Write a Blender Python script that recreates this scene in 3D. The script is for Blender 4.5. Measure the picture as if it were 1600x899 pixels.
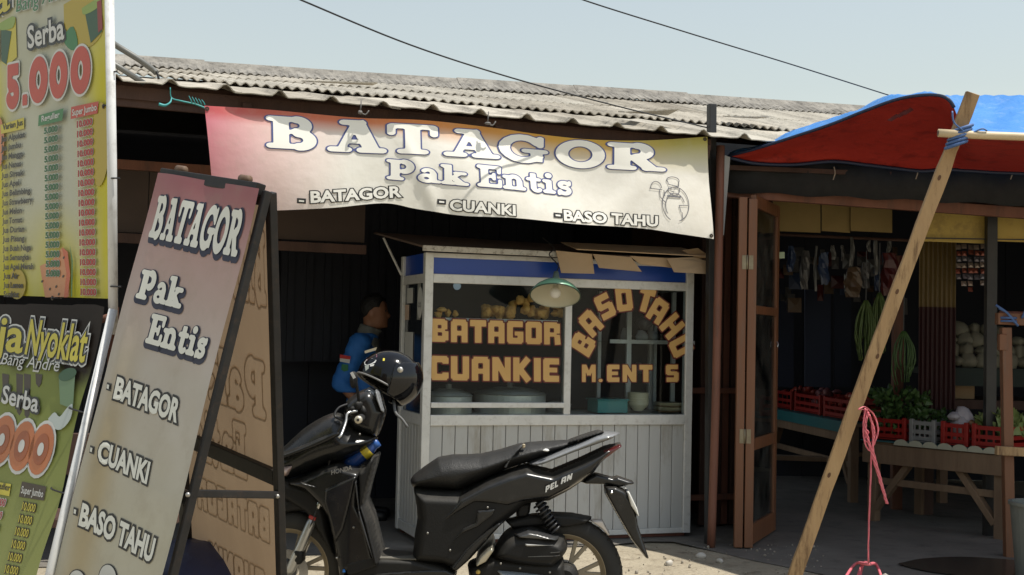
import bpy, bmesh, math, random
import numpy as np
from mathutils import Vector, Matrix, Euler

random.seed(7)
rng = np.random.default_rng(7)
for o in list(bpy.data.objects):
    bpy.data.objects.remove(o)
SC = bpy.context.scene
COL = SC.collection
R = math.radians

# ------------------------------------------------------------------ camera
FPX, CX, CY = 2000.0, 800.0, 449.5            # focal length in photo pixels (1600 wide)
CAMH, HORIZON, ROLL = 1.35, 520.0, R(1.2)
cam_d = bpy.data.cameras.new('camera')
cam_d.sensor_width = 36.0
cam_d.sensor_fit = 'HORIZONTAL'
cam_d.lens = FPX / 1600.0 * 36.0
cam_d.clip_start = 0.05
cam_d.clip_end = 3000
cam = bpy.data.objects.new('camera', cam_d)
COL.objects.link(cam)
PITCH = math.atan((HORIZON - CY) / FPX)
CAMROT = (Matrix.Rotation(R(90) + PITCH, 3, 'X') @ Matrix.Rotation(ROLL, 3, 'Z'))
cam.matrix_world = Matrix.Translation((0, 0, CAMH)) @ CAMROT.to_4x4()
SC.camera = cam
CR = np.array(CAMROT)

# ------------------------------------------------------------------ sky and sun
SUN_EL = R(69)
SUN_AZ = R(106)                                # clockwise from +Y
SUNV = Vector((math.sin(SUN_AZ) * math.cos(SUN_EL), math.cos(SUN_AZ) * math.cos(SUN_EL), math.sin(SUN_EL)))
W = bpy.data.worlds.new('World')
SC.world = W
W.use_nodes = True
wn = W.node_tree.nodes
bg = wn['Background']
sky = wn.new('ShaderNodeTexSky')
sky.sky_type = 'NISHITA'
sky.sun_disc = False
sky.sun_elevation = SUN_EL
sky.sun_rotation = SUN_AZ
sky.air_density = 2.0
sky.dust_density = 0.3
sky.ozone_density = 2.0
hsv = wn.new('ShaderNodeHueSaturation')          # thin even haze: the whole sky a little paler
hsv.inputs['Saturation'].default_value = 0.55
W.node_tree.links.new(sky.outputs[0], hsv.inputs['Color'])
W.node_tree.links.new(hsv.outputs[0], bg.inputs[0])
bg.inputs[1].default_value = 0.115
sun_d = bpy.data.lights.new('sun', 'SUN')
sun_d.energy = 4.8
sun_d.angle = R(0.53)
sun_d.color = (1.0, 0.95, 0.86)
sun = bpy.data.objects.new('sun', sun_d)
sun.rotation_euler = SUNV.to_track_quat('Z', 'Y').to_euler()
sun.location = (3, -2, 12)
COL.objects.link(sun)
SC.view_settings.view_transform = 'Standard'
SC.view_settings.look = 'None'
SC.view_settings.exposure = 0.18
SC.view_settings.gamma = 1.0
SC.view_settings.use_curve_mapping = False
SC.render.engine = 'CYCLES'
SC.cycles.max_bounces = 8
SC.cycles.transparent_max_bounces = 12
SC.cycles.caustics_reflective = False
SC.cycles.caustics_refractive = False

# ------------------------------------------------------------------ places: pixel rays, facade frame
CAMP = np.array((0, 0, CAMH))
def ray(px, py):
    return CR @ np.array(((px - CX) / FPX, -(py - CY) / FPX, -1.0))
def P(px, py, Y):
    d = ray(px, py)
    return CAMP + d * (Y / d[1])
def PG(px, py, z=0.0):
    d = ray(px, py)
    return CAMP + d * ((z - CAMH) / d[2])

TH = R(19.3)
FD = np.array((math.cos(TH), math.sin(TH), 0))
FN = np.array((-math.sin(TH), math.cos(TH), 0))
FO = np.array((-0.547, 8.04, 0))
UP = np.array((0, 0, 1.0))
def F(u, v, z):
    return FO + FD * u + FN * v + UP * z
def FV(pts):
    return [F(*p) for p in pts]

class Plane:
    """flat print surface: origin, x axis, y axis (not always square), with an optional relief"""
    def __init__(s, o, ex, ey, off=None):
        s.o = np.array(o, float); s.ex = np.array(ex, float); s.ey = np.array(ey, float)
        s.ex = s.ex / np.linalg.norm(s.ex); s.ey = s.ey / np.linalg.norm(s.ey)
        n = np.cross(s.ex, s.ey); s.n = n / np.linalg.norm(n)
        if np.dot(s.n, CAMP - s.o) < 0: s.n = -s.n
        s.off = off
    def hit(s, px, py):
        d = ray(px, py)
        t = np.dot(s.o - CAMP, s.n) / np.dot(d, s.n)
        return CAMP + d * t
    def ab(s, px, py):
        q = s.hit(px, py) - s.o
        A = np.stack([s.ex, s.ey], 1)
        return np.linalg.lstsq(A, q, rcond=None)[0]
    def world(s, a, b, h=0.0):
        if s.off: h = h + s.off(a, b)
        return s.o + s.ex * a + s.ey * b + s.n * h

def fplane(v, off=None):
    return Plane(F(0, v, 0), FD, UP, off)
def fuz(px, py, v):
    return fplane(v).ab(px, py)

# ------------------------------------------------------------------ materials
MATS = {}
def nodes_of(m):
    return m.node_tree.nodes, m.node_tree.links
def mat(name, col, rough=0.6, col2=None, nscale=6.0, namount=0.5, metal=0.0, bump=0.0, bscale=40.0,
        stretch=(1, 1, 1), spec=0.5, coat=0.0, transl=0.0, dirt=None, dirt_amt=0.0, sheen=0.0, vcol=False, dust=0.0):
    if name in MATS: return MATS[name]
    m = bpy.data.materials.new(name); m.use_nodes = True
    n, l = nodes_of(m)
    bs = n['Principled BSDF']
    bs.inputs['Roughness'].default_value = rough
    bs.inputs['Metallic'].default_value = metal
    bs.inputs['Specular IOR Level'].default_value = spec
    bs.inputs['Coat Weight'].default_value = coat
    bs.inputs['Coat Roughness'].default_value = 0.06
    tc = n.new('ShaderNodeTexCoord'); mp = n.new('ShaderNodeMapping')
    mp.inputs['Scale'].default_value = stretch
    l.new(tc.outputs['Object'], mp.inputs['Vector'])
    base = None
    if vcol:
        at = n.new('ShaderNodeAttribute'); at.attribute_name = 'Col'
        base = at.outputs['Color']
    if col2 is not None or vcol:
        nz = n.new('ShaderNodeTexNoise'); nz.inputs['Scale'].default_value = nscale
        nz.inputs['Detail'].default_value = 8; nz.inputs['Roughness'].default_value = 0.62
        l.new(mp.outputs[0], nz.inputs['Vector'])
        cr = n.new('ShaderNodeValToRGB')
        cr.color_ramp.elements[0].position = 0.5 - 0.5 * (1 - namount) * 0.6
        cr.color_ramp.elements[1].position = 0.5 + 0.5 * (1 - namount) * 0.6
        l.new(nz.outputs['Fac'], cr.inputs['Fac'])
        if vcol:
            mx = n.new('ShaderNodeMix'); mx.data_type = 'RGBA'; mx.blend_type = 'MULTIPLY'
            mx.inputs['Factor'].default_value = 1.0
            c2 = col2 or (0.85, 0.83, 0.78)
            cr.color_ramp.elements[0].color = (*c2, 1); cr.color_ramp.elements[1].color = (1, 1, 1, 1)
            l.new(base, mx.inputs['A']); l.new(cr.outputs[0], mx.inputs['B'])
            base = mx.outputs['Result']
        else:
            cr.color_ramp.elements[0].color = (*col, 1); cr.color_ramp.elements[1].color = (*col2, 1)
            base = cr.outputs[0]
    if dirt is not None:
        n2 = n.new('ShaderNodeTexNoise'); n2.inputs['Scale'].default_value = nscale * 3.1
        n2.inputs['Detail'].default_value = 10; n2.inputs['Roughness'].default_value = 0.7
        l.new(mp.outputs[0], n2.inputs['Vector'])
        r2 = n.new('ShaderNodeValToRGB')
        r2.color_ramp.elements[0].position = 0.52; r2.color_ramp.elements[1].position = 0.68
        r2.color_ramp.elements[1].color = (dirt_amt,) * 3 + (1,)
        r2.color_ramp.elements[0].color = (0, 0, 0, 1)
        l.new(n2.outputs['Fac'], r2.inputs['Fac'])
        mx = n.new('ShaderNodeMix'); mx.data_type = 'RGBA'
        l.new(r2.outputs[0], mx.inputs['Factor'])
        if base is not None: l.new(base, mx.inputs['A'])
        else: mx.inputs['A'].default_value = (*col, 1)
        mx.inputs['B'].default_value = (*dirt, 1)
        base = mx.outputs['Result']
    if dust:                                   # settled dust on faces that look up
        ge = n.new('ShaderNodeNewGeometry'); sx = n.new('ShaderNodeSeparateXYZ')
        l.new(ge.outputs['Normal'], sx.inputs[0])
        nd = n.new('ShaderNodeTexNoise'); nd.inputs['Scale'].default_value = 22; nd.inputs['Detail'].default_value = 9
        l.new(tc.outputs['Object'], nd.inputs['Vector'])
        mr = n.new('ShaderNodeMapRange'); mr.inputs[1].default_value = .05; mr.inputs[2].default_value = 1.0; mr.inputs[4].default_value = dust
        l.new(sx.outputs['Z'], mr.inputs[0])
        mm = n.new('ShaderNodeMath'); mm.operation = 'MULTIPLY'
        l.new(mr.outputs[0], mm.inputs[0]); l.new(nd.outputs['Fac'], mm.inputs[1])
        mx = n.new('ShaderNodeMix'); mx.data_type = 'RGBA'
        l.new(mm.outputs[0], mx.inputs['Factor'])
        if base is not None: l.new(base, mx.inputs['A'])
        else: mx.inputs['A'].default_value = (*col, 1)
        mx.inputs['B'].default_value = (.26, .235, .19, 1)
        base = mx.outputs['Result']
        ma = n.new('ShaderNodeMath'); ma.operation = 'ADD'; ma.inputs[1].default_value = rough
        l.new(mm.outputs[0], ma.inputs[0]); l.new(ma.outputs[0], bs.inputs['Roughness'])
    if base is not None: l.new(base, bs.inputs['Base Color'])
    else: bs.inputs['Base Color'].default_value = (*col, 1)
    if bump:
        nb = n.new('ShaderNodeTexNoise'); nb.inputs['Scale'].default_value = bscale
        nb.inputs['Detail'].default_value = 6
        l.new(mp.outputs[0], nb.inputs['Vector'])
        bp = n.new('ShaderNodeBump'); bp.inputs['Strength'].default_value = bump
        bp.inputs['Distance'].default_value = 0.02
        l.new(nb.outputs['Fac'], bp.inputs['Height'])
        l.new(bp.outputs[0], bs.inputs['Normal'])
    if transl:
        tr = n.new('ShaderNodeBsdfTranslucent')
        if base is not None: l.new(base, tr.inputs['Color'])
        else: tr.inputs['Color'].default_value = (*col, 1)
        ms = n.new('ShaderNodeMixShader'); ms.inputs[0].default_value = transl
        l.new(bs.outputs[0], ms.inputs[1]); l.new(tr.outputs[0], ms.inputs[2])
        l.new(ms.outputs[0], n['Material Output'].inputs['Surface'])
    MATS[name] = m
    return m

def glass_mat(name, tint, refl=1.0, dust=0.0):
    if name in MATS: return MATS[name]
    m = bpy.data.materials.new(name); m.use_nodes = True
    n, l = nodes_of(m); n.remove(n['Principled BSDF'])
    t = n.new('ShaderNodeBsdfTransparent'); t.inputs[0].default_value = (*tint, 1)
    g = n.new('ShaderNodeBsdfGlossy'); g.inputs['Roughness'].default_value = 0.03
    fr = n.new('ShaderNodeFresnel'); fr.inputs[0].default_value = 1.22
    ms = n.new('ShaderNodeMixShader')
    l.new(fr.outputs[0], ms.inputs[0]); l.new(t.outputs[0], ms.inputs[1]); l.new(g.outputs[0], ms.inputs[2])
    out = ms
    if dust:
        d = n.new('ShaderNodeBsdfDiffuse'); d.inputs[0].default_value = (.55, .53, .48, 1)
        nz = n.new('ShaderNodeTexNoise'); nz.inputs['Scale'].default_value = 5; nz.inputs['Detail'].default_value = 8
        tc = n.new('ShaderNodeTexCoord'); l.new(tc.outputs['Object'], nz.inputs['Vector'])
        mr = n.new('ShaderNodeMapRange'); mr.inputs[1].default_value = .35; mr.inputs[2].default_value = .8
        mr.inputs[4].default_value = dust
        l.new(nz.outputs['Fac'], mr.inputs[0])
        m2 = n.new('ShaderNodeMixShader')
        l.new(mr.outputs[0], m2.inputs[0]); l.new(ms.outputs[0], m2.inputs[1]); l.new(d.outputs[0], m2.inputs[2])
        out = m2
    l.new(out.outputs[0], n['Material Output'].inputs['Surface'])
    MATS[name] = m
    return m

# ------------------------------------------------------------------ objects
BASE = {}
def thing(name, label, cat, loc, group=None):
    o = bpy.data.objects.new(name, None)
    COL.objects.link(o)
    o.empty_display_size = 0.1
    o.location = Vector(loc)
    BASE[o.name] = np.array(loc, float)
    o['label'] = label; o['category'] = cat
    if group: o['group'] = group
    return o
def mesh_of(name, verts, faces, m, smooth=False, cols=None):
    me = bpy.data.meshes.new(name)
    me.from_pydata([tuple(map(float, v)) for v in verts], [], [tuple(int(i) for i in f) for f in faces])
    if m is not None: me.materials.append(m)
    if smooth: me.polygons.foreach_set('use_smooth', [True] * len(me.polygons))
    if cols is not None:
        ca = me.color_attributes.new('Col', 'FLOAT_COLOR', 'POINT')
        ca.data.foreach_set('color', np.concatenate([np.asarray(cols, float), np.ones((len(cols), 1))], 1).ravel())
    me.update()
    return me
def mk(name, verts, faces, m, parent=None, smooth=False, bevel=0.0, label=None, cat=None, group=None, kind=None,
       cols=None, fixn=True, segs=2):
    """verts in world space; a part keeps them relative to its thing's base"""
    V = np.asarray(verts, float)
    if parent is None:
        base = np.array((V[:, 0].mean(), V[:, 1].mean(), V[:, 2].min()))
    else:
        base = BASE[parent.name]
    me = mesh_of(name, V - base, faces, m, smooth, cols)
    if fixn:
        bm = bmesh.new(); bm.from_mesh(me)
        bmesh.ops.recalc_face_normals(bm, faces=bm.faces)
        bm.to_mesh(me); bm.free()
    o = bpy.data.objects.new(name, me)
    COL.objects.link(o)
    if parent is None:
        o.location = base
    else:
        o.parent = parent
    BASE[o.name] = base
    if bevel:
        b = o.modifiers.new('bevel', 'BEVEL'); b.width = bevel; b.segments = segs
        b.limit_method = 'ANGLE'; b.angle_limit = R(40)
    if label: o['label'] = label
    if cat: o['category'] = cat
    if group: o['group'] = group
    if kind: o['kind'] = kind
    return o

BOXF = [(0, 3, 2, 1), (4, 5, 6, 7), (0, 1, 5, 4), (1, 2, 6, 5), (2, 3, 7, 6), (3, 0, 4, 7)]
def hexa(p8):
    return list(p8), BOXF
def fbox(u0, u1, v0, v1, z0, z1):
    return FV([(u0, v0, z0), (u1, v0, z0), (u1, v1, z0), (u0, v1, z0), (u0, v0, z1), (u1, v0, z1), (u1, v1, z1), (u0, v1, z1)]), BOXF
def wbox(x0, x1, y0, y1, z0, z1):
    return [np.array(p, float) for p in [(x0, y0, z0), (x1, y0, z0), (x1, y1, z0), (x0, y1, z0), (x0, y0, z1), (x1, y0, z1), (x1, y1, z1), (x0, y1, z1)]], BOXF
def bar(a, b, w, h, up=(0, 0, 1)):
    """beam from a to b, w across, h along up"""
    a = np.array(a, float); b = np.array(b, float); d = b - a; d /= np.linalg.norm(d)
    s = np.cross(d, np.array(up, float)); s /= np.linalg.norm(s); t = np.cross(s, d)
    s *= w / 2; t *= h / 2
    return [a - s - t, a + s - t, b + s - t, b - s - t, a - s + t, a + s + t, b + s + t, b - s + t], BOXF
def merge(*parts):
    V, Fc = [], []
    for v, f in parts:
        k = len(V); V += list(v); Fc += [tuple(i + k for i in q) for q in f]
    return V, Fc
def tube(path, r, n=8, cap=True):
    path = [np.array(p, float) for p in path]
    rs = r if hasattr(r, '__len__') else [r] * len(path)
    V, Fc = [], []
    ref = None
    for i, p in enumerate(path):
        d = path[min(i + 1, len(path) - 1)] - path[max(i - 1, 0)]
        d /= max(np.linalg.norm(d), 1e-9)
        if ref is None:
            ref = np.array((0, 0, 1.0)) if abs(d[2]) < 0.9 else np.array((1.0, 0, 0))
        s = np.cross(d, ref); s /= max(np.linalg.norm(s), 1e-9); t = np.cross(s, d); ref = t
        for k in range(n):
            a = 2 * math.pi * k / n
            V.append(p + (s * math.cos(a) + t * math.sin(a)) * rs[i])
    for i in range(len(path) - 1):
        for k in range(n):
            Fc.append((i * n + k, i * n + (k + 1) % n, (i + 1) * n + (k + 1) % n, (i + 1) * n + k))
    if cap:
        Fc.append(tuple(range(n))[::-1]); Fc.append(tuple(range((len(path) - 1) * n, len(path) * n)))
    return V, Fc
def lathe(prof, o, axis=(0, 0, 1), n=24, closed=False):
    """prof: (radius, height along axis)"""
    o = np.array(o, float); ax = np.array(axis, float); ax /= np.linalg.norm(ax)
    ref = np.array((0, 0, 1.0)) if abs(ax[2]) < 0.9 else np.array((1.0, 0, 0))
    s = np.cross(ax, ref); s /= np.linalg.norm(s); t = np.cross(ax, s)
    V, Fc = [], []
    for (r, h) in prof:
        for k in range(n):
            a = 2 * math.pi * k / n
            V.append(o + ax * h + (s * math.cos(a) + t * math.sin(a)) * r)
    m = len(prof)
    for i in range(m if closed else m - 1):
        j = (i + 1) % m
        for k in range(n):
            Fc.append((i * n + k, i * n + (k + 1) % n, j * n + (k + 1) % n, j * n + k))
    return V, Fc
def curve_pts(pts, n=24):
    """Catmull-Rom through points"""
    pts = [np.array(p, float) for p in pts]
    q = [2 * pts[0] - pts[1]] + pts + [2 * pts[-1] - pts[-2]]
    out = []
    m = len(pts) - 1
    for i in range(n + 1):
        t = i / n * m; k = min(int(t), m - 1); t -= k
        a, b, c, d = q[k], q[k + 1], q[k + 2], q[k + 3]
        out.append(0.5 * ((2 * b) + (c - a) * t + (2 * a - 5 * b + 4 * c - d) * t * t + (3 * b - a - 3 * c + d) * t ** 3))
    return out
def sphere(c, r, n=10, sq=(1, 1, 1)):
    prof = [(r * math.sin(math.pi * i / n) + 1e-5, -r * math.cos(math.pi * i / n)) for i in range(n + 1)]
    V, Fc = lathe(prof, (0, 0, 0), n=n * 2)
    return [np.array(c) + v * np.array(sq) for v in V], Fc

# ------------------------------------------------------------------ 2-D signed distance shapes -> meshes (lettering, panels)
def d_seg(X, Y, x0, y0, x1, y1, w, sq=True):
    dx, dy = x1 - x0, y1 - y0; L = math.hypot(dx, dy) or 1e-9
    ux, uy = dx / L, dy / L
    a = (X - x0) * ux + (Y - y0) * uy; b = -(X - x0) * uy + (Y - y0) * ux
    if sq:
        qx = np.abs(a - L / 2) - L / 2; qy = np.abs(b) - w / 2
        return np.hypot(np.maximum(qx, 0), np.maximum(qy, 0)) + np.minimum(np.maximum(qx, qy), 0)
    a = np.clip(a, 0, L)
    return np.hypot(X - x0 - a * ux, Y - y0 - a * uy) - w / 2
def d_poly(X, Y, pts):
    pts = np.asarray(pts, float); n = len(pts)
    d = np.full(X.shape, 1e9); ins = np.zeros(X.shape, bool)
    for i in range(n):
        a, b = pts[i], pts[i - 1]
        ex, ey = b - a; wx, wy = X - a[0], Y - a[1]
        t = np.clip((wx * ex + wy * ey) / (ex * ex + ey * ey + 1e-12), 0, 1)
        d = np.minimum(d, np.hypot(wx - ex * t, wy - ey * t))
        c = ((a[1] > Y) != (b[1] > Y)) & (X < (b[0] - a[0]) * (Y - a[1]) / (b[1] - a[1] + 1e-12) + a[0])
        ins ^= c
    return np.where(ins, -d, d)
def march(Fv, xs, ys):
    """cells of the grid clipped to Fv<0; returns 2-D verts, faces, and the values at the verts"""
    Vx, Fc, key = [], [], {}
    ins = Fv < 0
    act = ins[:-1, :-1] | ins[1:, :-1] | ins[:-1, 1:] | ins[1:, 1:]
    def vid(k, x, y, f):
        if k not in key:
            key[k] = len(Vx); Vx.append((x, y, f))
        return key[k]
    for i, j in zip(*np.nonzero(act)):
        c = ((i, j), (i + 1, j), (i + 1, j + 1), (i, j + 1))
        poly = []
        for q in range(4):
            A, B = c[q], c[(q + 1) % 4]
            fa, fb = Fv[A], Fv[B]
            if fa < 0: poly.append(vid(A, xs[A[0]], ys[A[1]], fa))
            if (fa < 0) != (fb < 0):
                t = fa / (fa - fb)
                k = (A, B) if A < B else (B, A)
                poly.append(vid(k, xs[A[0]] * (1 - t) + xs[B[0]] * t, ys[A[1]] * (1 - t) + ys[B[1]] * t, 0.0))
        if len(poly) > 2: Fc.append(tuple(poly))
    return Vx, Fc

# --- stroke fonts: every glyph = (width, list of strokes); strokes ('s' flat bar, 'r' round bar, 'a' arc)
def arc(cx, cy, rx, ry, a0, a1, w, n=14):
    out = []
    for i in range(n):
        t0 = R(a0 + (a1 - a0) * i / n); t1 = R(a0 + (a1 - a0) * (i + 1) / n)
        out.append(('r', cx + rx * math.cos(t0), cy + ry * math.sin(t0), cx + rx * math.cos(t1), cy + ry * math.sin(t1), w))
    return out
def S_(x0, y0, x1, y1, w): return [('s', x0, y0, x1, y1, w)]
def RD(x0, y0, x1, y1, w): return [('r', x0, y0, x1, y1, w)]
SL = {   # fat slab-serif letters
 'B': (0.95, S_(.27, 0, .27, 1, .26) + RD(.08, .93, .5, .93, .14) + RD(.08, .07, .55, .07, .14) + RD(.3, .53, .6, .53, .10) + arc(.56, .74, .16, .19, -90, 90, .20) + arc(.6, .28, .19, .21, -90, 90, .22)),
 'A': (1.05, S_(.24, .05, .52, .95, .12) + S_(.52, .98, .80, .05, .26) + RD(.3, .93, .62, .93, .14) + S_(.32, .33, .7, .33, .10) + RD(.08, .07, .36, .07, .14) + RD(.6, .07, .98, .07, .14)),
 'T': (0.95, S_(.47, 0, .47, 1, .26) + RD(.1, .93, .85, .93, .14) + RD(.08, .92, .08, .68, .13) + RD(.87, .92, .87, .68, .13) + RD(.26, .07, .68, .07, .14)),
 'G': (1.0, arc(.5, .5, .38, .43, 35, 325, .2) + S_(.78, .06, .78, .42, .22) + RD(.55, .44, .95, .44, .13) + RD(.86, .65, .86, .93, .12)),
 'O': (1.0, arc(.5, .5, .36, .43, 0, 360, .22, 28)),
 'R': (1.05, S_(.27, 0, .27, 1, .26) + RD(.08, .93, .5, .93, .14) + RD(.08, .07, .45, .07, .14) + RD(.3, .5, .58, .5, .10) + arc(.56, .72, .17, .21, -90, 90, .22) + S_(.5, .5, .80, .05, .24) + RD(.7, .07, .99, .07, .14)),
 'P': (0.9, S_(.27, 0, .27, 1, .25) + RD(.08, .93, .5, .93, .14) + RD(.08, .07, .46, .07, .14) + RD(.3, .45, .58, .45, .10) + arc(.54, .69, .19, .24, -90, 90, .22)),
 'E': (0.9, S_(.27, 0, .27, 1, .25) + RD(.08, .93, .8, .93, .14) + RD(.08, .07, .8, .07, .14) + RD(.3, .5, .58, .5, .12) + RD(.6, .38, .6, .62, .1) + RD(.79, .9, .79, .7, .12) + RD(.81, .1, .81, .32, .12)),
 'a': (0.75, arc(.3, .2, .18, .15, 0, 360, .15, 20) + S_(.52, .05, .52, .5, .2) + arc(.36, .48, .16, .16, 0, 150, .15) + RD(.52, .07, .7, .07, .13)),
 'k': (0.85, S_(.22, 0, .22, 1, .22) + RD(.06, .93, .26, .93, .14) + RD(.07, .07, .36, .07, .14) + S_(.28, .28, .6, .6, .12) + S_(.36, .4, .66, .06, .2) + RD(.46, .6, .74, .6, .13) + RD(.5, .07, .8, .07, .14)),
 'n': (0.85, S_(.22, 0, .22, .6, .2) + RD(.06, .57, .24, .57, .13) + RD(.07, .07, .36, .07, .14) + arc(.42, .42, .19, .19, 0, 150, .17) + S_(.62, 0, .62, .44, .2) + RD(.48, .07, .78, .07, .14)),
 't': (0.6, S_(.28, .12, .28, .86, .2) + RD(.08, .58, .5, .58, .13) + arc(.4, .17, .13, .12, 180, 330, .15)),
 'i': (0.5, S_(.25, 0, .25, .6, .2) + RD(.08, .57, .26, .57, .13) + RD(.09, .07, .42, .07, .14) + RD(.24, .84, .26, .84, .22)),
 's': (0.65, arc(.32, .46, .17, .12, 20, 270, .15) + arc(.32, .2, .18, .14, -160, 90, .16) + RD(.52, .5, .52, .62, .1) + RD(.11, .02, .11, .16, .1)),
}
w_ = .27
BL = {   # squarish block letters on the cart glass
 'B': (.78, S_(.14, 0, .14, 1, w_) + S_(0, .87, .6, .87, .26) + S_(0, .13, .62, .13, .26) + S_(.2, .5, .6, .5, .16) + S_(.58, .55, .58, .93, .26) + S_(.62, .07, .62, .47, .28)),
 'A': (.78, S_(.14, 0, .14, .9, w_) + S_(.62, 0, .62, .9, w_) + S_(.08, .87, .68, .87, .26) + S_(.2, .4, .6, .4, .2)),
 'T': (.74, S_(.37, 0, .37, 1, .3) + S_(0, .86, .74, .86, .28)),
 'G': (.78, S_(.14, .08, .14, .92, w_) + S_(.06, .87, .74, .87, .26) + S_(.06, .13, .7, .13, .26) + S_(.63, .06, .63, .5, .27) + S_(.36, .45, .76, .45, .18)),
 'O': (.78, S_(.14, .07, .14, .93, w_) + S_(.63, .07, .63, .93, w_) + S_(.07, .87, .7, .87, .26) + S_(.07, .13, .7, .13, .26)),
 'R': (.8, S_(.14, 0, .14, 1, w_) + S_(0, .87, .62, .87, .26) + S_(.2, .45, .6, .45, .18) + S_(.62, .5, .62, .94, .28) + S_(.66, 0, .62, .44, .27)),
 'C': (.76, S_(.14, .07, .14, .93, w_) + S_(.07, .87, .7, .87, .26) + S_(.07, .13, .7, .13, .26) + S_(.63, .68, .63, .93, .26) + S_(.63, .07, .63, .32, .26)),
 'U': (.78, S_(.14, .07, .14, 1, w_) + S_(.63, .07, .63, 1, w_) + S_(.07, .13, .7, .13, .26)),
 'N': (.8, S_(.13, 0, .13, 1, .25) + S_(.66, 0, .66, 1, .25) + S_(.16, .92, .63, .08, .27)),
 'K': (.8, S_(.14, 0, .14, 1, w_) + S_(.22, .45, .66, .98, .26) + S_(.26, .55, .68, .02, .27)),
 'I': (.32, S_(.16, 0, .16, 1, .3)),
 'E': (.72, S_(.14, .06, .14, .94, w_) + S_(.06, .87, .7, .87, .26) + S_(.06, .13, .7, .13, .26) + S_(.2, .5, .62, .5, .2)),
 'S': (.74, S_(.06, .87, .7, .87, .26) + S_(.04, .13, .68, .13, .26) + S_(.14, .45, .14, .93, w_) + S_(.61, .07, .61, .55, w_) + S_(.08, .5, .66, .5, .22)),
 'H': (.78, S_(.14, 0, .14, 1, w_) + S_(.63, 0, .63, 1, w_) + S_(.2, .5, .6, .5, .22)),
 'M': (.95, S_(.13, 0, .13, 1, .25) + S_(.8, 0, .8, 1, .25) + S_(.2, .95, .47, .4, .22) + S_(.74, .95, .47, .4, .22)),
 'P': (.78, S_(.14, 0, .14, 1, w_) + S_(0, .87, .6, .87, .26) + S_(.2, .42, .6, .42, .2) + S_(.6, .45, .6, .93, .28)),
 'L': (.66, S_(.14, 0, .14, 1, w_) + S_(0, .13, .64, .13, .26)),
 '.': (.3, RD(.14, .1, .16, .1, .22)),
 ' ': (.4, []),
}
def strokes_mesh(strokes, grow, bounds, cell, ring=0.0):
    x0, y0, x1, y1 = bounds
    xs = np.arange(x0, x1 + cell, cell); ys = np.arange(y0, y1 + cell, cell)
    X, Y = np.meshgrid(xs, ys, indexing='ij')
    D = np.full(X.shape, 9.0)
    for s in strokes:
        D = np.minimum(D, d_seg(X, Y, *s[1:5], s[5], s[0] == 's'))
    D = D - grow
    if ring: D = np.abs(D - ring / 2) - ring / 2
    D[0, :] = D[-1, :] = 1; D[:, 0] = D[:, -1] = 1
    v, f = march(D, xs, ys)
    return [(a, b) for a, b, _ in v], f
def word(font, text, grow=0.0, cell=0.05, gap=0.1, ring=0.0):
    """whole word: 2-D mesh with letters in a row; returns verts, faces, width"""
    V, Fc, x = [], [], 0.0
    for ch in text:
        w, st = font[ch]
        if st:
            v, f = strokes_mesh(st, grow, (-.3, -.3, w + .3, 1.3), cell, ring)
            k = len(V); V += [(a + x, b) for a, b in v]; Fc += [tuple(i + k for i in q) for q in f]
        x += w + gap
    return V, Fc, x - gap

TXT = {}
def bfont(text, off=0.0, shear=0.0, cut=0.0, italic=False):
    """Blender's own font as a flat mesh, cap height about 1"""
    k = (text, off, shear, cut)
    if k in TXT: return TXT[k]
    cu = bpy.data.curves.new('t', 'FONT'); cu.body = text; cu.size = 1.43; cu.offset = off; cu.shear = shear
    cu.resolution_u = 3
    o = bpy.data.objects.new('t', cu); COL.objects.link(o)
    dg = bpy.context.evaluated_depsgraph_get()
    me = bpy.data.meshes.new_from_object(o.evaluated_get(dg))
    bm = bmesh.new(); bm.from_mesh(me)
    if cut:
        xs = [v.co.x for v in bm.verts]; ys = [v.co.y for v in bm.verts]
        x = min(xs) + cut
        while x < max(xs):
            bmesh.ops.bisect_plane(bm, geom=bm.verts[:] + bm.edges[:] + bm.faces[:], plane_co=(x, 0, 0), plane_no=(1, 0, 0)); x += cut
    V = [(v.co.x, v.co.y) for v in bm.verts]; bm.verts.index_update()
    Fc = [tuple(v.index for v in f.verts) for f in bm.faces]
    bm.free(); bpy.data.meshes.remove(me); bpy.data.objects.remove(o); bpy.data.curves.remove(cu)
    TXT[k] = (V, Fc)
    return V, Fc

def affine(pl, W_, p0, p1, ph, H=1.0):
    """text box (0..W_, 0..H) onto three photo points: baseline start, baseline end, top of the start"""
    a0 = pl.ab(*p0); a1 = pl.ab(*p1); ah = pl.ab(*ph)
    return lambda x, y: a0 + (a1 - a0) * (x / W_) + (ah - a0) * (y / H)
def put(name, pl, V, Fc, fn, h, m, parent, kind=None):
    pts = []
    for x, y in V:
        a, b = fn(x, y); pts.append(pl.world(a, b, h))
    return mk(name, pts, Fc, m, parent, fixn=False)
def text_on(pl, parent, text, p0, p1, ph, layers, cut=0.0, h0=0.0015, shear=0.0, name='lettering'):
    """layers: list of (offset, material, dx, dy) from the back to the front"""
    V, _ = bfont(text, 0.0, shear, cut)
    x0 = min(v[0] for v in V); x1 = max(v[0] for v in V)
    fn = affine(pl, x1 - x0, p0, p1, ph)
    for i, (off, m, dx, dy) in enumerate(layers):
        V, Fc = bfont(text, off, shear, cut)
        put(name, pl, [(x - x0 + dx, y + dy) for x, y in V], Fc, fn, h0 + i * 0.0012, m, parent)
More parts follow.
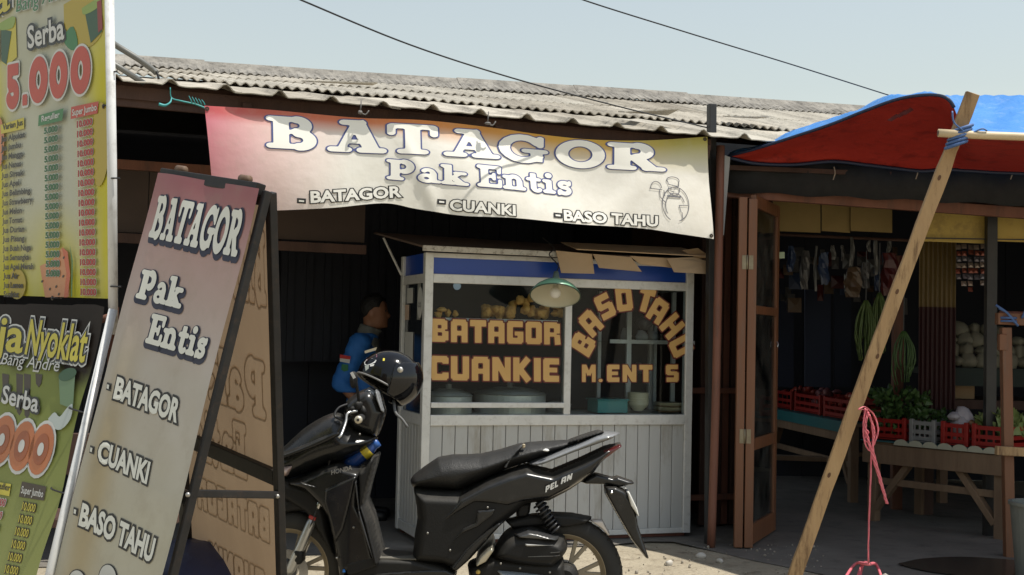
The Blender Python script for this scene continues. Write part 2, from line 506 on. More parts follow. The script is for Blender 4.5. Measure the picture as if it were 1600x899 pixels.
def text_dir(pl, parent, text, px, py, wpx, hpx, layers, cut=0.0, h0=0.0015, name='lettering'):
    """text along the surface's own x axis, starting at a photo point"""
    V, _ = bfont(text, 0.0, 0.0, cut)
    x0 = min(v[0] for v in V); x1 = max(v[0] for v in V)
    a0 = pl.ab(px, py)
    wa = pl.ab(px + wpx, py)[0] - a0[0]; hb = pl.ab(px, py - hpx)[1] - a0[1]
    fn = lambda x, y: (a0[0] + wa * x / (x1 - x0), a0[1] + hb * y)
    for i, (off, m, dx, dy) in enumerate(layers):
        V, Fc = bfont(text, off, 0.0, cut)
        put(name, pl, [(x - x0 + dx, y + dy) for x, y in V], Fc, fn, h0 + i * 0.0012, m, parent)
def blob_on(name, pl, parent, pts, m, h=0.001, n=0):
    """flat printed patch from photo points (smoothed when n)"""
    q = [tuple(pl.ab(*p)) for p in pts]
    if n:
        c = curve_pts([np.array(p) for p in q + [q[0]]], n)[:-1]; q = [tuple(p) for p in c]
    return mk(name, [pl.world(a, b, h) for a, b in q], [tuple(range(len(q)))], m, parent, fixn=False)

# ------------------------------------------------------------------ inflated panels (bodywork)
def inflate(poly, T, Rr, cell, tofn, edge=0.0, tf=None):
    """poly in 2-D metres; half thickness T, edge rounding Rr; tofn(x, y, t) -> world"""
    p = np.asarray(poly, float)
    x0, y0 = p.min(0) - 2 * cell; x1, y1 = p.max(0) + 2 * cell
    xs = np.arange(x0, x1 + cell, cell); ys = np.arange(y0, y1 + cell, cell)
    X, Y = np.meshgrid(xs, ys, indexing='ij')
    D = d_poly(X, Y, p)
    v, f = march(D, xs, ys)
    V = []; n = len(v)
    A = []
    for s in (1, -1):
        for (x, y, d) in v:
            q = min(-d / Rr, 1.0)
            t = edge + (T - edge) * math.sqrt(max(0.0, 1 - (1 - q) ** 2))
            if tf: t *= tf(x, y)
            V.append(tofn(x, y, t * s))
    Fc = [tuple(q) for q in f] + [tuple(i + n for i in reversed(q)) for q in f]
    # side wall along the boundary
    cnt = {}
    for q in f:
        for i in range(len(q)):
            e = (q[i], q[(i + 1) % len(q)])
            cnt[e] = 1
    for (a, b) in list(cnt):
        if (b, a) not in cnt: Fc.append((b, a, a + n, b + n))
    return V, Fc

# ------------------------------------------------------------------ 3-D signed distance -> mesh (surface nets)
def surfnet(fn, lo, hi, res):
    ax = [np.arange(lo[i], hi[i] + res, res) for i in range(3)]
    X, Y, Z = np.meshgrid(*ax, indexing='ij')
    D = fn(X, Y, Z)
    s = D < 0
    acc = np.zeros(tuple(n - 1 for n in D.shape) + (3,)); cnt = np.zeros(tuple(n - 1 for n in D.shape))
    cs = tuple(n - 1 for n in D.shape)
    def corner(a, d): return a[d[0]:d[0] + cs[0], d[1]:d[1] + cs[1], d[2]:d[2] + cs[2]]
    offs = [(i, j, k) for i in (0, 1) for j in (0, 1) for k in (0, 1)]
    for a in offs:
        for k in range(3):
            if a[k] == 0:
                b = list(a); b[k] = 1; b = tuple(b)
                da, db = corner(D, a), corner(D, b)
                c = (da < 0) != (db < 0)
                t = np.where(c, da / np.where(c, da - db, 1), 0)
                p = np.array(a, float)[None, None, None, :] + t[..., None] * (np.array(b) - np.array(a))
                acc += np.where(c[..., None], p, 0); cnt += c
    m = cnt > 0
    idx = np.full(cs, -1); idx[m] = np.arange(m.sum())
    ii = np.argwhere(m)
    V = (ii + acc[m] / cnt[m][:, None]) * res + np.array([a[0] for a in ax])
    Fc = []
    for k in range(3):
        o1, o2 = [(1, 2), (2, 0), (0, 1)][k]
        sl0 = [slice(None)] * 3; sl1 = [slice(None)] * 3
        sl0[k] = slice(0, -1); sl1[k] = slice(1, None)
        A, B = s[tuple(sl0)], s[tuple(sl1)]
        for e in np.argwhere(A != B):
            if e[o1] == 0 or e[o2] == 0 or e[o1] >= cs[o1] or e[o2] >= cs[o2]: continue
            q = []
            for (d1, d2) in ((-1, -1), (0, -1), (0, 0), (-1, 0)):
                c = e.copy(); c[o1] += d1; c[o2] += d2; q.append(idx[tuple(c)])
            if min(q) < 0: continue
            Fc.append(tuple(q) if A[tuple(e)] else tuple(q[::-1]))
    return V, Fc
def d_cap(X, Y, Z, a, b, ra, rb):
    a = np.array(a, float); b = np.array(b, float); d = b - a; L2 = d @ d + 1e-12
    t = np.clip(((X - a[0]) * d[0] + (Y - a[1]) * d[1] + (Z - a[2]) * d[2]) / L2, 0, 1)
    return np.sqrt((X - a[0] - t * d[0]) ** 2 + (Y - a[1] - t * d[1]) ** 2 + (Z - a[2] - t * d[2]) ** 2) - (ra + (rb - ra) * t)
def d_ell(X, Y, Z, c, r):
    k = np.sqrt(((X - c[0]) / r[0]) ** 2 + ((Y - c[1]) / r[1]) ** 2 + ((Z - c[2]) / r[2]) ** 2)
    return (k - 1) * min(r)
def smin(a, b, k):
    h = np.clip(0.5 + 0.5 * (b - a) / k, 0, 1)
    return b * (1 - h) + a * h - k * h * (1 - h)
# ================================================================== THE SETTING
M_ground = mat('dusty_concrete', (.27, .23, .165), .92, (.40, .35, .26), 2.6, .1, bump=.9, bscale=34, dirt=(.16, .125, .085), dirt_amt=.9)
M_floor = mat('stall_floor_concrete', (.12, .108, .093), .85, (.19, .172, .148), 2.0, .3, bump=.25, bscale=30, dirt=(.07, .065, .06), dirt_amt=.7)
M_asb = mat('asbestos_sheet', (.32, .29, .24), .95, (.44, .41, .345), 2.2, .3, bump=.35, bscale=60, stretch=(1, .3, 1), dirt=(.13, .12, .105), dirt_amt=.7)
M_asb2 = mat('asbestos_sheet_darker', (.255, .225, .18), .95, (.375, .34, .275), 3.0, .3, bump=.35, bscale=60, stretch=(1, .25, 1), dirt=(.10, .09, .075), dirt_amt=.85)
M_asb3 = mat('asbestos_sheet_lighter', (.36, .325, .265), .95, (.47, .43, .36), 2.0, .3, bump=.35, bscale=60, stretch=(1, .3, 1), dirt=(.16, .14, .115), dirt_amt=.7)
M_ridge = mat('ridge_cap_weathered', (.13, .12, .105), .95, (.30, .28, .245), 7, .4, bump=.4, bscale=50, dirt=(.06, .055, .05), dirt_amt=.9)
M_darkwood = mat('old_dark_wood', (.045, .022, .016), .75, (.085, .042, .03), 4, .4, stretch=(1, 1, .2), bump=.3, bscale=30)
M_brownwood = mat('red_brown_wood', (.14, .055, .035), .65, (.22, .09, .055), 5, .4, stretch=(1, 1, .15), bump=.25, bscale=30, dirt=(.07, .045, .035), dirt_amt=.7)
M_doorwood = mat('orange_brown_door_wood', (.145, .057, .026), .5, (.21, .088, .04), 5, .4, stretch=(1, 1, .1), bump=.2, bscale=25, dirt=(.13, .09, .065), dirt_amt=.6)
M_timber = mat('raw_timber', (.33, .205, .10), .75, (.47, .315, .16), 7, .3, stretch=(1, 1, .12), bump=.5, bscale=30, dirt=(.15, .085, .04), dirt_amt=.95)
M_tabletimber = mat('grey_brown_timber', (.15, .095, .06), .8, (.24, .16, .1), 5, .4, stretch=(1, 1, .2), bump=.3, bscale=30)
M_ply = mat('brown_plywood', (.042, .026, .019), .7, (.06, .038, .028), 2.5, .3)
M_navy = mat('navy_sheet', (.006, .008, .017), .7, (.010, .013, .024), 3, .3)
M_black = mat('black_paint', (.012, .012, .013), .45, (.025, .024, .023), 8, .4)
M_blackmetal = mat('black_frame_steel', (.010, .0095, .0095), .5, (.02, .018, .017), 14, .4, dirt=(.05, .03, .02), dirt_amt=.4, spec=.3)
M_yellow = mat('yellowed_sheet', (.42, .28, .05), .6, (.5, .36, .09), 2.5, .3, dirt=(.2, .13, .04), dirt_amt=.6)
M_alu = mat('brushed_aluminium_white', (.62, .62, .60), .42, (.72, .72, .7), 9, .3, metal=.15, dirt=(.33, .31, .27), dirt_amt=.35)
M_panel = mat('grey_white_panel_strip', (.435, .44, .43), .45, (.52, .525, .515), 2.5, .3, stretch=(1, 1, .2), dirt=(.27, .24, .19), dirt_amt=.75)
M_blue = mat('blue_laminate', (.008, .055, .36), .3, (.010, .065, .40), 3, .3)
M_glass = glass_mat('cart_glass', (.88, .92, .92), dust=.008)
M_darkglass = glass_mat('door_glass_dusty', (.45, .48, .5), dust=.10)
M_card = mat('cardboard', (.47, .33, .2), .85, (.54, .39, .25), 3, .3, bump=.1, bscale=60)
M_cartroof = mat('cart_roof_board', (.11, .075, .06), .8, (.15, .105, .085), 4, .3)

# ground: one sheet to the horizon, finer and slightly uneven near the stalls
def ground():
    xs = np.concatenate([[-400, -120, -40, -14], np.arange(-8, 8.01, .25), [14, 40, 120, 400]])
    ys = np.concatenate([[-40, -10], np.arange(0, 7.9, .25), [8.1, 8.35, 8.6, 9, 10, 12, 14, 20, 60, 200, 900]])
    V, Fc = [], []
    for j, y in enumerate(ys):
        for i, x in enumerate(xs):
            z = 0.0
            if abs(x) < 8 and 0 < y < 7.4: z = .004 * (math.sin(x * 2.3 + y) * math.sin(y * 1.7 + 1) - 1)
            if y > 8.3: z = -.008
            V.append((x, y, z))
    n = len(xs)
    for j in range(len(ys) - 1):
        for i in range(n - 1): Fc.append((j * n + i, j * n + i + 1, (j + 1) * n + i + 1, (j + 1) * n + i))
    me_o = mk('ground', V, Fc, M_ground, smooth=True, kind='structure')
    return me_o
ground()
def irregular_floor():
    # worn concrete apron of the stalls: front edge follows the facade, ragged
    pts = []
    for i in range(60):
        u = -3.6 + i * .16
        pts.append(F(u, -.20 - .05 * math.sin(u * 3) - .03 * math.sin(u * 11 + 1) - (2.6 if u > 1.7 else 0) * min(1, max(0, (u - 1.7)) / .9) ** .7 , .004))  # dark floor bulges out at right to paint in the tarpaulin's shade
    back = [F(6.0, 5.6, .004), F(-3.6, 5.6, .004)]
    V = pts + back
    Fc = []
    bm = bmesh.new()
    vs = [bm.verts.new(p) for p in V]; bm.faces.new(vs); bmesh.ops.triangulate(bm, faces=bm.faces[:])
    bm.verts.index_update()
    V = [np.array(v.co) for v in bm.verts]; Fc = [tuple(v.index for v in f.verts) for f in bm.faces]; bm.free()
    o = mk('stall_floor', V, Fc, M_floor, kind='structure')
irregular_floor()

# ------------------------------------------------------------------ food stall building with corrugated roof
VE, VR = -.60, 2.4
ue0, ze0 = fuz(180, 128, VE); ue1, ze1 = fuz(1120, 216, VE)
ur0, zr0 = fuz(180, 86, VR); ur1, zr1 = fuz(1340, 164, VR); zr0 -= .13; zr1 -= .13
def z_eave(u): return ze0 + (ze1 - ze0) * (u - ue0) / (ue1 - ue0)
def z_ridge(u): return zr0 + (zr1 - zr0) * (u - ur0) / (ur1 - ur0)
def roofz(u, v):
    t = (v - VE) / (VR - VE)
    return z_eave(u) * (1 - t) + z_ridge(u) * t
stall = thing('food_stall', 'low dark food stall with weathered corrugated roof behind the white cart', 'food stall', F(0.5, 1.5, 0))
# roof frame: purlins under the sheets
UL, URt = -3.1, 4.3
pur = []
for v in (VE + .14, .35, 1.3, 2.2):
    ur_ = 1.74 if v < 0 else URt
    pur.append(bar(F(UL, v, roofz(UL, v) - .06), F(ur_, v, roofz(ur_, v) - .06), .05, .07))
V, Fc = merge(*pur)
roof = mk('roof', V, Fc, M_darkwood, stall)
def sheet(u0, u1, v0, v1, prof, lift, nu, nv=4, rag=0.0, tilt=0.0):
    V, Fc = [], []
    for j in range(nv + 1):
        for i in range(nu + 1):
            u = u0 + (u1 - u0) * i / nu; v = v0 + (v1 - v0) * j / nv
            if j == 0: v += rag * (math.sin(u * 7.1) * .5 + math.sin(u * 17.3) * .5)
            V.append(F(u, v, roofz(u, v) + prof(u) * ((1 - .85 * j / nv) if prof is rib else 1) + lift + tilt * (u - u0)))
    w = nu + 1
    for j in range(nv):
        for i in range(nu): Fc.append((j * w + i, j * w + i + 1, (j + 1) * w + i + 1, (j + 1) * w + i))
    return V, Fc
def rib(u):
    k = (u / .295) % 1.0
    a = abs(k - .5) * .295
    return .034 * max(0, min(1, (.042 - a) / .032)) + .0018 * math.sin(u * 21) + .0015 * math.sin(u * 47 + 1)
def wave(u): return .011 * math.sin(u / .0655 * 2 * math.pi)
def solid(o, t):
    s = o.modifiers.new('thickness', 'SOLIDIFY'); s.thickness = t; s.offset = 1
r2 = random.Random(3)
u = UL; k = 0
while u < URt - .1:
    w = .90
    o = mk('roof_sheet', *sheet(u, u + w + .06, VE + r2.uniform(-.02, .02), VE + 1.12, rib, .002 + .004 * (k % 2), 56, 3, .006, r2.uniform(-.006, .006)), r2.choice((M_asb, M_asb2, M_asb3)), roof); solid(o, .006)
    u += w; k += 1
for (va, vb, lf) in ((VE + 1.0, VE + 1.95, .022), (VE + 1.88, VR + .02, .031)):
    u = UL - .2; k = 0
    while u < URt - .1:
        w = 1.0
        o = mk('roof_sheet', *sheet(u, u + w + .07, va + r2.uniform(-.03, .03), vb, wave, lf + .006 * (k % 2) + r2.uniform(0, .004), 84, 3, .006, r2.uniform(-.008, .008)), r2.choice((M_asb, M_asb, M_asb2, M_asb3)), roof, smooth=False); solid(o, .006)
        u += w; k += 1
u = UL - .2; k = 0
while u < URt - .1:      # ridge caps
    w = 1.05; q = r2.uniform(0, .016)
    V, Fc = [], []
    nu = 64
    for i in range(nu + 1):
        uu = u + (w + .04) * i / nu
        for (v, dz) in ((VR - .22, .043 + wave(uu) * .95), (VR - .05, .075 + wave(uu) * .25), (VR + .02, .12), (VR + .1, .05)):
            V.append(F(uu, v + (.008 * math.sin(uu * 9) if dz < .06 else 0), roofz(uu, min(v, VR)) + dz + q))
    for i in range(nu):
        for j in range(3): Fc.append((i * 4 + j, (i + 1) * 4 + j, (i + 1) * 4 + j + 1, i * 4 + j + 1))
    o = mk('ridge_cap', V, Fc, M_ridge, roof, smooth=False); solid(o, .007)
    u += w; k += 1
# broken shards on the roof
for (px, py, du, dv, rz) in ((1165, 172, .34, .10, .02), (1012, 196, .42, .10, .05), (530, 131, .5, .04, .02)):
    v = VE + (.35 if py > 180 else .95)
    uu, _ = fuz(px, py, v)
    c = [F(uu - du / 2, v - dv, roofz(uu, v) + .07), F(uu + du / 2, v - dv * .4, roofz(uu + .1, v) + .085 + rz), F(uu + du / 2.2, v + dv, roofz(uu + .1, v + dv) + .09), F(uu - du / 2.4, v + dv * .8, roofz(uu, v + dv) + .08)]
    o = mk('broken_sheet', c, [(0, 1, 2, 3)], M_asb, roof); solid(o, .008)
# eave fascia and trusses
mk('fascia_beam', *bar(F(UL, VE + .15, z_eave(UL) - .055), F(1.74, VE + .15, z_eave(1.74) - .055), .03, .10), M_darkwood, stall)
for uu in (-2.6, -1.2, .3, 1.7):
    mk('rafter', *bar(F(uu, VE + .1, roofz(uu, VE + .1) - .10), F(uu, 2.3, roofz(uu, 2.3) - .10), .05, .09), M_darkwood, stall)
# back wall, side walls, lintel wall
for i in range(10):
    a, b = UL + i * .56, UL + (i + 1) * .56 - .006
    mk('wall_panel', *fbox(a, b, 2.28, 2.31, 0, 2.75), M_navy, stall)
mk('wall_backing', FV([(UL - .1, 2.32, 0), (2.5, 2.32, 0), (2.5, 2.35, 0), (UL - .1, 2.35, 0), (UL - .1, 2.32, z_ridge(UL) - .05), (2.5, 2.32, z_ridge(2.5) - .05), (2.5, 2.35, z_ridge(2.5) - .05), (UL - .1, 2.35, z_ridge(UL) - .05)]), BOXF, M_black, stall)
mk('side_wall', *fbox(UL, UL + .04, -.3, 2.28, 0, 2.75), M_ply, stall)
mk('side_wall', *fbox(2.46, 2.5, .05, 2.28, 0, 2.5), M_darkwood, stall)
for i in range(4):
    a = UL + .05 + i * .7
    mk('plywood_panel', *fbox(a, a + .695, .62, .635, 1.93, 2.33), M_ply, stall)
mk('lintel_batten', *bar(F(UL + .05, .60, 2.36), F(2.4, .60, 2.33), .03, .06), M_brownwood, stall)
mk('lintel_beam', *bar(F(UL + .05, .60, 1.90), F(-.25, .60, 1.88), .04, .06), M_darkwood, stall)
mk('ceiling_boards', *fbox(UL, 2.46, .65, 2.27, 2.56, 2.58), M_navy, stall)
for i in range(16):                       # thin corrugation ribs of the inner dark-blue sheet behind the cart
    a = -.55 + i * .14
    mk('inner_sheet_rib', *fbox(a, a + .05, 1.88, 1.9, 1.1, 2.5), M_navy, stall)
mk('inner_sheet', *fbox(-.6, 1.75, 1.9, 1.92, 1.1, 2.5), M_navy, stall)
# the posts between the stalls
def upost(px0, py0, px1, py1, v, w):
    a = fuz(px0, py0, v); b = fuz(px1, py1, v)
    return F(a[0], v, a[1]), F(b[0], v, max(0, b[1]))
a, b = upost(1112, 163, 1108, 850, -.30, .05)
mk('square_post', *bar(b, a, .05, .05, FN), M_black, None, bevel=.004, label='black square post rising above the roof at the right end of the banner', cat='post')
a, b = upost(1126, 228, 1111, 864, -.42, .05)
a2 = curve_pts([b, b * .6 + a * .4 + FD * .008, a], 10)
mk('round_pole', *tube(a2, .027, 10), M_brownwood, None, smooth=True, label='slender red-brown round pole standing between cart and folding door', cat='pole')
mk('grey_strip', *merge((FV([(*fuz(1129, 241, -.40)[:1], -.40, fuz(1129, 241, -.40)[1]), (fuz(1141, 246, -.4)[0], -.4, fuz(1141, 246, -.4)[1]), (fuz(1131, 368, -.4)[0], -.4, fuz(1131, 368, -.4)[1]), (fuz(1124, 366, -.4)[0], -.4, fuz(1124, 366, -.4)[1])] +
    [(*fuz(1129, 241, -.40)[:1], -.385, fuz(1129, 241, -.40)[1]), (fuz(1141, 246, -.4)[0], -.385, fuz(1141, 246, -.4)[1]), (fuz(1131, 368, -.4)[0], -.385, fuz(1131, 368, -.4)[1]), (fuz(1124, 366, -.4)[0], -.385, fuz(1124, 366, -.4)[1])]), BOXF)),
   mat('grey_metal_strip', (.30, .31, .31), .5, (.38, .39, .39), 5, .3, metal=.3), None, label='grey metal strip hanging beside the banner on the pole', cat='metal strip')
# plank partition right of the cart
part = thing('plank_partition', 'dark brown upright planks filling the gap beside the folding door', 'partition', F(2.2, .35, 0))
pu0 = fuz(1092, 800, .35)[0]; pu1 = fuz(1152, 800, .35)[0]
n = 5
for i in range(n):
    a = pu0 + (pu1 - pu0) * i / n; b = pu0 + (pu1 - pu0) * (i + 1) / n - .012
    mk('plank', *fbox(a, b, .35 + .012 * (i % 2), .375 + .012 * (i % 2), 0.02, 2.5), M_brownwood if i % 2 else M_darkwood, part, bevel=.003)
mk('cross_rail', *fbox(pu0 - .1, pu1, .31, .345, .95, .99), M_brownwood, part, bevel=.003)
mk('cross_rail', *fbox(pu0 - .1, pu1, .31, .345, .2, .24), M_brownwood, part, bevel=.003)

# ------------------------------------------------------------------ the cart
CW, CD = 1.887, .62
ZB, ZC0, ZC1, ZS0, ZS1, ZH0, ZH1, ZT = .03, .755, .823, .868, .902, 1.655, 1.712, 1.845
cart = thing('food_cart', 'white aluminium food cart with glass display and lettered panes', 'food cart', F(CW / 2, CD / 2, 0))
PW = .055
for (u, v) in ((0, 0), (CW - PW, 0), (0, CD - PW), (CW - PW, CD - PW)):
    mk('corner_post', *fbox(u, u + PW, v, v + PW, ZB, ZT), M_alu, cart, bevel=.004)
# underframe
mk('skid_frame', *merge(fbox(.03, CW - .03, .03, .09, .008, .029), fbox(.03, CW - .03, CD - .09, CD - .03, .008, .029), fbox(.05, .15, .09, CD - .09, .006, .025), fbox(CW - .3, CW - .2, .09, CD - .09, .006, .025)), mat('rusty_underframe', (.10, .035, .022), .8, (.16, .06, .04), 8, .4), cart)
mk('bottom_rail', *fbox(PW, CW - PW, .012, .05, ZB, .065), M_alu, cart, bevel=.003)
mk('counter_rail', *fbox(PW, CW - PW, -.004, .05, ZC0, ZC1), M_alu, cart, bevel=.004)
mk('counter_top', *fbox(PW, CW - PW, .05, CD - .05, ZC1 - .03, ZC1 - .004), M_alu, cart)
mk('header_rail', *fbox(PW, CW - PW, .004, .05, ZH0, ZH1), M_alu, cart, bevel=.004)
mk('top_rail', *fbox(PW, CW - PW, .006, .05, ZT - .03, ZT), M_alu, cart, bevel=.003)
um = fuz(888, 550, 0)[0]
mk('centre_mullion', *fbox(um - .024, um + .024, .003, .05, ZC1, ZH0), M_alu, cart, bevel=.004)
mk('sash_rail', *fbox(PW, um - .024, -.012, .03, ZS0, ZS1), M_alu, cart, bevel=.004)
mk('header_panel', *fbox(PW, CW - PW, .02, .03, ZH1, ZT - .03), M_blue, cart)
# front strips
ns = 21; sw = (CW - 2 * PW) / ns
for i in range(ns):
    a = PW + i * sw
    mk('panel_strip', *fbox(a + .002, a + sw - .002, .014, .03, .065, ZC0), M_panel, cart, bevel=.003)
mk('panel_backing', *fbox(PW, CW - PW, .030, .04, .065, ZC0), mat('panel_joint_backing', (.2, .195, .18), .8), cart)
# left side: strips, blue header, glass
ss = 7; sd = (CD - 2 * PW) / ss
for i in range(ss):
    v = PW + i * sd
    mk('side_strip', *fbox(.014, .03, v + .006, v + sd - .006, .10, ZC0), M_panel, cart, bevel=.004)
    mk('side_strip', *fbox(CW - .03, CW - .014, v + .006, v + sd - .006, .10, ZC0), M_panel, cart)
mk('side_backing', *fbox(.031, .04, PW, CD - PW, .10, ZC0), MATS['panel_joint_backing'], cart)
for (u0, u1) in ((.004, .05), (CW - .05, CW - .004)):
    mk('side_rail', *fbox(u0, u1, PW, CD - PW, ZC0, ZC1), M_alu, cart)
    mk('side_rail', *fbox(u0, u1, PW, CD - PW, ZH0, ZH1), M_alu, cart)
    mk('side_rail', *fbox(u0, u1, PW, CD - PW, .04, .10), M_alu, cart)
mk('side_header_panel', *fbox(.02, .03, PW, CD - PW, ZH1, ZT), M_blue, cart)
mk('side_pane', *fbox(.022, .027, PW, CD - PW, ZC1, ZH0), mat('smoked_side_pane', (.012, .016, .022), .12, spec=.6), cart, label='dark side pane with papers stuck on')
# panes
pane1 = mk('window_pane', *fbox(PW, um - .024, .020, .024, ZC1, ZH0), M_glass, cart, label='left glass pane lettered BATAGOR CUANKIE')
pane2 = mk('window_pane', *fbox(um + .024, CW - PW, .020, .024, ZC1, ZH0), M_glass, cart, label='right glass pane with arched lettering')
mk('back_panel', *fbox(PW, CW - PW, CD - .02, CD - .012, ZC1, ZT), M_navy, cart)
# inner shelf frames behind the right pane
def fb(u0, u1, v0, v1, z0, z1, name='shelf_bar'): mk(name, *fbox(u0, u1, v0, v1, z0, z1), M_alu, cart)
ux = lambda px, v=.3: fuz(px, 520, v)[0]
zx = lambda py, px=980, v=.3: fuz(px, py, v)[1]
fb(ux(980), ux(987), .30, .32, ZC1, ZH0)
fb(ux(1050), ux(1056), .30, .32, ZC1, ZH0)
fb(ux(953), ux(1085), .29, .30, zx(537), zx(531))
fb(ux(953), ux(958), .50, .52, ZC1, ZH0)
fb(ux(1022, .5), ux(1027, .5), .50, .52, ZC1, ZH0)
mk('shelf_board', *fbox(ux(953), CW - .06, .305, .58, zx(534) - .006, zx(534)), glass_mat('shelf_glass', (.7, .8, .8)), cart)
# tofu tray shelf on the left side
zt = fuz(770, 498, .06)[1]
mk('tofu_tray', *merge(fbox(.08, um - .06, .05, .36, zt - .012, zt - .004), fbox(.08, um - .06, .045, .05, zt - .02, zt - .002)), M_alu, cart)
# roof board and top
zr_b = 2.0
cr = [(-.04, -.10, ZT + .02), (CW + .06, -.10, ZT + .01), (CW + .06, CD + .1, zr_b - .04), (-.17, CD + .1, zr_b)]
V = FV(cr) + FV([(a, b, c + .012) for a, b, c in cr])
mk('canopy_board', V, BOXF, M_cartroof, cart)
mk('canopy_edge', *merge(bar(F(-.05, -.11, ZT + .018), F(um - .05, -.11, ZT + .014), .02, .035)), mat('worn_white_edge', (.5, .47, .42), .6, (.6, .58, .53), 9, .3, dirt=(.15, .11, .08), dirt_amt=.9), cart, bevel=.003)
mk('canopy_strut', *tube([F(-.12, CD + .02, zr_b - .03), F(.0, CD - .02, 1.72)], .008, 6), M_alu, cart)
# lettering on the glass
M_gold = mat('cream_gold_vinyl', (.64, .38, .125), .5, (.70, .44, .16), 4, .4)
M_maroon = mat('maroon_vinyl', (.12, .014, .01), .5)
gp = fplane(.019)
def cart_word(text, p0, p1, ph, parent, gap=.09):
    for (g, m, h) in ((.055, M_maroon, .0012), (0.0, M_gold, .003)):
        V, Fc, w = word(BL, text, g, .036, gap)
        put('lettering', gp, V, Fc, affine(gp, w, p0, p1, ph), h, m, parent)
cart_word('BATAGOR', (674, 534), (876, 539), (674, 498), pane1)
cart_word('CUANKIE', (672, 594), (874, 597), (672, 556), pane1)
# arched BASOTAHU: letter centres and angles
arcL = [('B', 911, 537, 60), ('A', 923, 505, 44), ('S', 945, 479, 27), ('O', 975, 467, 8), ('T', 1009, 469, -16), ('A', 1028, 486, -32), ('H', 1050, 510, -50), ('U', 1064, 541, -63)]
sc_ = .165
for ch, px, py, ang in arcL:
    a0 = gp.ab(px, py)
    w, st = BL[ch]
    ca, sa = math.cos(R(ang)), math.sin(R(ang))
    def fn(x, y, a0=a0, w=w, ca=ca, sa=sa):
        X = (x - w / 2) * sc_ * .93; Y = (y - .5) * sc_
        return (a0[0] + X * ca - Y * sa, a0[1] + X * sa + Y * ca)
    for (g, m, h) in ((.055, M_maroon, .0012), (0.0, M_gold, .003)):
        V, Fc, _ = word(BL, ch, g, .036)
        put('lettering', gp, V, Fc, fn, h, m, pane2)
cart_word('M', (909, 597), (931, 597), (909, 570), pane2)
cart_word('.', (934, 597), (942, 597), (934, 574), pane2)
cart_word('ENT', (948, 597), (1019, 597), (948, 570), pane2, .16)
cart_word('S', (1040, 597), (1060, 597), (1040, 570), pane2)
# stickers
M_paper = mat('aged_paper', (.5, .5, .47), .8, (.6, .59, .56), 3, .3)
blob = lathe([(.0001, 0), (.026, 0), (.026, .002)], gp.world(*gp.ab(714, 447), .002), -FN, 20)
mk('round_sticker', *blob, mat('pale_blue_vinyl', (.25, .36, .48), .5), cart)
sp = Plane(F(.019, 0, 0), FN, UP)
def side_paper(name, v0, v1, z0, z1, m, h=.002, label=None):
    return mk(name, *fbox(.021 - h - .002, .021 - h, v0, v1, z0, z1), m, cart, label=label)
side_paper('paper_notice', .36, .50, 1.53, 1.63, M_paper)
side_paper('paper_notice', .45, .55, 1.42, 1.52, mat('orange_print_paper', (.5, .3, .2), .7, (.6, .5, .4), 30, .2))
side_paper('paper_notice', .33, .53, 1.14, 1.34, M_paper)
side_paper('paper_notice', .16, .24, 1.42, 1.66, mat('grey_card', (.25, .26, .24), .8))
c = F(.006, .125, 1.53)
el = [c + FN * (.055 * math.cos(a)) + UP * (.10 * math.sin(a)) for a in np.linspace(0, 2 * math.pi, 25)[:-1]]
mk('oval_sticker', el + [p - FD * .004 for p in el], [tuple(range(24)), tuple(range(47, 23, -1))] + [(i, (i + 1) % 24, 24 + (i + 1) % 24, 24 + i) for i in range(24)], M_paper, cart)
spl = Plane(F(.0, .125, 1.50), FN * -1, UP)
V, Fc = bfont('GO')
put('lettering', spl, V, Fc, lambda x, y: (x * .035 - .03, y * .03), .003, mat('dark_ink', (.03, .03, .035), .6), cart)

# cardboard flaps over the right half of the canopy
flaps = [([(869, 392), (926, 397), (928, 428), (875, 427)], -.15, -.02, 'leftmost square cardboard flap hanging over the cart right of the green lamp'),
         ([(928, 397), (986, 402), (1001, 425), (987, 424), (935, 419)], -.165, -.03, 'slanted cardboard flap second from the green lamp over the cart'),
         ([(984, 400), (1044, 404), (1048, 419), (1000, 413)], -.15, -.02, 'narrow cardboard flap third from the lamp over the cart'),
         ([(1040, 404), (1085, 402), (1112, 412), (1116, 430), (1048, 426)], -.18, -.05, 'wide curled sunlit cardboard flap at the right end of the cart'),
         ([(1068, 391), (1090, 388), (1115, 402), (1095, 404)], -.14, .05, 'small pointed cardboard corner sticking up at the right end of the cart')]
for pts, vt, dv, lab in flaps:
    pl = fplane(vt)
    q = [pl.ab(*p) for p in pts]; zt_ = max(p[1] for p in q); zb_ = min(p[1] for p in q)
    top = []
    N = 7
    V = []; Fc = []
    # resample as strip from the first edge (top) down
    ring = [F(a, vt + dv * (zt_ - b) / (zt_ - zb_ + 1e-6) + .012 * math.sin(a * 19), b) for a, b in q]
    n_ = len(ring)
    V = ring + [p + FN * .006 for p in ring]
    Fc = [tuple(range(n_)), tuple(range(2 * n_ - 1, n_ - 1, -1))] + [(i, (i + 1) % n_, n_ + (i + 1) % n_, n_ + i) for i in range(n_)]
    mk('cardboard_flap', V, Fc, M_card, None, label=lab, cat='cardboard', group='cardboard flaps on the cart')
# flat cardboard lying on the canopy
c1 = [(um - .02, -.16, ZT + .045), (CW + .1, -.18, ZT + .035), (CW + .05, .3, ZT + .12), (um + .05, .3, ZT + .12)]
mk('cardboard_sheet', FV(c1) + FV([(a, b, c + .006) for a, b, c in c1]), BOXF, M_card, None, label='flat cardboard sheet lying on top of the cart canopy', cat='cardboard')

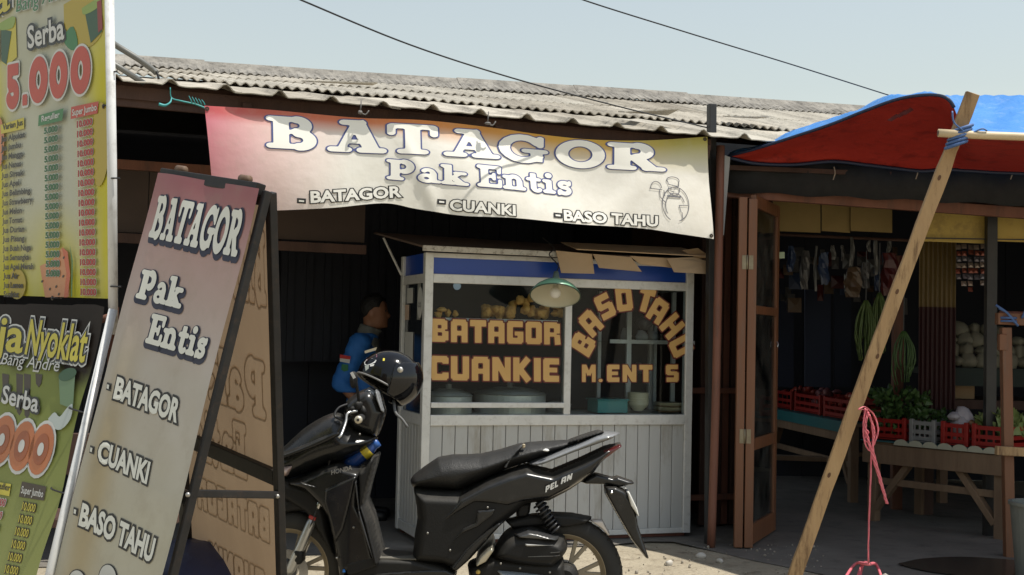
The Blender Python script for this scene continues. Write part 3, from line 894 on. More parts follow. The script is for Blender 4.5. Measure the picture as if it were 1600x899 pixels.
# hanging lamp with green enamel shade
lc = P(868, 452, 7.93)
lamp = thing('hanging_lamp', 'green enamel lamp shade with bare bulb hanging in front of the cart', 'lamp', lc)
M_green = mat('green_enamel', (.20, .42, .27), .25, (.24, .47, .31), 6, .3, coat=.4)
M_cream = mat('cream_enamel', (.55, .53, .42), .4)
ax = np.array((.04, .50, 1.0))
prof = [(.155, -.045), (.152, -.030), (.13, .0), (.09, .032), (.05, .052), (.026, .065)]
sh = mk('lamp_shade', *lathe(prof, lc, ax, 40), M_green, lamp, smooth=True)
mk('shade_lining', *lathe([(r - .003, h - .004) for r, h in prof], lc, ax, 40), M_cream, lamp, smooth=True, fixn=False)
mk('shade_rim', *lathe([(.155 + .004 * math.cos(a), -.045 + .004 * math.sin(a)) for a in np.linspace(0, 2 * math.pi, 9)[:-1]], lc, ax, 40, True), mat('rim_dark', (.05, .09, .06), .4), lamp, smooth=True)
mk('lamp_socket', *lathe([(.0001, .125), (.016, .12), (.020, .09), (.028, .062), (.028, .05)], lc, ax, 16), mat('grey_green_socket', (.12, .16, .14), .5), lamp, smooth=True)
bx_ = ax / np.linalg.norm(ax)
mk('light_bulb', *sphere(lc - bx_ * .026, .036, 10), mat('frosted_bulb', (.75, .73, .68), .25), lamp, smooth=True)
mk('bulb_neck', *lathe([(.017, .03), (.02, .01), (.028, -.008)], lc, ax, 14), mat('bulb_base', (.55, .55, .5), .4), lamp, smooth=True)
mk('lamp_cord', *tube(curve_pts([lc + bx_ * .12, lc + bx_ * .17 + FD * .012, P(858, 398, 7.95), P(866, 388, 8.0), P(848, 372, 8.15)], 16), .004, 6), M_black, lamp)

# cart contents
M_tofu = mat('fried_tofu', (.62, .29, .06), .7, (.80, .48, .15), 25, .3, bump=.5, bscale=60)
base_t = sphere((0, 0, 0), 1, 6)
def lump(c, r, seed):
    q = random.Random(seed)
    a = [q.uniform(.7, 1.25) for _ in range(3)]
    V = []
    for v in base_t[0]:
        d = 1 + .22 * math.sin(3.1 * v[0] + seed) * math.cos(2.7 * v[1] + seed * 2) + .12 * math.sin(5 * v[2] + seed)
        V.append(np.array(c) + v * r * d * np.array(a))
    return V, base_t[1]
tl = [(684, 491), (700, 489), (690, 484), (712, 491)]
tl2 = []
q = random.Random(5)
for i in range(46):
    px = q.uniform(758, 876)
    top = 474 if px > 800 else 482
    if px > 808: top = 463
    tl2.append((px, q.uniform(top, 492)))
for i, (px, py) in enumerate(tl + tl2):
    v = .075 + q.uniform(0, .12)
    uu, zz = fuz(px, py, v)
    mk('fried_tofu_piece', *lump(F(uu, v, max(zz, zt + .018)), .031 if i > 3 else .024, i), M_tofu, None, smooth=True,
       label='golden fried tofu piece in the heap behind the lettered glass' if i > 3 else 'golden fried tofu piece at the left end of the cart shelf', cat='fried tofu', group='fried tofu pile' if i > 3 else 'fried tofu at the left')
M_potal = mat('dull_aluminium_pot', (.55, .55, .53), .42, (.63, .63, .61), 6, .3, metal=.4)
def pot(name, px, r, v, h, label):
    u_ = fuz(px, 640, v)[0]
    o = thing(name, label, 'pot', F(u_, v, ZC1 - .004))
    c = F(u_, v, ZC1 - .003)
    mk('pot_body', *lathe([(.0001, 0), (r, 0), (r, h), (r + .008, h + .004), (r - .006, h + .002), (r - .008, .01)], c, n=40), M_potal, o, smooth=False)
    mk('pot_lid', *lathe([(r + .002, h + .006), (r * .9, h + .02), (r * .4, h + .045), (.02, h + .05), (.02, h + .075), (.0001, h + .08)], c, n=40), M_potal, o, smooth=True)
pot('cooking_pot', 700, .155, .24, .11, 'smaller aluminium cooking pot behind the left end of the cart glass')
pot('cooking_pot', 796, .24, .30, .12, 'large wide aluminium cooking pot in the middle of the cart')
def bowl_stack(px, v, r, n, m, label, name='bowl_stack'):
    u_ = fuz(px, 640, v)[0]; c = F(u_, v, ZC1)
    o = thing(name, label, 'bowls', c)
    for i in range(n):
        mk('bowl', *lathe([(r * .45, 0), (r * .5, .008), (r * .85, .035), (r, .06), (r * .97, .06), (r * .8, .036), (.001, .014)], c + UP * (.013 + i * .016), n=28), m, o, smooth=True)
M_bowl = mat('cream_china', (.62, .55, .38), .3, (.68, .61, .44), 4, .3)
bowl_stack(997, .2, .075, 5, M_bowl, 'stack of cream bowls behind the right pane of the cart')
def plate_stack(px, v, r, n, label):
    u_ = fuz(px, 640, v)[0]; c = F(u_, v, ZC1)
    o = thing('plate_stack', label, 'plates', c)
    for i in range(n):
        mk('plate', *lathe([(r * .5, 0), (r * .6, .004), (r, .014), (r, .017), (r * .6, .008), (.001, .005)], c + UP * (.002 + i * .0105), n=32), M_bowl if i % 3 else mat('brown_china', (.3, .2, .11), .35), o, smooth=True)
plate_stack(1046, .2, .115, 6, 'low stack of cream plates at the right end of the cart')
u_ = fuz(950, 640, .2)[0]
mk('teal_basin', *merge(fbox(u_ - .11, u_ + .11, .12, .30, ZC1 + .002, ZC1 + .085), fbox(u_ - .12, u_ + .12, .11, .31, ZC1 + .085, ZC1 + .095)), mat('teal_plastic', (.07, .3, .3), .4), None, bevel=.012, label='teal plastic basin beside the bowls inside the cart', cat='basin')
u_ = fuz(1005, 520, .4)[0]
mk('plastic_bag', *merge(lump(F(u_ - .12, .42, zx(529) + .02), .05, 3), lump(F(u_ + .0, .42, zx(529) + .015), .05, 9), lump(F(u_ + .1, .44, zx(529) + .015), .045, 14)), mat('white_translucent_plastic', (.5, .5, .52), .35), None, smooth=True, label='crumpled white plastic bag on the glass shelf of the cart', cat='plastic bag')
for i, (px, py) in enumerate(((1010, 505), (1000, 577))):
    u_, z_ = fuz(px, py, .42)
    mk('food_bag', *lump(F(u_, .45, z_), .045, 20 + i), mat('dark_clear_plastic', (.14, .13, .14), .3), None, smooth=True, label=('small filled plastic bag above the glass shelf of the cart', 'small filled plastic bag under the glass shelf of the cart')[i], cat='food bag')
u_ = fuz(870, 640, .35)[0]
mk('lidded_pan', *lathe([(.0001, 0), (.085, 0), (.09, .05), (.095, .05), (.06, .065), (.0001, .07)], F(u_, .33, ZC1), n=30), M_potal, None, smooth=True, label='low round metal pan beside the large pot in the cart', cat='pan')

# ------------------------------------------------------------------ hanging banner
VB = VE + .018
def lin(pts, x):
    for (a, b), (c, d) in zip(pts[:-1], pts[1:]):
        if x <= c: return b + (d - b) * (x - a) / (c - a)
    return pts[-1][1]
topE = [(319, 166), (430, 172), (563, 184), (660, 188), (763, 198), (860, 211), (930, 218), (1010, 219), (1108, 213)]
botE = [(336, 331), (430, 329), (520, 325), (600, 318), (650, 327), (720, 338), (800, 342), (900, 351), (1000, 357), (1060, 366), (1113, 374)]
bp0 = fplane(VB)
def bill(a, b):
    """how far the cloth stands out of its plane, towards the street (+)"""
    s = (a + 1.9) / 3.9
    t = (2.72 - .11 * (a + 1.9) - b)            # 0 at the top edge, about .65 at the bottom
    t = max(0.0, min(.75, t)) / .68
    h = .035 * math.sin(min(t, 1.0) * math.pi * .85)
    h += .030 * t * math.sin(a * 2.3 + .6) + .012 * math.sin(a * 5.2 + b * 6)
    h -= .026 * math.exp(-((a - 1.0) / .55) ** 2) * math.exp(-((t - .22) / .35) ** 2)
    h += .012 * math.exp(-((a + .35 - (t * .35)) / .05) ** 2) * math.sin(t * 3.0)
    h += .012 * math.exp(-((a - 1.25 + (t * .5)) / .08) ** 2) * math.sin(t * 3.0)
    h -= .012 * math.exp(-((a + 1.62 - t * .22) / .07) ** 2) * math.sin(t * 2.6)
    h += .007 * math.exp(-((a - .35 + t * .25) / .05) ** 2)
    return h - .01
bp = fplane(VB, bill)
cT = curve_pts([bp0.ab(*p) for p in topE], 120); cB = curve_pts([bp0.ab(*p) for p in botE], 120)
V, Fc, Cc = [], [], []
NV = 34
def mixc(a, b, t):
    t = max(0, min(1, t)); return np.array(a) * (1 - t) + np.array(b) * t
for i in range(121):
    for j in range(NV + 1):
        t = j / NV
        a, b = cT[i] * (1 - t) + cB[i] * t
        V.append(bp.world(a, b))
        s = i / 120
        side = mixc((.74, .22, .29), (.88, .62, .60), (s + t * .05) / .12)
        side = mixc(side, (.92, .89, .82), (s + t * .05 - .12) / .14)
        topc = mixc((.60, .10, .12), (.72, .25, .07), s / .35); topc = mixc(topc, (.70, .42, .06), (s - .35) / .35); topc = mixc(topc, (.50, .44, .10), (s - .75) / .2)
        Cc.append(mixc(topc, side, (t - .05) / (.10 + .24 * s)))  # printed top tint, drawn deeper at right to colour in the eave shade
w = NV + 1
for i in range(120):
    for j in range(NV): Fc.append((i * w + j, i * w + j + 1, (i + 1) * w + j + 1, (i + 1) * w + j))
ban = thing('hanging_banner', 'long faded pink and white banner reading BATAGOR Pak Entis under the eave', 'banner', F(.2, VB, 2.0))
M_ban = mat('banner_vinyl', (1, 1, 1), .62, (.93, .92, .88), 3.0, .35, vcol=True, transl=.08, bump=.12, bscale=16, dirt=(.55, .5, .4), dirt_amt=.16)
cloth = mk('banner_cloth', V, Fc, M_ban, ban, smooth=True, cols=Cc, fixn=False)
M_bwhite = mat('banner_white_ink', (.90, .88, .81), .6)
M_bblue = mat('banner_blue_ink', (.07, .09, .26), .6, (.1, .12, .3), 5, .3)
M_bblack = mat('banner_black_ink', (.02, .02, .02), .6)
# big letters
big = [('B', 415, 231, 498, 235, 181), ('A', 511, 236, 603, 240, 186), ('T', 604, 239, 684, 243, 193), ('A', 691, 244, 780, 249, 200), ('G', 779, 250, 857, 256, 208), ('O', 869, 258, 948, 263, 218), ('R', 950, 263, 1040, 268, 222)]
for ch, x0, y0, x1, y1, yt in big:
    w_l, st = SL[ch]
    for (g, m, h) in ((.043, M_bblue, .003), (.012, M_bwhite, .0055)):
        V, Fc, _ = word(SL, ch, g, .035)
        put('lettering', bp, V, Fc, affine(bp0, w_l, (x0, y0), (x1, y1), (x0, yt)), h, m, cloth)
def ban_word(text, p0, p1, ph, gap=.02):
    for (g, m, h) in ((.058, M_bblue, .003), (.012, M_bwhite, .0055)):
        V, Fc, w_l = word(SL, text, g, .05, gap)
        put('lettering', bp, V, Fc, affine(bp0, w_l, p0, p1, ph), h, m, cloth)
ban_word('Pak', (603, 280), (728, 292), (603, 249))
ban_word('Entis', (742, 292), (896, 306), (742, 258))
class _BP:      # text_on on the relief: fit on the flat plane, lift by the relief
    def __init__(s): s.ab = bp0.ab; s.world = bp.world
bpp = _BP()
for txt, p0, p1, ph in (('BATAGOR', (486, 317), (625, 308), (485, 300)), ('CUANKI', (701, 329), (800, 338), (701, 313)), ('BASO TAHU', (879, 345), (1026, 354), (879, 329))):
    text_on(bpp, cloth, txt, p0, p1, ph, ((.14, M_bblack, 0, 0), (.05, M_bwhite, 0, 0)), cut=.5, h0=.003)
for (x, y) in ((465, 315), (682, 317), (863, 338)):
    blob_on('lettering', bpp, cloth, [(x - 1.5, y - 5), (x + 12.5, y - 4), (x + 12.5, y + 4), (x - 1.5, y + 3)], M_bblack, .003)
    blob_on('lettering', bpp, cloth, [(x + 1.5, y - 2), (x + 9.5, y - 1.3), (x + 9.5, y + 1.2), (x + 1.5, y + .6)], M_bwhite, .0045)
# chef emblem: an oval, a figure with a tall cap and a domed tray, drawn in thin lines
def emblem(pl, parent, cx, cy, s, m, h, lines=None, wid=.035):
    st = []
    st += arc(.12, -.25, .62, .82, -75, 245, wid, 40)
    st += arc(.1, -.35, .45, .62, 20, 215, wid, 24) + arc(.05, .42, .27, .24, 150, 390, wid, 20)
    st += arc(.02, .88, .30, .17, -20, 200, wid, 16) + RD(-.2, .68, .28, .6, wid) + RD(-.2, .7, -.24, .84, wid) + RD(.28, .62, .3, .82, wid)
    st += arc(-.78, .48, .25, .30, 0, 190, wid, 16) + RD(-1.08, .44, -.5, .4, wid)
    st += RD(-.62, .4, -.6, .05, wid) + RD(-.6, .05, -.35, -.2, wid) + RD(-.42, .38, -.38, .1, wid)
    st += RD(-.25, .12, .33, .1, wid * 2.2) + RD(.28, -.3, .68, -.28, wid) + RD(.28, -.3, .36, -.62, wid) + RD(.4, -.62, .44, -.98, wid)
    st += RD(-.1, .38, .05, .32, wid) + RD(.05, .46, .12, .46, wid) + RD(-.1, .47, -.03, .47, wid)
    V, Fc = strokes_mesh(st, 0, (-1.3, -1.3, 1.3, 1.3), .028)
    a0 = pl.ab(cx, cy); sa = abs(pl.ab(cx + s, cy)[0] - a0[0]); sb = abs(pl.ab(cx, cy - s)[1] - a0[1])
    put('emblem', pl, V, Fc, lambda x, y: (a0[0] + x * sa, a0[1] + y * sb), h, m, parent)
emblem(bpp, cloth, 1051, 311, 33, mat('emblem_grey_ink', (.16, .16, .18), .6), .004)
# eyelets and ties
for (px, py) in ((323, 171), (1104, 217), (1109, 369)):
    a, b = bp0.ab(px, py)
    mk('eyelet', *lathe([(.004, .001), (.012, .001), (.012, .004), (.004, .004)], bp.world(a, b, .001), -FN, 14), mat('eyelet_metal', (.06, .05, .04), .5, metal=.6), cloth)
M_teal = mat('teal_raffia', (.03, .26, .27), .5, (.05, .34, .34), 20, .3)
c0 = F(*[fuz(323, 170, VB)[0], VB, fuz(323, 170, VB)[1]])
def fp(px, py, v): a = fuz(px, py, v); return F(a[0], v, a[1])
tie = merge(tube(curve_pts([c0, fp(305, 163, VB), fp(283, 158, VB), fp(268, 153, VE + .03), fp(266, 137, VE + .02)], 20), [.0055 - .0025 * i / 20 for i in range(21)], 6),
            tube(curve_pts([fp(268, 153, VB - .02), fp(266, 160, VB - .04), fp(258, 165, VB - .05), fp(248, 163, VB - .05)], 12), [.003 + .006 * (i / 12) for i in range(13)], 6),
            *[tube(curve_pts([fp(300 + k * 5, 161 + k * .9, VB - .01), fp(298 + k * 5, 156 + k, VB - .02), fp(295 + k * 5, 150 + k * 1.5, VB - .02)], 6), [.004, .004, .0035, .003, .0025, .002, .0015], 5) for k in range(5)])
mk('teal_tie', *tie, M_teal, None, smooth=True, label='frayed teal raffia tie at the left end of the banner', cat='rope')
for (px, py, lab) in ((563, 176, 'dark knotted tie above the second letter of the banner'), (762, 193, 'grey knotted tie above the middle of the banner')):
    c_ = fp(px, py, VE - .02)
    mk('knotted_tie', *merge(lump(c_, .013, px), tube([c_, c_ + np.array((.004, 0, .07))], .004, 6), tube(curve_pts([c_, c_ + FD * .03 - UP * .01, c_ + FD * .05 + UP * .015], 6), .004, 5)), mat('grey_rag', (.16, .15, .14), .8), None, smooth=True, label=lab, cat='tie')
def proj(p):
    c = CR.T @ (np.array(p) - CAMP); return CX + FPX * c[0] / -c[2], CY - FPX * c[1] / -c[2]
# ================================================================== SIGNS ON THE LEFT
M_sgrey = mat('faded_grey_vinyl', (.40, .375, .33), .55, (.46, .43, .385), 2.0, .35, vcol=False)
M_aframe = mat('aboard_print', (1, 1, 1), .5, (.86, .83, .76), 2.6, .35, vcol=True, transl=.12, bump=.06, bscale=9, dirt=(.3, .25, .17), dirt_amt=.25)
M_aback = mat('aboard_back_cloth', (.31, .22, .142), .6, (.36, .26, .168), 3, .3, transl=.40, stretch=(3, 3, .5))
M_ink = mat('navy_ink', (.018, .02, .045), .55)
M_inkblk = mat('black_ink', (.016, .016, .016), .55)
M_lwhite = mat('sign_white_ink', (.68, .68, .61), .55)

TL = np.array(P(250, 271, 4.0)); TR = np.array(P(409, 296, 3.6))
e1 = TR - TL
BLp = np.array(P(90, 899, 3.92)); e2 = BLp - TL
e3 = np.array((.0, .36, -1.2))
def down(p, e): return p + e * (p[2] / -e[2])
aboard = thing('a_board', 'tall leaning folding sign board reading BATAGOR Pak Entis left of the scooter', 'sign board', (TL[0], TL[1] - .1, 0))
apl = Plane(TL, e1, -e2)
def apt(s, t, h=0): return TL + e1 * s + e2 * t + apl.n * h
# printed front sheet with a wavy right edge
def wob(s, t):
    return .010 * math.sin(t * 9 + 1) * s ** 6 + .006 * math.sin(t * 14) * (1 - s) ** 6
def abill(s, t): return .006 + .006 * math.sin(s * 5 + t * 2) + .010 * math.exp(-((s - .12) / .07) ** 2) * math.sin(t * 3) + (.008 * math.sin(s * 9) * math.exp(-(t / .08) ** 2))
V, Fc, Cc = [], [], []
NS, NT = 40, 90; TMAX = 1.38
for j in range(NT + 1):
    for i in range(NS + 1):
        s = i / NS * .985 - .005; t = j / NT * TMAX
        V.append(apt(s + wob(i / NS, t), t, abill(s, t)))
        c_ = mixc((.36, .13, .145), (.48, .32, .30), (t - .02) / .16); c_ = mixc(c_, (.50, .465, .415), (t - .16) / .3)
        c_ = mixc(c_, (.50, .48, .385), (t - .5) / .3)
        c_ = mixc(c_, (.42, .33, .17), .75 * math.exp(-((s - .16 - .05 * t) / .14) ** 2) * min(1, max(0, (t - .3) / .4)))
        Cc.append(c_)
w = NS + 1
for j in range(NT):
    for i in range(NS): Fc.append((j * w + i, j * w + i + 1, (j + 1) * w + i + 1, (j + 1) * w + i))
asheet = mk('front_sheet', V, Fc, M_aframe, aboard, smooth=True, cols=Cc, fixn=False)
class _AP:
    def __init__(s): s.ab = apl.ab
    def world(s, a, b, h=0):
        S = a / np.linalg.norm(e1); T = -b / np.linalg.norm(e2)
        return apt(S, T, h + abill(S, T))
app = _AP()
# frames
def leg(name, a, b, w=.035, d=.03, up=None): return mk(name, *bar(a, b, w, d, apl.n if up is None else up), M_blackmetal, aboard, bevel=.003)
o_ = -apl.n * .012
leg('front_leg', TL + o_ + e1 * .02, down(TL, e2) + o_ + e1 * .02)
leg('front_leg', TR + o_ * 1.6, down(TR, e2) + o_ * 1.6, .02, .024)
leg('top_rail', TL + o_, TR + o_ - e1 * .04)
leg('cross_rail', apt(0.04, 1.30) + o_, apt(.96, 1.30) + o_)
leg('cross_rail', apt(0.04, .70) + o_ * 2.2, apt(.96, .70) + o_ * 2.2)
nb = np.cross(e1, e3); nb /= np.linalg.norm(nb)
q_ = np.array((.02, .03, -.005))
BTL, BTR = TL + q_, TR + q_
leg('back_leg', BTL, down(BTL, e3), .035, .03, nb)
leg('back_leg', BTR, down(BTR, e3), .026, .026, nb)
def bpt(s, t, h=0): return BTL + e1 * s + e3 * t + nb * h
leg('back_rail', bpt(0, .02), bpt(1, .02), .03, .03, nb)
leg('back_rail', bpt(.03, .70), bpt(.97, .70), .05, .02, nb)
leg('back_rail', bpt(.03, 1.3), bpt(.97, 1.3), .03, .02, nb)
tie_a = P(283, 773, 1); # spreader bars joining the two frames at the sides
def on_line(a, e, py):
    best = min(np.linspace(0, 1.45, 300), key=lambda t: abs(proj(a + e * t)[1] - py)); return a + e * best
leg('spreader_bar', on_line(TR + o_ * 1.0, e2, 772), on_line(BTR, e3, 775), .022, .022, (0, 0, 1))
leg('spreader_bar', on_line(TL + o_ * 3, e2, 700), on_line(BTL, e3, 720), .022, .022, (0, 0, 1))
for p, e in ((on_line(TR + o_, e2, 772), 1), (on_line(BTR, e3, 775), 1)):
    mk('bolt', *sphere(p + np.array((.0, -.03, 0)), .007, 6), mat('bolt_steel', (.35, .34, .32), .4, metal=.8), aboard, smooth=True)
for s in (.17, .80):
    c_ = apt(s, -.012) + np.array((.01, .012, .006))
    mk('hinge', *tube([c_ - e1 * .035, c_ + e1 * .035], .013, 10), mat('rusty_hinge', (.09, .05, .03), .7, (.16, .1, .06), 30, .3), aboard, smooth=True)
# translucent back sheet; the ink sits on its far side and darkens the light coming through
V, Fc = [], []
for j in range(31):
    for i in range(13): V.append(bpt(.03 + i / 12 * .93, j / 30 * 1.40 + .02, .012))
for j in range(30):
    for i in range(12): Fc.append((j * 13 + i, j * 13 + i + 1, (j + 1) * 13 + i + 1, (j + 1) * 13 + i))
bsheet = mk('back_sheet', V, Fc, M_aback, aboard, smooth=True, fixn=False)
if np.dot(nb, np.array((1, 1, 1))) < 0: sgn = -1
else: sgn = 1
M_through = mat('ink_showing_through', (.33, .235, .15), .8, transl=.62)
def back_word(V, Fc, W_, s0, s1, t0, t1):
    """printed on the outer side: mirrored as seen from inside, dimming the light that comes through"""
    pts = [bpt(s1 - (s1 - s0) * x / W_, t1 - (t1 - t0) * y, .0145) for x, y in V]
    mk('lettering', pts, Fc, M_through, bsheet, fixn=False)
for txt, s0, s1, t0, t1 in (('BATAGOR', .10, .90, .10, .27), ('Pak', .30, .86, .42, .56), ('Entis', .12, .66, .60, .74)):
    V, Fc, wl = word(SL, txt, .02, .045, .04, ring=.05)
    back_word(V, Fc, wl, s0, s1, t0, t1)
for txt, s0, s1, t0, t1 in (('BATAGOR', .12, .86, .80, .885), ('CUANKI', .22, .80, .975, 1.06), ('BASO TAHU', .06, .92, 1.13, 1.215)):
    V, Fc, wl = word(BL, txt, .02, .05, .12, ring=.06)
    back_word(V, Fc, wl, s0, s1, t0, t1)

# front lettering, following the photo's baselines
for (g, m, h, dx, dy) in ((.10, M_ink, .002, .06, -.05), (.01, M_lwhite, .0045, 0, 0)):
    V, Fc, wl = word(SL, 'BATAGOR', g, .045, -.02)
    put('lettering', app, [(x + dx, y + dy) for x, y in V], Fc, affine(apl, wl, (240, 372), (371, 402), (257, 309)), h, m, asheet)
for txt, p0, p1, ph in (('Pak', (222, 467), (285, 483), (233, 424)), ('Entis', (233, 536), (321, 562), (245, 492))):
    for (g, m, h, dx, dy) in ((.13, M_ink, .002, 0, -.08), (.02, M_lwhite, .0045, 0, 0)):
        V, Fc, wl = word(SL, txt, g, .045, .0)
        put('lettering', app, [(x + dx, y + dy) for x, y in V], Fc, affine(apl, wl, p0, p1, ph), h, m, asheet)
for txt, p0, p1, ph in (('BATAGOR', (187, 623), (276, 659), (194, 592)), ('CUANKI', (161, 721), (230, 755), (167, 691)), ('BASO TAHU', (132, 820), (239, 878), (139, 788))):
    text_on(app, asheet, txt, p0, p1, ph, ((.17, M_inkblk, 0, 0), (.06, M_lwhite, 0, 0)), h0=.002)
for (x, y) in ((180, 607), (153, 705), (126, 801)):
    blob_on('lettering', app, asheet, [(x - 4, y - 8), (x + 5, y - 5), (x + 3.5, y + 7), (x - 5, y + 4)], M_inkblk, .002)
    blob_on('lettering', app, asheet, [(x - 2, y - 4.5), (x + 2.5, y - 3), (x + 1.5, y + 3.5), (x - 2.5, y + 2)], M_lwhite, .004)
# line drawing at the foot of the board
for (cx, cy, rx, ry) in ((170, 905, 15, 24), (125, 908, 13, 18)):
    pts = [(cx + rx * math.cos(a), cy + ry * math.sin(a)) for a in np.linspace(0, 2 * math.pi, 25)[:-1]]
    blob_on('drawing', app, asheet, pts, M_inkblk, .002)
    blob_on('drawing', app, asheet, [(cx + (rx - 1.8) * math.cos(a), cy + (ry - 1.8) * math.sin(a)) for a in np.linspace(0, 2 * math.pi, 25)[:-1]], mat('drawing_white', (.5, .5, .46), .6), .0035)

# ------------------------------------------------------------------ juice signs
M_pole = mat('white_pipe', (.58, .58, .57), .35, (.66, .66, .65), 6, .3, dirt=(.3, .28, .25), dirt_amt=.5)
M_rust = mat('rust_brown', (.10, .04, .025), .8, (.17, .075, .05), 12, .3)
JB = np.array(P(172, 467, 4.12)); j1 = np.array((.40, -.45, -.012)); j1 /= np.linalg.norm(j1)
jup = np.array((-.02, .0, 1.0))
jpl = Plane(JB, j1, jup)
M_jprint = mat('juice_banner_print', (1, 1, 1), .6, (.9, .9, .86), 3, .4, vcol=True, transl=.1, bump=.05, bscale=6, spec=.2)
juice = thing('juice_banner', 'tall yellow juice price banner reading Serba 5.000 on white pole', 'banner', (JB[0], JB[1], 0))
JW, JH = 1.25, 1.42
V, Fc, Cc = [], [], []
for i in range(31):
    for j in range(51):
        a = -JW + i / 30 * (JW + .005); b = j / 50 * JH
        V.append(jpl.world(a, b, .004 * math.sin(a * 9 + b * 3) + .006 * math.sin(b * 8) * (i / 30) ** 4))
        # white centre, yellow towards the edges and the bottom
        sx, sy = proj(V[-1])
        yel = max(.06, (sx - 112) / 55, (sy - 300) / 150, (34 - sx) / 45 * (1 if sy > 100 else .6))
        yel = min(1, yel * (1 + .3 * math.sin(a * 13 + b * 5)))
        Cc.append(mixc((.50, .51, .44), (.55, .50, .045), yel * 1.0))
for i in range(30):
    for j in range(50): Fc.append((i * 51 + j, (i + 1) * 51 + j, (i + 1) * 51 + j + 1, i * 51 + j + 1))
jsheet = mk('banner_sheet', V, Fc, M_jprint, juice, smooth=True, cols=Cc, fixn=False)
pb = P(176, 500, 4.08); pt_ = pb + np.array((-.03, .01, 1.7))
mk('side_pole', *tube([P(177, 523, 4.085) , P(175, 250, 4.10), P(170, -60, 4.12)], .0155, 12), M_pole, juice, smooth=True)
mk('pole_foot', *bar(P(178, 480, 4.11), np.array((P(178, 480, 4.11)[0], 4.11, 0)), .03, .03, FN), M_rust, juice)
mk('side_pole', *tube([jpl.world(-JW - .02, -.1, -.02), jpl.world(-JW - .02, JH, -.02)], .019, 12), M_pole, juice, smooth=True)
for (px, py) in ((166, 167), (172, 115), (176, 280), (178, 448), (86, 466)):
    c_ = jpl.world(*jpl.ab(px, py), .008)
    mk('eyelet', *lathe([(.003, 0), (.008, 0), (.008, .003), (.003, .003)], c_, jpl.n, 12), mat('dark_eyelet', (.05, .035, .025), .6), juice)
    mk('wire_tie', *tube(curve_pts([c_ + jpl.n * .004, c_ + j1 * .02 + jpl.n * .01, c_ + j1 * .05 - jpl.n * .01], 6), .0028, 5), M_black, juice)
C_red = mat('print_red', (.42, .045, .025), .45, (.48, .06, .03), 6, .4); C_dred = mat('print_dark_red', (.24, .02, .012), .45)
C_green = mat('print_green', (.03, .17, .05), .45); C_dgreen = mat('print_dark_green', (.02, .075, .03), .45)
C_white = mat('print_white', (.56, .56, .53), .45); C_black = mat('print_black', (.015, .015, .015), .45)
C_yel = mat('print_yellow', (.50, .42, .03), .45, (.54, .47, .05), 4, .4); C_org = mat('print_orange', (.48, .15, .025), .45, (.52, .2, .04), 5, .3)
C_mel = mat('print_melon', (.50, .17, .07), .45, (.54, .26, .12), 7, .3); C_brown = mat('print_brown', (.05, .035, .022), .5)
C_lime = mat('print_lime', (.22, .32, .05), .45, (.28, .38, .08), 4, .4); C_dyel = mat('print_ochre', (.40, .30, .02), .45)
# fruit and cups
def ell(cx, cy, rx, ry, rot=0, n=20):
    c, s = math.cos(R(rot)), math.sin(R(rot))
    return [(cx + rx * math.cos(a) * c - ry * math.sin(a) * s, cy + rx * math.cos(a) * s + ry * math.sin(a) * c) for a in np.linspace(0, 2 * math.pi, n + 1)[:-1]]
def jb(pts, m, h, n=0): blob_on('print_shape', jpl, jsheet, pts, m, h, n)
jb([(103, 8), (128, -6), (150, -12), (166, 40), (150, 70), (122, 78), (106, 56)], C_dyel, .0085, 24)
jb([(136, 16), (160, 0), (164, 50), (146, 68)], C_dgreen, .0095, 0)
jb([(132, 14), (162, -4), (158, 12), (136, 24)], C_lime, .0100, 14)
jb([(156, 4), (163, 0), (165, 46), (158, 52)], C_dred, .0103)
jb([(104, 55), (118, 42), (126, 68), (118, 80), (106, 70)], C_green, .0098, 14)
jb([(4, 36), (28, 28), (30, 90), (14, 104), (6, 98)], C_yel, .0085)
jb([(5, 46), (22, 50), (14, 102), (6, 96)], C_dgreen, .0095)
jb([(2, 38), (26, 26), (24, 44), (4, 48)], C_lime, .010, 14)
jb([(-2, 44), (4, 40), (3, 96), (-2, 96)], C_dred, .0095)
jb(ell(160, 226, 15, 66, 2), C_dyel, .0085)
jb(ell(1, 222, 9, 40), C_mel, .0085)
jb(ell(30, 444, 14, 24), C_dyel, .0085)
jb([(66, 416), (84, 408), (100, 388), (112, 420), (112, 464), (74, 465)], C_mel, .0085, 0)
jb([(101, 386), (110, 394), (114, 430), (110, 465), (104, 465), (108, 428)], mat('print_melon_red', (.5, .1, .04), .45), .0095)
jb([(113, 380), (118, 408), (117, 464), (115, 464), (116, 410)], C_green, .0095)
for (x, y) in ((70, 440), (82, 452), (92, 448), (96, 460), (104, 403), (103, 432), (88, 424)): jb(ell(x, y, 1.3, 2.4, 20, 8), C_black, .0100)
# titles
text_on(jpl, jsheet, 'Raja', (-75, 60), (20, 15), (-75, 10), ((.12, C_white, 0, 0), (.07, C_black, 0, 0), (.02, C_yel, 0, 0)), h0=.0105)
text_on(jpl, jsheet, 'Bang Andre', (30, 20), (124, -8), (28, 0), ((.05, C_white, 0, 0), (.0, C_green, 0, 0)), h0=.0105, shear=.25)
text_on(jpl, jsheet, 'Serba', (49, 76), (105, 61), (48, 43), ((.16, C_black, 0, 0), (.035, C_white, 0, 0)), h0=.0105)
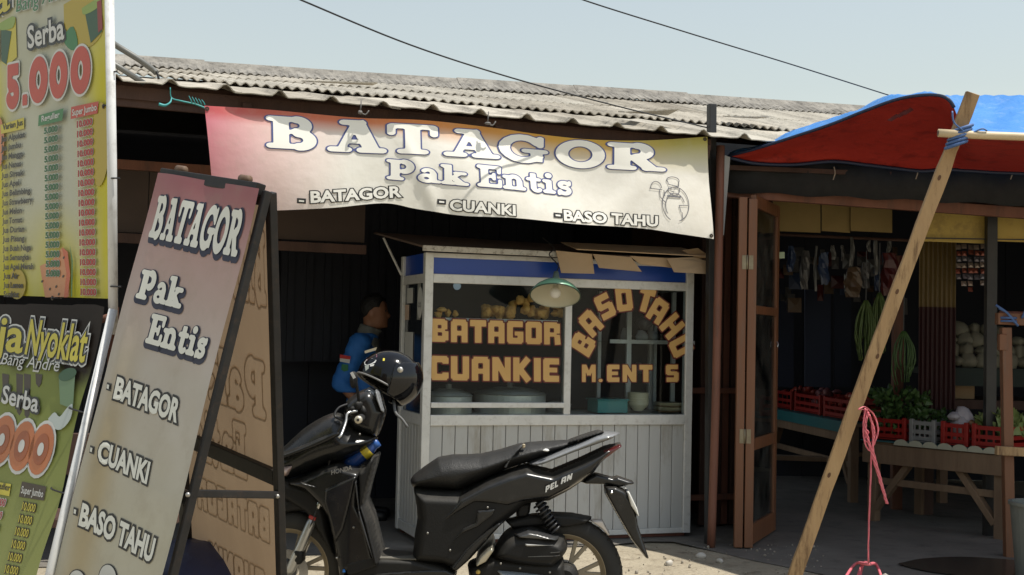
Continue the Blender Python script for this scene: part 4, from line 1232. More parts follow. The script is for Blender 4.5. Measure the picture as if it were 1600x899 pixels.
# 5.000 : fat digits
DIG = {'0': (.78, arc(.39, .5, .26, .37, 0, 360, .26, 28)), '5': (.74, S_(.04, .88, .68, .88, .24) + S_(.16, .5, .16, 1.0, .24) + arc(.32, .32, .26, .2, -150, 110, .26) + S_(.1, .52, .36, .52, .2)), '.': (.3, S_(.05, .12, .27, .12, .22)), '1': (.5, S_(.3, 0, .3, 1, .24) + S_(.08, .74, .28, .9, .2))}
for ch, x0, x1, yb0, yb1, yt in (('5', 16, 35, 171, 168, 104), ('.', 39, 48, 166, 164, 100), ('0', 51, 79, 164, 157, 95), ('0', 83, 110, 157, 150, 87), ('0', 116, 146, 150, 143, 79)):
    for (g, m, h) in ((.075, C_white, .0105), (.02, C_red, .012)):
        V, Fc, wl = word(DIG, ch, g, .05)
        put('lettering', jpl, V, Fc, affine(jpl, wl, (x0, yb0), (x1, yb1), (x0, yt)), h, m, jsheet)
# column heads
jb([(5, 196), (42, 184), (42, 202), (6, 210)], C_yel, .0105)
jb([(65, 181), (104, 170), (102, 189), (64, 198)], C_green, .0105)
jb([(116, 168), (159, 159), (157, 178), (115, 187)], C_red, .0105)
text_on(jpl, jsheet, 'Varian Jus', (9, 204), (40, 196), (9, 195), ((.03, C_black, 0, 0),), h0=.0115)
text_on(jpl, jsheet, 'Reguller', (70, 191), (98, 184), (70, 182), ((.03, C_white, 0, 0),), h0=.0115)
text_on(jpl, jsheet, 'Super Jumbo', (118, 182), (156, 173), (118, 172), ((.03, C_white, 0, 0),), h0=.0115)
names = ['Jus Alpukat', 'Jus Jambu', 'Jus Mangga', 'Jus Nanas', 'Jus Sirsak', 'Jus Apel', 'Jus Belimbing', 'Jus Strawberry', 'Jus Melon', 'Jus Tomat', 'Jus Durian', 'Jus Pisang', 'Jus Buah Naga', 'Jus Semangka', 'Jus Apel Merah', 'Jus Air', 'Jus Lemon', 'Sunkist']
for i, s in enumerate(names):
    text_dir(jpl, jsheet, s, 6 + i * .25, 222.5 + i * 14.2, 3.35 * len(s), 8.6, ((.055, C_black, 0, 0),), h0=.0105)
C_pgreen = mat('price_green', (.02, .12, .04), .5); C_pred = mat('price_red', (.36, .02, .02), .5)
for i in range(16):
    text_dir(jpl, jsheet, '5.000', 74 + i * .2, 210 + i * 14.8, 20.5, 9.2, ((.13, C_white, 0, 0), (.06, C_pgreen, 0, 0)), h0=.0105)
for i in range(18):
    text_dir(jpl, jsheet, '10.000', 125.5 + i * .35, 200 + i * 15.35, 23.5, 9.6, ((.13, C_white, 0, 0), (.06, C_pred, 0, 0)), h0=.0105)

# lower leaning banner
LT = np.array(P(163, 480, 4.06)); l1 = np.array((.38, -.36, -.075)); l1 /= np.linalg.norm(l1)
LBp = np.array(P(62, 899, 3.92)); l2 = LBp - LT
lpl = Plane(LT, l1, -l2)
low = thing('chocolate_drink_banner', 'green and brown leaning drink banner reading Raja Nyoklat at bottom left', 'banner', (LT[0] - .2, LT[1] - .3, 0))
LH = np.linalg.norm(l2) * 1.28
V, Fc, Cc = [], [], []
for i in range(41):
    for j in range(41):
        a = -1.2 + i / 40 * 1.2; b0_ = 0.0
        while proj(lpl.world(a, b0_))[1] < 475: b0_ -= .004
        b = b0_ - j / 40 * (LH + b0_)
        a_ = a + (.012 * math.sin(j * .35) * (i / 40) ** 8)
        V.append(lpl.world(a_, b, .004 * math.sin(a * 8 + b * 5)))
        t = -b / LH
        c_ = mixc((.022, .015, .011), (.21, .245, .07), (t - .19 + .04 * math.sin(a * 17)) / .06)
        c_ = mixc(c_, (.33, .355, .13), (t - .35) / .5)
        Cc.append(c_)
for i in range(40):
    for j in range(40): Fc.append((i * 41 + j, (i + 1) * 41 + j, (i + 1) * 41 + j + 1, i * 41 + j + 1))
lsheet = mk('banner_sheet', V, Fc, M_jprint, low, smooth=True, cols=Cc, fixn=False)
g0 = lpl.world(.03, .0, -.015); g1 = lpl.world(.03, -LH, -.015); d_ = (g1 - g0); g1 = g0 + d_ * (g0[2] / -d_[2])
mk('side_pole', *tube([g0, g1], .014, 12), M_pole, low, smooth=True)
g0 = lpl.world(-1.2, .0, -.02); d_ = lpl.world(-1.2, -LH, -.02) - g0; g1 = g0 + d_ * (g0[2] / -d_[2])
mk('side_pole', *tube([g0, g1], .018, 12), M_pole, low, smooth=True)
mk('top_rail', *tube([lpl.world(-1.2, -.42, -.02), lpl.world(.03, -.02, -.02)], .012, 10), M_rust, low, smooth=True)
for (px, py) in ((90, 766), (118, 640)):
    c_ = lpl.world(*lpl.ab(px, py), .005)
    mk('wire_tie', *tube(curve_pts([c_ - l1 * .03, c_ + lpl.n * .015, c_ + l1 * .03, c_ + l1 * .05 - lpl.n * .02], 8), .003, 5), M_black, low)
def lb(pts, m, h, n=0): blob_on('print_shape', lpl, lsheet, pts, m, h, n)
text_on(lpl, lsheet, 'Raja', (-58, 538), (36, 552), (-50, 488), ((.15, C_white, 0, 0), (.10, C_black, 0, 0), (.03, C_yel, 0, 0)), h0=.005)
text_on(lpl, lsheet, 'Nyoklat', (42, 553), (134, 566), (52, 500), ((.15, C_white, 0, 0), (.10, C_black, 0, 0), (.03, C_yel, 0, 0)), h0=.005)
text_on(lpl, lsheet, 'Bang Andre', (6, 570), (97, 582), (8, 552), ((.04, C_black, 0, 0), (.0, C_white, 0, 0)), h0=.010, shear=.25)
text_on(lpl, lsheet, 'Serba', (6, 630), (62, 645), (10, 603), ((.15, C_black, 0, 0), (.03, C_white, 0, 0)), h0=.008)
# melting drops from the brown top
for x, y0, y1 in ((10, 590, 618), (32, 590, 650), (44, 590, 655), (62, 590, 606)):
    lb([(x - 5, y0 - 6), (x + 6, y0 - 4), (x + 4, y1 - 6), (x, y1), (x - 4, y1 - 6)], C_brown, .004)
lb([(94, 590), (120, 578), (116, 640), (96, 632)], mat('print_pale_green', (.12, .2, .1), .45), .005)
lb(ell(108, 586, 15, 9, -25), C_dgreen, .006)
lb([(78, 655), (88, 645), (96, 652), (106, 640), (116, 632), (113, 655), (98, 672), (84, 668)], mat('print_ice', (.42, .47, .45), .45), .0065, 24)
for cx, cy in ((-22, 678), (10, 690), (42, 698), (70, 703)):
    if cx < 0: continue
for (cx, cy, rx, ry) in ((7, 688, 18, 39), (38, 698, 18, 40), (68, 703, 18, 41)):
    cx -= 0
    for (k, m, h) in ((1.14, C_white, .007), (1.0, C_org if cx > 50 else C_red, .0085), (.62, C_dred, .0095), (.26, C_white, .0105)):
        lb(ell(cx, cy, rx * k, ry * k, 14), mat('print_orange_red', (.42, .12, .035), .45, (.46, .15, .05), 6, .4) if k == 1.0 else (mat('print_orange_dark', (.30, .075, .02), .45) if k == .62 else m), h)
lb([(-12, 752), (20, 757), (17, 776), (-14, 770)], C_yel, .006)
text_on(lpl, lsheet, 'Reguller', (-10, 762), (18, 768), (-8, 752), ((.02, C_black, 0, 0),), h0=.0075)
lb([(37, 753), (75, 761), (71, 783), (32, 777)], C_brown, .006)
text_on(lpl, lsheet, 'Super Jumbo', (36, 771), (70, 778), (38, 760), ((.02, C_white, 0, 0),), h0=.0075)
for i in range(6):
    x, y = 37 - i * 5.4, 797 + i * 19.6
    text_on(lpl, lsheet, '10.000', (x, y), (x + 20, y + 4), (x + 2.6, y - 12), ((.16, C_brown, 0, 0), (.02, C_yel, 0, 0)), h0=.006)
    text_on(lpl, lsheet, '5.000', (x - 44, y - 8), (x - 27, y - 5), (x - 41, y - 19), ((.12, C_white, 0, 0), (.02, C_pred, 0, 0)), h0=.006)

# things glimpsed between and behind the signs
bl = P(285, 850, 4.35)
mk('blue_sack', *merge(lump((bl[0] + .02, 4.30, .18), .22, 4), lump((bl[0] + .03, 4.32, .50), .20, 8)), mat('blue_plastic_sack', (.02, .03, .085), .45, (.03, .04, .11), 5, .3, bump=.4, bscale=12), None, smooth=True, label='dark blue plastic sack standing under the folding sign board', cat='sack')
bch = thing('wooden_bench', 'dark wooden bench half hidden between the drink banner and the sign board', 'bench', (-2.0, 6.0, 0))
mk('seat', *wbox(-2.45, -1.55, 5.85, 6.2, .42, .46), M_darkwood, bch, bevel=.004)
for x in (-2.4, -1.65):
    for y in (5.88, 6.12): mk('leg', *wbox(x, x + .05, y, y + .05, 0, .42), M_darkwood, bch)
mk('backrest', *wbox(-2.45, -1.55, 6.2, 6.23, .62, .82), M_darkwood, bch, bevel=.004)
for x in (-2.4, -1.65): mk('back_post', *wbox(x, x + .05, 6.17, 6.199, .46, .84), M_darkwood, bch)

# ================================================================== SCOOTER
YS = 5.80
M_gloss = mat('black_gloss_plastic', (.008, .0085, .0095), .24, coat=.12, spec=.4, dust=.16, dirt=(.05, .045, .04), dirt_amt=.18, nscale=6)
M_matte = mat('black_matte_plastic', (.010, .010, .0105), .5, (.013, .013, .013), 6, .4, bump=.08, bscale=120, spec=.22, dust=.2)
M_seat = mat('black_vinyl_seat', (.012, .012, .012), .45, (.017, .017, .017), 5, .4, bump=.25, bscale=180, spec=.35, dust=.10)
M_greyp = mat('grey_silver_paint', (.20, .205, .21), .3, coat=.3)
M_silver = mat('silver_cast', (.42, .42, .41), .35, metal=.8)
M_gold = MATS['cream_gold_vinyl']
M_rimgold = mat('dusty_gold_rim', (.30, .25, .17), .45, (.36, .3, .21), 8, .3, metal=.5)
M_tyre = mat('tyre_rubber', (.016, .016, .016), .8, (.03, .028, .025), 6, .4)
M_chrome = mat('chrome', (.6, .6, .58), .2, metal=1.0)
sc0 = P(670, 986, YS)
scooter = thing('scooter', 'black automatic scooter parked in front of the cart with helmet on its handlebar', 'scooter', (sc0[0], YS, 0))
def px2(pts): return [(P(x, y, YS)[0], P(x, y, YS)[2]) for x, y in pts]
def body(name, pts, T, Rr, m, cell=.009, y0=0.0, smooth_n=0, edge=0.0, parent=None, tf=None, flat=False):
    q = px2(pts)
    if smooth_n: q = [tuple(p) for p in curve_pts([np.array(p) for p in q + [q[0]]], smooth_n)[:-1]]
    V, Fc = inflate(q, T, Rr, cell, lambda x, y, t: np.array((x, YS + y0 + t, y)), edge, tf)
    return mk(name, V, Fc, m, parent or scooter, smooth=True, fixn=True)
def wheel(c, name, gold, nsp, hub):
    cx, cz = P(c[0], c[1], YS)[0], .265
    o = np.array((cx, YS, cz)); ax = (0, 1, 0)
    prof = []
    for a in np.linspace(-math.pi * .80, math.pi * .80, 17):
        prof.append((.218 + .047 * math.cos(a), .045 * math.sin(a)))
    ty = mk('wheel', *lathe(prof, o, ax, 56, True), M_tyre, scooter, smooth=True, label=name)
    grooves = []
    for k in range(40):
        a = 2 * math.pi * k / 40; a2 = a + .09
        for s in (-1, 1):
            p1 = o + np.array((math.cos(a) * .2655, 0, math.sin(a) * .2655)); p2 = o + np.array((math.cos(a2) * .256, s * .034, math.sin(a2) * .256))
            grooves.append(tube([p1, p2], .003, 4))
    mk('tread', *merge(*grooves), M_black, ty)
    rim = [(.196, -.034), (.198, -.028), (.186, -.024), (.176, -.012), (.172, 0), (.176, .012), (.186, .024), (.198, .028), (.196, .034), (.186, .034), (.166, .014), (.164, 0), (.166, -.014), (.186, -.034)]
    mk('rim', *lathe(rim, o, ax, 56, True), gold, ty, smooth=False)
    sp = []
    for k in range(nsp):
        a = 2 * math.pi * k / nsp + .2
        for da in (-.10, .10):
            p1 = o + np.array((math.cos(a - da * .5) * .05, -.008, math.sin(a - da * .5) * .05)); p2 = o + np.array((math.cos(a + da * 1.6) * .168, -.004, math.sin(a + da * 1.6) * .168))
            sp.append(bar(p1, p2, .018, .016, (0, 1, 0)))
    mk('spoke', *merge(*sp), mat('grey_gold_spoke', (.24, .205, .15), .45, metal=.35), ty, bevel=.002)
    mk('hub', *lathe([(.0001, -.05), (.03, -.05), (hub, -.03), (hub, .03), (.03, .05), (.0001, .05)], o, ax, 28), M_greyp, ty)
    return ty, o
rw, ro = wheel((881, 900), 'rear wheel with dull gold rim', M_rimgold, 7, .065)
fw, fo = wheel((450, 893), 'front wheel with dull gold rim and brake disc', M_rimgold, 7, .045)
mk('brake_disc', *lathe([(.06, -.062), (.10, -.062), (.10, -.058), (.06, -.058)], fo, (0, 1, 0), 40, True), M_chrome, fw)
mk('brake_caliper', *lump(fo + np.array((.06, -.07, .075)), .03, 5), M_matte, fw, smooth=True)
# fork, front fender
for s in (-1, 1):
    a, b = P(502, 786, YS), P(459, 884, YS)
    a = a + np.array((0, s * .075, 0)); b = b + np.array((0, s * .075, 0))
    d = b - a
    mk('fork_tube', *tube([a - d * .2, a + d * .22], .015, 12), M_chrome, scooter, smooth=True)
    mk('fork_lower', *tube([a + d * .2, a + d * .3, b, b + d * .08], [.017, .021, .022, .016], 12), M_silver, scooter, smooth=True)
    mk('fork_seal', *tube([a + d * .17, a + d * .22], .021, 12), mat('red_ring', (.35, .03, .025), .5), scooter, smooth=True)
body('front_fender', [(395, 830), (418, 795), (450, 778), (486, 772), (505, 790), (498, 806), (470, 798), (440, 806), (415, 830), (402, 850)], .06, .02, M_matte, smooth_n=40)
body('inner_fender', [(440, 745), (500, 760), (515, 800), (530, 880), (505, 840), (480, 800), (440, 775)], .09, .03, M_matte)
# front cowl (nose), headlight, shield
body('front_cowl', [(414, 736), (420, 716), (445, 697), (480, 666), (522, 645), (545, 655), (558, 671), (586, 681), (590, 686), (574, 702), (540, 719), (511, 727), (473, 742), (440, 750), (420, 748)], .14, .10, M_gloss, smooth_n=80, tf=lambda x, z: .55 + .45 * min(1, max(0, (x - sc0[0] + .75) / .35)))
body('cowl_ridge', [(440, 706), (480, 690), (530, 668), (548, 672), (520, 690), (480, 706), (445, 716)], .150, .02, M_gloss, smooth_n=40, cell=.006)
body('headlight', [(436, 726), (467, 721), (462, 731), (454, 742), (432, 746)], .115, .02, mat('headlight_lens', (.45, .33, .30), .15, coat=.8), cell=.005)
body('turn_lens', [(449, 729), (461, 726), (455, 738), (449, 739)], .122, .01, mat('pale_reflector', (.62, .5, .46), .2), cell=.004)
body('leg_shield', [(452, 750), (480, 740), (511, 725), (530, 720), (566, 728), (574, 735), (572, 760), (570, 782), (582, 806), (596, 862), (598, 874), (552, 888), (546, 905), (534, 905), (526, 849), (514, 802), (503, 786), (480, 764), (455, 756)], .165, .03, M_gloss, cell=.008, tf=lambda x, z: .75 + .25 * min(1, max(0, (x - sc0[0] + .65) / .3)))
body('shield_edge', [(566, 730), (574, 728), (586, 708), (592, 710), (588, 728), (580, 756), (574, 782), (584, 806), (600, 872), (590, 876), (574, 812), (566, 782)], .19, .012, M_matte, cell=.006)
body('shield_panel', [(513, 756), (560, 734), (569, 736), (560, 775), (548, 820), (530, 848), (520, 806), (511, 778)], .176, .018, M_gloss, cell=.006)
body('shield_fin', [(470, 744), (500, 752), (512, 760), (513, 782), (508, 760), (480, 754)], .155, .008, M_gloss, cell=.004)
body('shield_slot', [(560, 745), (566, 742), (571, 790), (578, 812), (592, 862), (588, 864), (568, 806)], .194, .006, M_black, cell=.004)
body('lower_shield', [(546, 868), (596, 856), (600, 876), (556, 892), (546, 888)], .168, .012, M_matte, cell=.006)
# handlebar cover, dash, grip, levers, mirror
body('handlebar_cover', [(537, 646), (541, 628), (552, 618), (567, 609), (581, 607), (594, 618), (602, 638), (603, 648), (591, 681), (580, 680), (558, 673), (548, 666)], .10, .05, M_gloss, smooth_n=50)
body('dash_panel', [(566, 611), (578, 604), (592, 613), (597, 624), (588, 627), (574, 620)], .07, .015, mat('dash_glass', (.03, .035, .04), .12, coat=.6), cell=.005)
body('dash_bezel', [(588, 606), (594, 612), (600, 634), (603, 646), (597, 640), (590, 622)], .105, .006, M_greyp, cell=.004)
g = P(569, 650, YS)
mk('handlebar', *tube([g + np.array((0, -.10, 0)), g + np.array((.0, .45, .0))], .012, 10), M_matte, scooter, smooth=True)
mk('left_grip', *tube([g + np.array((0, -.09, -.0)), g + np.array((0, -.21, -.003)), g + np.array((0, -.215, -.003))], [.0165, .017, .015], 14), mat('grip_rubber', (.012, .012, .012), .75), scooter, smooth=True)
ge = g + np.array((0, -.217, -.003))
mk('bar_end', *lathe([(.0001, -.014), (.009, -.014), (.0165, -.010), (.0175, 0), (.0175, .008)], ge, (0, 1, 0), 20), mat('bar_end_pale', (.55, .5, .4), .35, metal=.5), scooter, smooth=True)
mk('bar_end_hole', *lathe([(.0001, -.0155), (.006, -.0155), (.006, -.013)], ge, (0, 1, 0), 12), M_black, scooter)
gl = P(556, 640, YS)
mk('brake_lever', *tube(curve_pts([gl + np.array((.02, -.11, .0)), gl + np.array((-.02, -.13, -.01)), P(549, 655, YS) + np.array((0, -.19, 0)), P(545, 672, YS) + np.array((0, -.25, 0)), P(541, 677, YS) + np.array((0, -.26, 0))], 16), [.008] * 4 + [.006] * 13, 8), M_silver, scooter, smooth=True)
mk('lever_clamp', *merge(lump(gl + np.array((.0, -.10, .006)), .022, 6), lump(P(564, 632, YS) + np.array((0, -.10, 0)), .02, 12)), M_matte, scooter, smooth=True)
mk('switch_box', *merge(lump(P(570, 640, YS) + np.array((0, -.085, 0)), .028, 3), lump(P(549, 632, YS) + np.array((0, -.05, 0)), .022, 9)), M_matte, scooter, smooth=True)
mk('cable', *tube(curve_pts([P(541, 655, YS) + np.array((0, -.1, 0)), P(528, 648, YS) + np.array((0, -.1, 0)), P(533, 636, YS) + np.array((0, -.08, 0)), P(548, 630, YS) + np.array((0, -.06, 0))], 14), .006, 6), M_black, scooter, smooth=True)
mk('mirror_stalk', *tube(curve_pts([P(565, 630, YS) + np.array((0, -.09, 0)), P(564, 612, YS) + np.array((0, -.12, 0)), P(562, 594, YS) + np.array((0, -.14, 0))], 8), .007, 8), M_matte, scooter, smooth=True)
mc_ = P(559, 592, YS) + np.array((0, -.15, 0))
mk('mirror', *sphere(mc_, .05, 10, (.34, .9, .75)), M_matte, scooter, smooth=True)
mk('mirror_edge', *bar(P(557, 580, YS) + np.array((0, -.19, 0)), P(562, 589, YS) + np.array((0, -.19, 0)), .012, .006, (0, 1, 0)), mat('mirror_glass_edge', (.5, .5, .48), .2), scooter)
gr_ = g + np.array((.09, .46, .0))
mk('right_grip', *tube([g + np.array((0, .33, 0)), g + np.array((0, .47, 0))], .017, 12), MATS['grip_rubber'], scooter, smooth=True)
# floorboard
body('floorboard', [(546, 882), (560, 872), (600, 862), (646, 864), (694, 876), (716, 884), (712, 905), (660, 918), (560, 922), (546, 905)], .15, .02, M_matte, cell=.009)
body('floor_trim', [(548, 893), (600, 884), (660, 880), (698, 879), (716, 886), (712, 893), (640, 897), (552, 905)], .156, .008, M_gloss, cell=.006)
mk('floor_mat', *wbox(P(598, 870, YS)[0], P(690, 870, YS)[0], YS - .135, YS + .135, P(600, 866, YS)[2], P(600, 866, YS)[2] + .006), mat('floor_mat_grey', (.13, .12, .10), .8), scooter)
mk('blue_mark', *lump(P(545, 882, YS) + np.array((0, -.165, 0)), .009, 3), mat('blue_plastic_bit', (.01, .12, .4), .4), scooter)
mk('mat_bolt', *sphere(P(565, 894, YS) + np.array((0, -.155, 0)), .006, 6), M_chrome, scooter)
# rear body
tfb = lambda x, z: .62 + .38 * min(1, max(0, 1 - (x - (sc0[0] + .35)) / .55))
body('rear_body', [(646, 760), (720, 764), (793, 733), (822, 724), (862, 733), (900, 717), (945, 696), (969, 691), (971, 695), (937, 724), (928, 738), (891, 764), (859, 781), (822, 786), (804, 801), (781, 820), (764, 839), (738, 868), (716, 888), (692, 878), (645, 874), (648, 835), (653, 806), (650, 780)], .165, .05, M_matte, cell=.008, tf=tfb)
body('side_cover', [(716, 768), (760, 745), (795, 732), (822, 725), (862, 734), (905, 716), (945, 697), (968, 693), (937, 724), (927, 738), (890, 762), (858, 778), (820, 782), (795, 790), (765, 786), (745, 785), (700, 812), (673, 824), (690, 800)], .176, .035, M_gloss, cell=.006, tf=tfb)
body('side_crease', [(745, 787), (780, 784), (772, 800), (748, 818), (724, 828), (706, 848), (694, 862), (700, 846), (724, 815), (742, 806)], .176, .012, M_gloss, cell=.005, tf=tfb)
body('lower_cover', [(800, 800), (781, 819), (764, 838), (738, 867), (716, 887), (700, 880), (726, 846), (748, 826), (776, 806)], .176, .02, M_gloss, cell=.006, tf=tfb)
body('seat', [(641, 750), (646, 742), (664, 728), (685, 714), (706, 710.5), (750, 709), (781, 702), (807, 694), (827, 690.5), (870, 688), (898, 687), (906, 690), (880, 702), (822, 723), (793, 732), (758, 748), (716, 765), (678, 763), (644, 760)], .135, .075, M_seat, cell=.007, tf=lambda x, z: 1.05 - .35 * min(1, max(0, (x - sc0[0] - .25) / .6)))
body('seat_seam', [(786, 727), (793, 716), (803, 703), (813, 694), (818, 693), (806, 706), (797, 718), (792, 729)], .128, .004, mat('seat_seam_grey', (.06, .06, .06), .6), cell=.0045, tf=lambda x, z: 1.0)
body('grab_rail', [(821, 723), (836, 726), (850, 723), (897, 705), (952, 686), (969, 676), (945, 674), (930, 677), (902, 690), (878, 700), (850, 711)], .152, .02, M_greyp, cell=.005, tf=lambda x, z: 1.0 - .25 * min(1, max(0, (x - sc0[0] - .5) / .4)))
body('grab_rail_top', [(880, 694), (902, 688), (945, 674), (935, 672), (915, 678), (890, 687)], .10, .01, M_matte, cell=.005)
mk('seat_badge', *merge(lump(P(852, 700, YS) + np.array((0, -.118, 0)), .010, 2)), mat('pale_badge', (.6, .6, .58), .4), scooter)
mk('seat_badge', *merge(lump(P(818, 694, YS) + np.array((0, -.10, 0)), .008, 5)), mat('tan_badge', (.4, .33, .22), .5), scooter)
body('tail_light', [(940, 700), (968, 692), (971, 696), (950, 712), (930, 724)], .10, .01, mat('dark_red_lens', (.09, .012, .012), .15, coat=.8), cell=.005)
# tail arm, mudguard, plate
body('tail_arm', [(905, 752), (930, 738), (957, 745), (964, 743), (988, 751), (991, 756), (966, 761), (950, 757), (915, 756)], .05, .012, M_gloss, cell=.005)
body('mudguard', [(943, 757), (960, 757), (975, 764), (985, 780), (992, 795), (996, 819), (1013, 870), (1008, 871), (985, 842), (957, 793), (944, 770)], .085, .012, M_gloss, cell=.006)
body('number_plate', [(977, 766), (981, 765), (993, 790), (997, 806), (993, 802), (982, 786)], .10, .003, mat('plate_white', (.55, .54, .5), .5, (.6, .59, .55), 9, .3), cell=.003)
mk('plate_bolt', *sphere(P(953, 766, YS) + np.array((0, -.09, 0)), .008, 6), M_chrome, scooter)
# rear fender, shock, engine
body('rear_fender', [(788, 812), (824, 804), (861, 800), (895, 802), (926, 808), (914, 817), (882, 823), (850, 820), (800, 824)], .07, .012, M_matte, cell=.006)
body('rear_reflector', [(920, 812), (941, 811), (952, 832), (951, 838), (938, 824)], .04, .006, mat('clear_reflector', (.6, .55, .5), .2), cell=.004)
sa, sb = P(840, 780, YS) + np.array((0, -.10, 0)), P(868, 826, YS) + np.array((0, -.10, 0))
mk('shock_absorber', *tube([sa, sb], .016, 12), M_matte, scooter, smooth=True)
hel = []
dd = (sb - sa); L_ = np.linalg.norm(dd); dd /= L_
s1 = np.cross(dd, (0, 1, 0)); s1 /= np.linalg.norm(s1); s2_ = np.cross(dd, s1)
for i in range(121):
    a = i / 120 * 2 * math.pi * 7.5
    hel.append(sa + dd * L_ * (.02 + .93 * i / 120) + (s1 * math.cos(a) + s2_ * math.sin(a)) * .027)
mk('shock_spring', *tube(hel, .0052, 6), mat('spring_black', (.02, .02, .022), .35), scooter, smooth=True)
body('body_bracket', [(810, 784), (830, 784), (828, 800), (824, 806), (808, 808), (806, 798)], .06, .01, M_matte, cell=.006)
body('air_box', [(768, 866), (780, 842), (796, 827), (824, 819), (837, 820), (877, 832), (883, 839), (886, 855), (870, 875), (856, 881), (811, 877), (778, 869)], .20, .05, M_matte, cell=.006, smooth_n=48)
body('air_box_trim', [(810, 833), (871, 837), (865, 846), (819, 847)], .212, .02, mat('trim_silver_highlight', (.36, .35, .33), .3), cell=.004)  # pale inset with its silver highlight put into the colour
body('air_box_top', [(800, 828), (824, 820), (838, 822), (876, 833), (866, 836), (812, 832)], .205, .01, mat('dark_silver', (.1, .1, .1), .3, metal=.6), cell=.004)
for k, (x0, x1, y) in enumerate(((824, 864, 858), (858, 872, 852), (862, 872, 857))):
    mk('air_box_rib', *bar(P(x0, y, YS) + np.array((0, -.199, 0)), P(x1, y - 1, YS) + np.array((0, -.199, 0)), .006, .003, (0, 0, 1)), mat('rib_grey', (.08, .08, .08), .35), scooter)
body('engine_cover', [(768, 877), (817, 881), (854, 886), (878, 897), (888, 915), (860, 935), (800, 930), (786, 900)], .19, .03, mat('pale_alloy', (.38, .42, .45), .35, metal=.3), cell=.006)
body('engine_block', [(730, 880), (770, 862), (880, 870), (890, 920), (860, 945), (770, 940), (735, 910)], .15, .03, M_matte, cell=.01)
body('footpeg', [(750, 858), (762, 846), (771, 841), (774, 850), (762, 867), (752, 872), (746, 876), (744, 870)], .215, .008, mat('footpeg_alloy', (.45, .42, .34), .35, metal=.8), cell=.004)
mk('peg_bolt', *sphere(P(749, 881, YS) + np.array((0, -.20, 0)), .011, 7), mat('gold_bolt', (.5, .36, .1), .35, metal=.8), scooter)
mk('hub_cover', *lathe([(.0001, -.10), (.04, -.10), (.06, -.085), (.066, -.03)], ro + np.array((0, 0, 0)), (0, 1, 0), 28), M_matte, scooter)
mk('kick_stand', *merge(tube([P(760, 905, YS) + np.array((0, -.12, 0)), np.array((P(735, 905, YS)[0], YS - .30, .012))], .011, 8), tube([np.array((P(735, 905, YS)[0] - .03, YS - .31, .010)), np.array((P(735, 905, YS)[0] + .03, YS - .29, .010))], .012, 8)), M_matte, scooter, smooth=True)
for (x, y, d_) in ((706, 850, .168), (672, 824, .172), (763, 785, .172), (812, 876, .19), (783, 869, .19), (857, 882, .19), (560, 815, .175), (534, 862, .165), (566, 676, .10), (640, 905, .155)):
    mk('screw', *sphere(P(x, y, YS) + np.array((0, -d_, 0)), .0055, 6), mat('screw_steel', (.25, .24, .22), .4, metal=.7), scooter, smooth=True)
mk('brake_hose', *tube(curve_pts([P(556, 648, YS) + np.array((0, -.09, 0)), P(536, 668, YS) + np.array((0, -.14, 0)), P(512, 742, YS) + np.array((0, -.05, 0)), P(497, 800, YS) + np.array((0, -.09, 0)), P(478, 842, YS) + np.array((0, -.085, 0)), P(468, 868, YS) + np.array((0, -.08, 0))], 24), .0045, 6), M_black, scooter, smooth=True)
# lettering on the bodywork
ssp = Plane((0, YS - .179, 0), (1, 0, 0), (0, 0, 1))
M_dec = mat('white_decal', (.6, .6, .58), .4)
def decal(text, p0, p1, ph, y, m, font=None):
    pl = Plane((0, YS - y, 0), (1, 0, 0), (0, 0, 1))
    text_on(pl, scooter, text, p0, p1, ph, ((.03, m, 0, 0),), h0=.001)
V, Fc, wl = word(BL, 'PEL', 0, .06, .1)
pp = Plane((0, YS - .17, 0), (1, 0, 0), (0, 0, 1))
put('lettering', pp, V, Fc, affine(pp, wl, (852, 770), (872, 760), (853, 760)), .002, M_dec, scooter)
V, Fc, wl = word(BL, 'AN', 0, .06, .12)
put('lettering', pp, V, Fc, affine(pp, wl, (876, 757), (893, 749), (878, 747)), .002, M_dec, scooter)
decal('HONDA', (518, 742), (550, 734), (518, 735), .176, mat('badge_silver', (.32, .32, .31), .3, metal=.6))
# bottle in the front pocket
ba, bb = P(548, 724, YS) + np.array((0, -.02, 0)), P(586, 694, YS) + np.array((0, -.02, 0))
ax = bb - ba; L_ = np.linalg.norm(ax)
bot = thing('drink_bottle', 'blue plastic bottle with yellow label in the scooter front pocket', 'bottle', ba)
mk('bottle_body', *lathe([(.0001, -.02), (.03, -.015), (.034, .02), (.034, L_ * .72), (.026, L_ * .9), (.02, L_)], ba, ax, 20), mat('blue_bottle_plastic', (.012, .05, .2), .3), bot, smooth=True)
mk('bottle_label', *lathe([(.0348, L_ * .52), (.0352, L_ * .53), (.0352, L_ * .78), (.034, L_ * .79)], ba, ax, 20), mat('yellow_label', (.62, .46, .03), .5), bot, smooth=True)
mk('bottle_cap', *lathe([(.021, L_ * .97), (.023, L_), (.023, L_ + .02), (.0001, L_ + .021)], ba, ax, 18), mat('blue_cap', (.02, .09, .32), .4), bot, smooth=True)

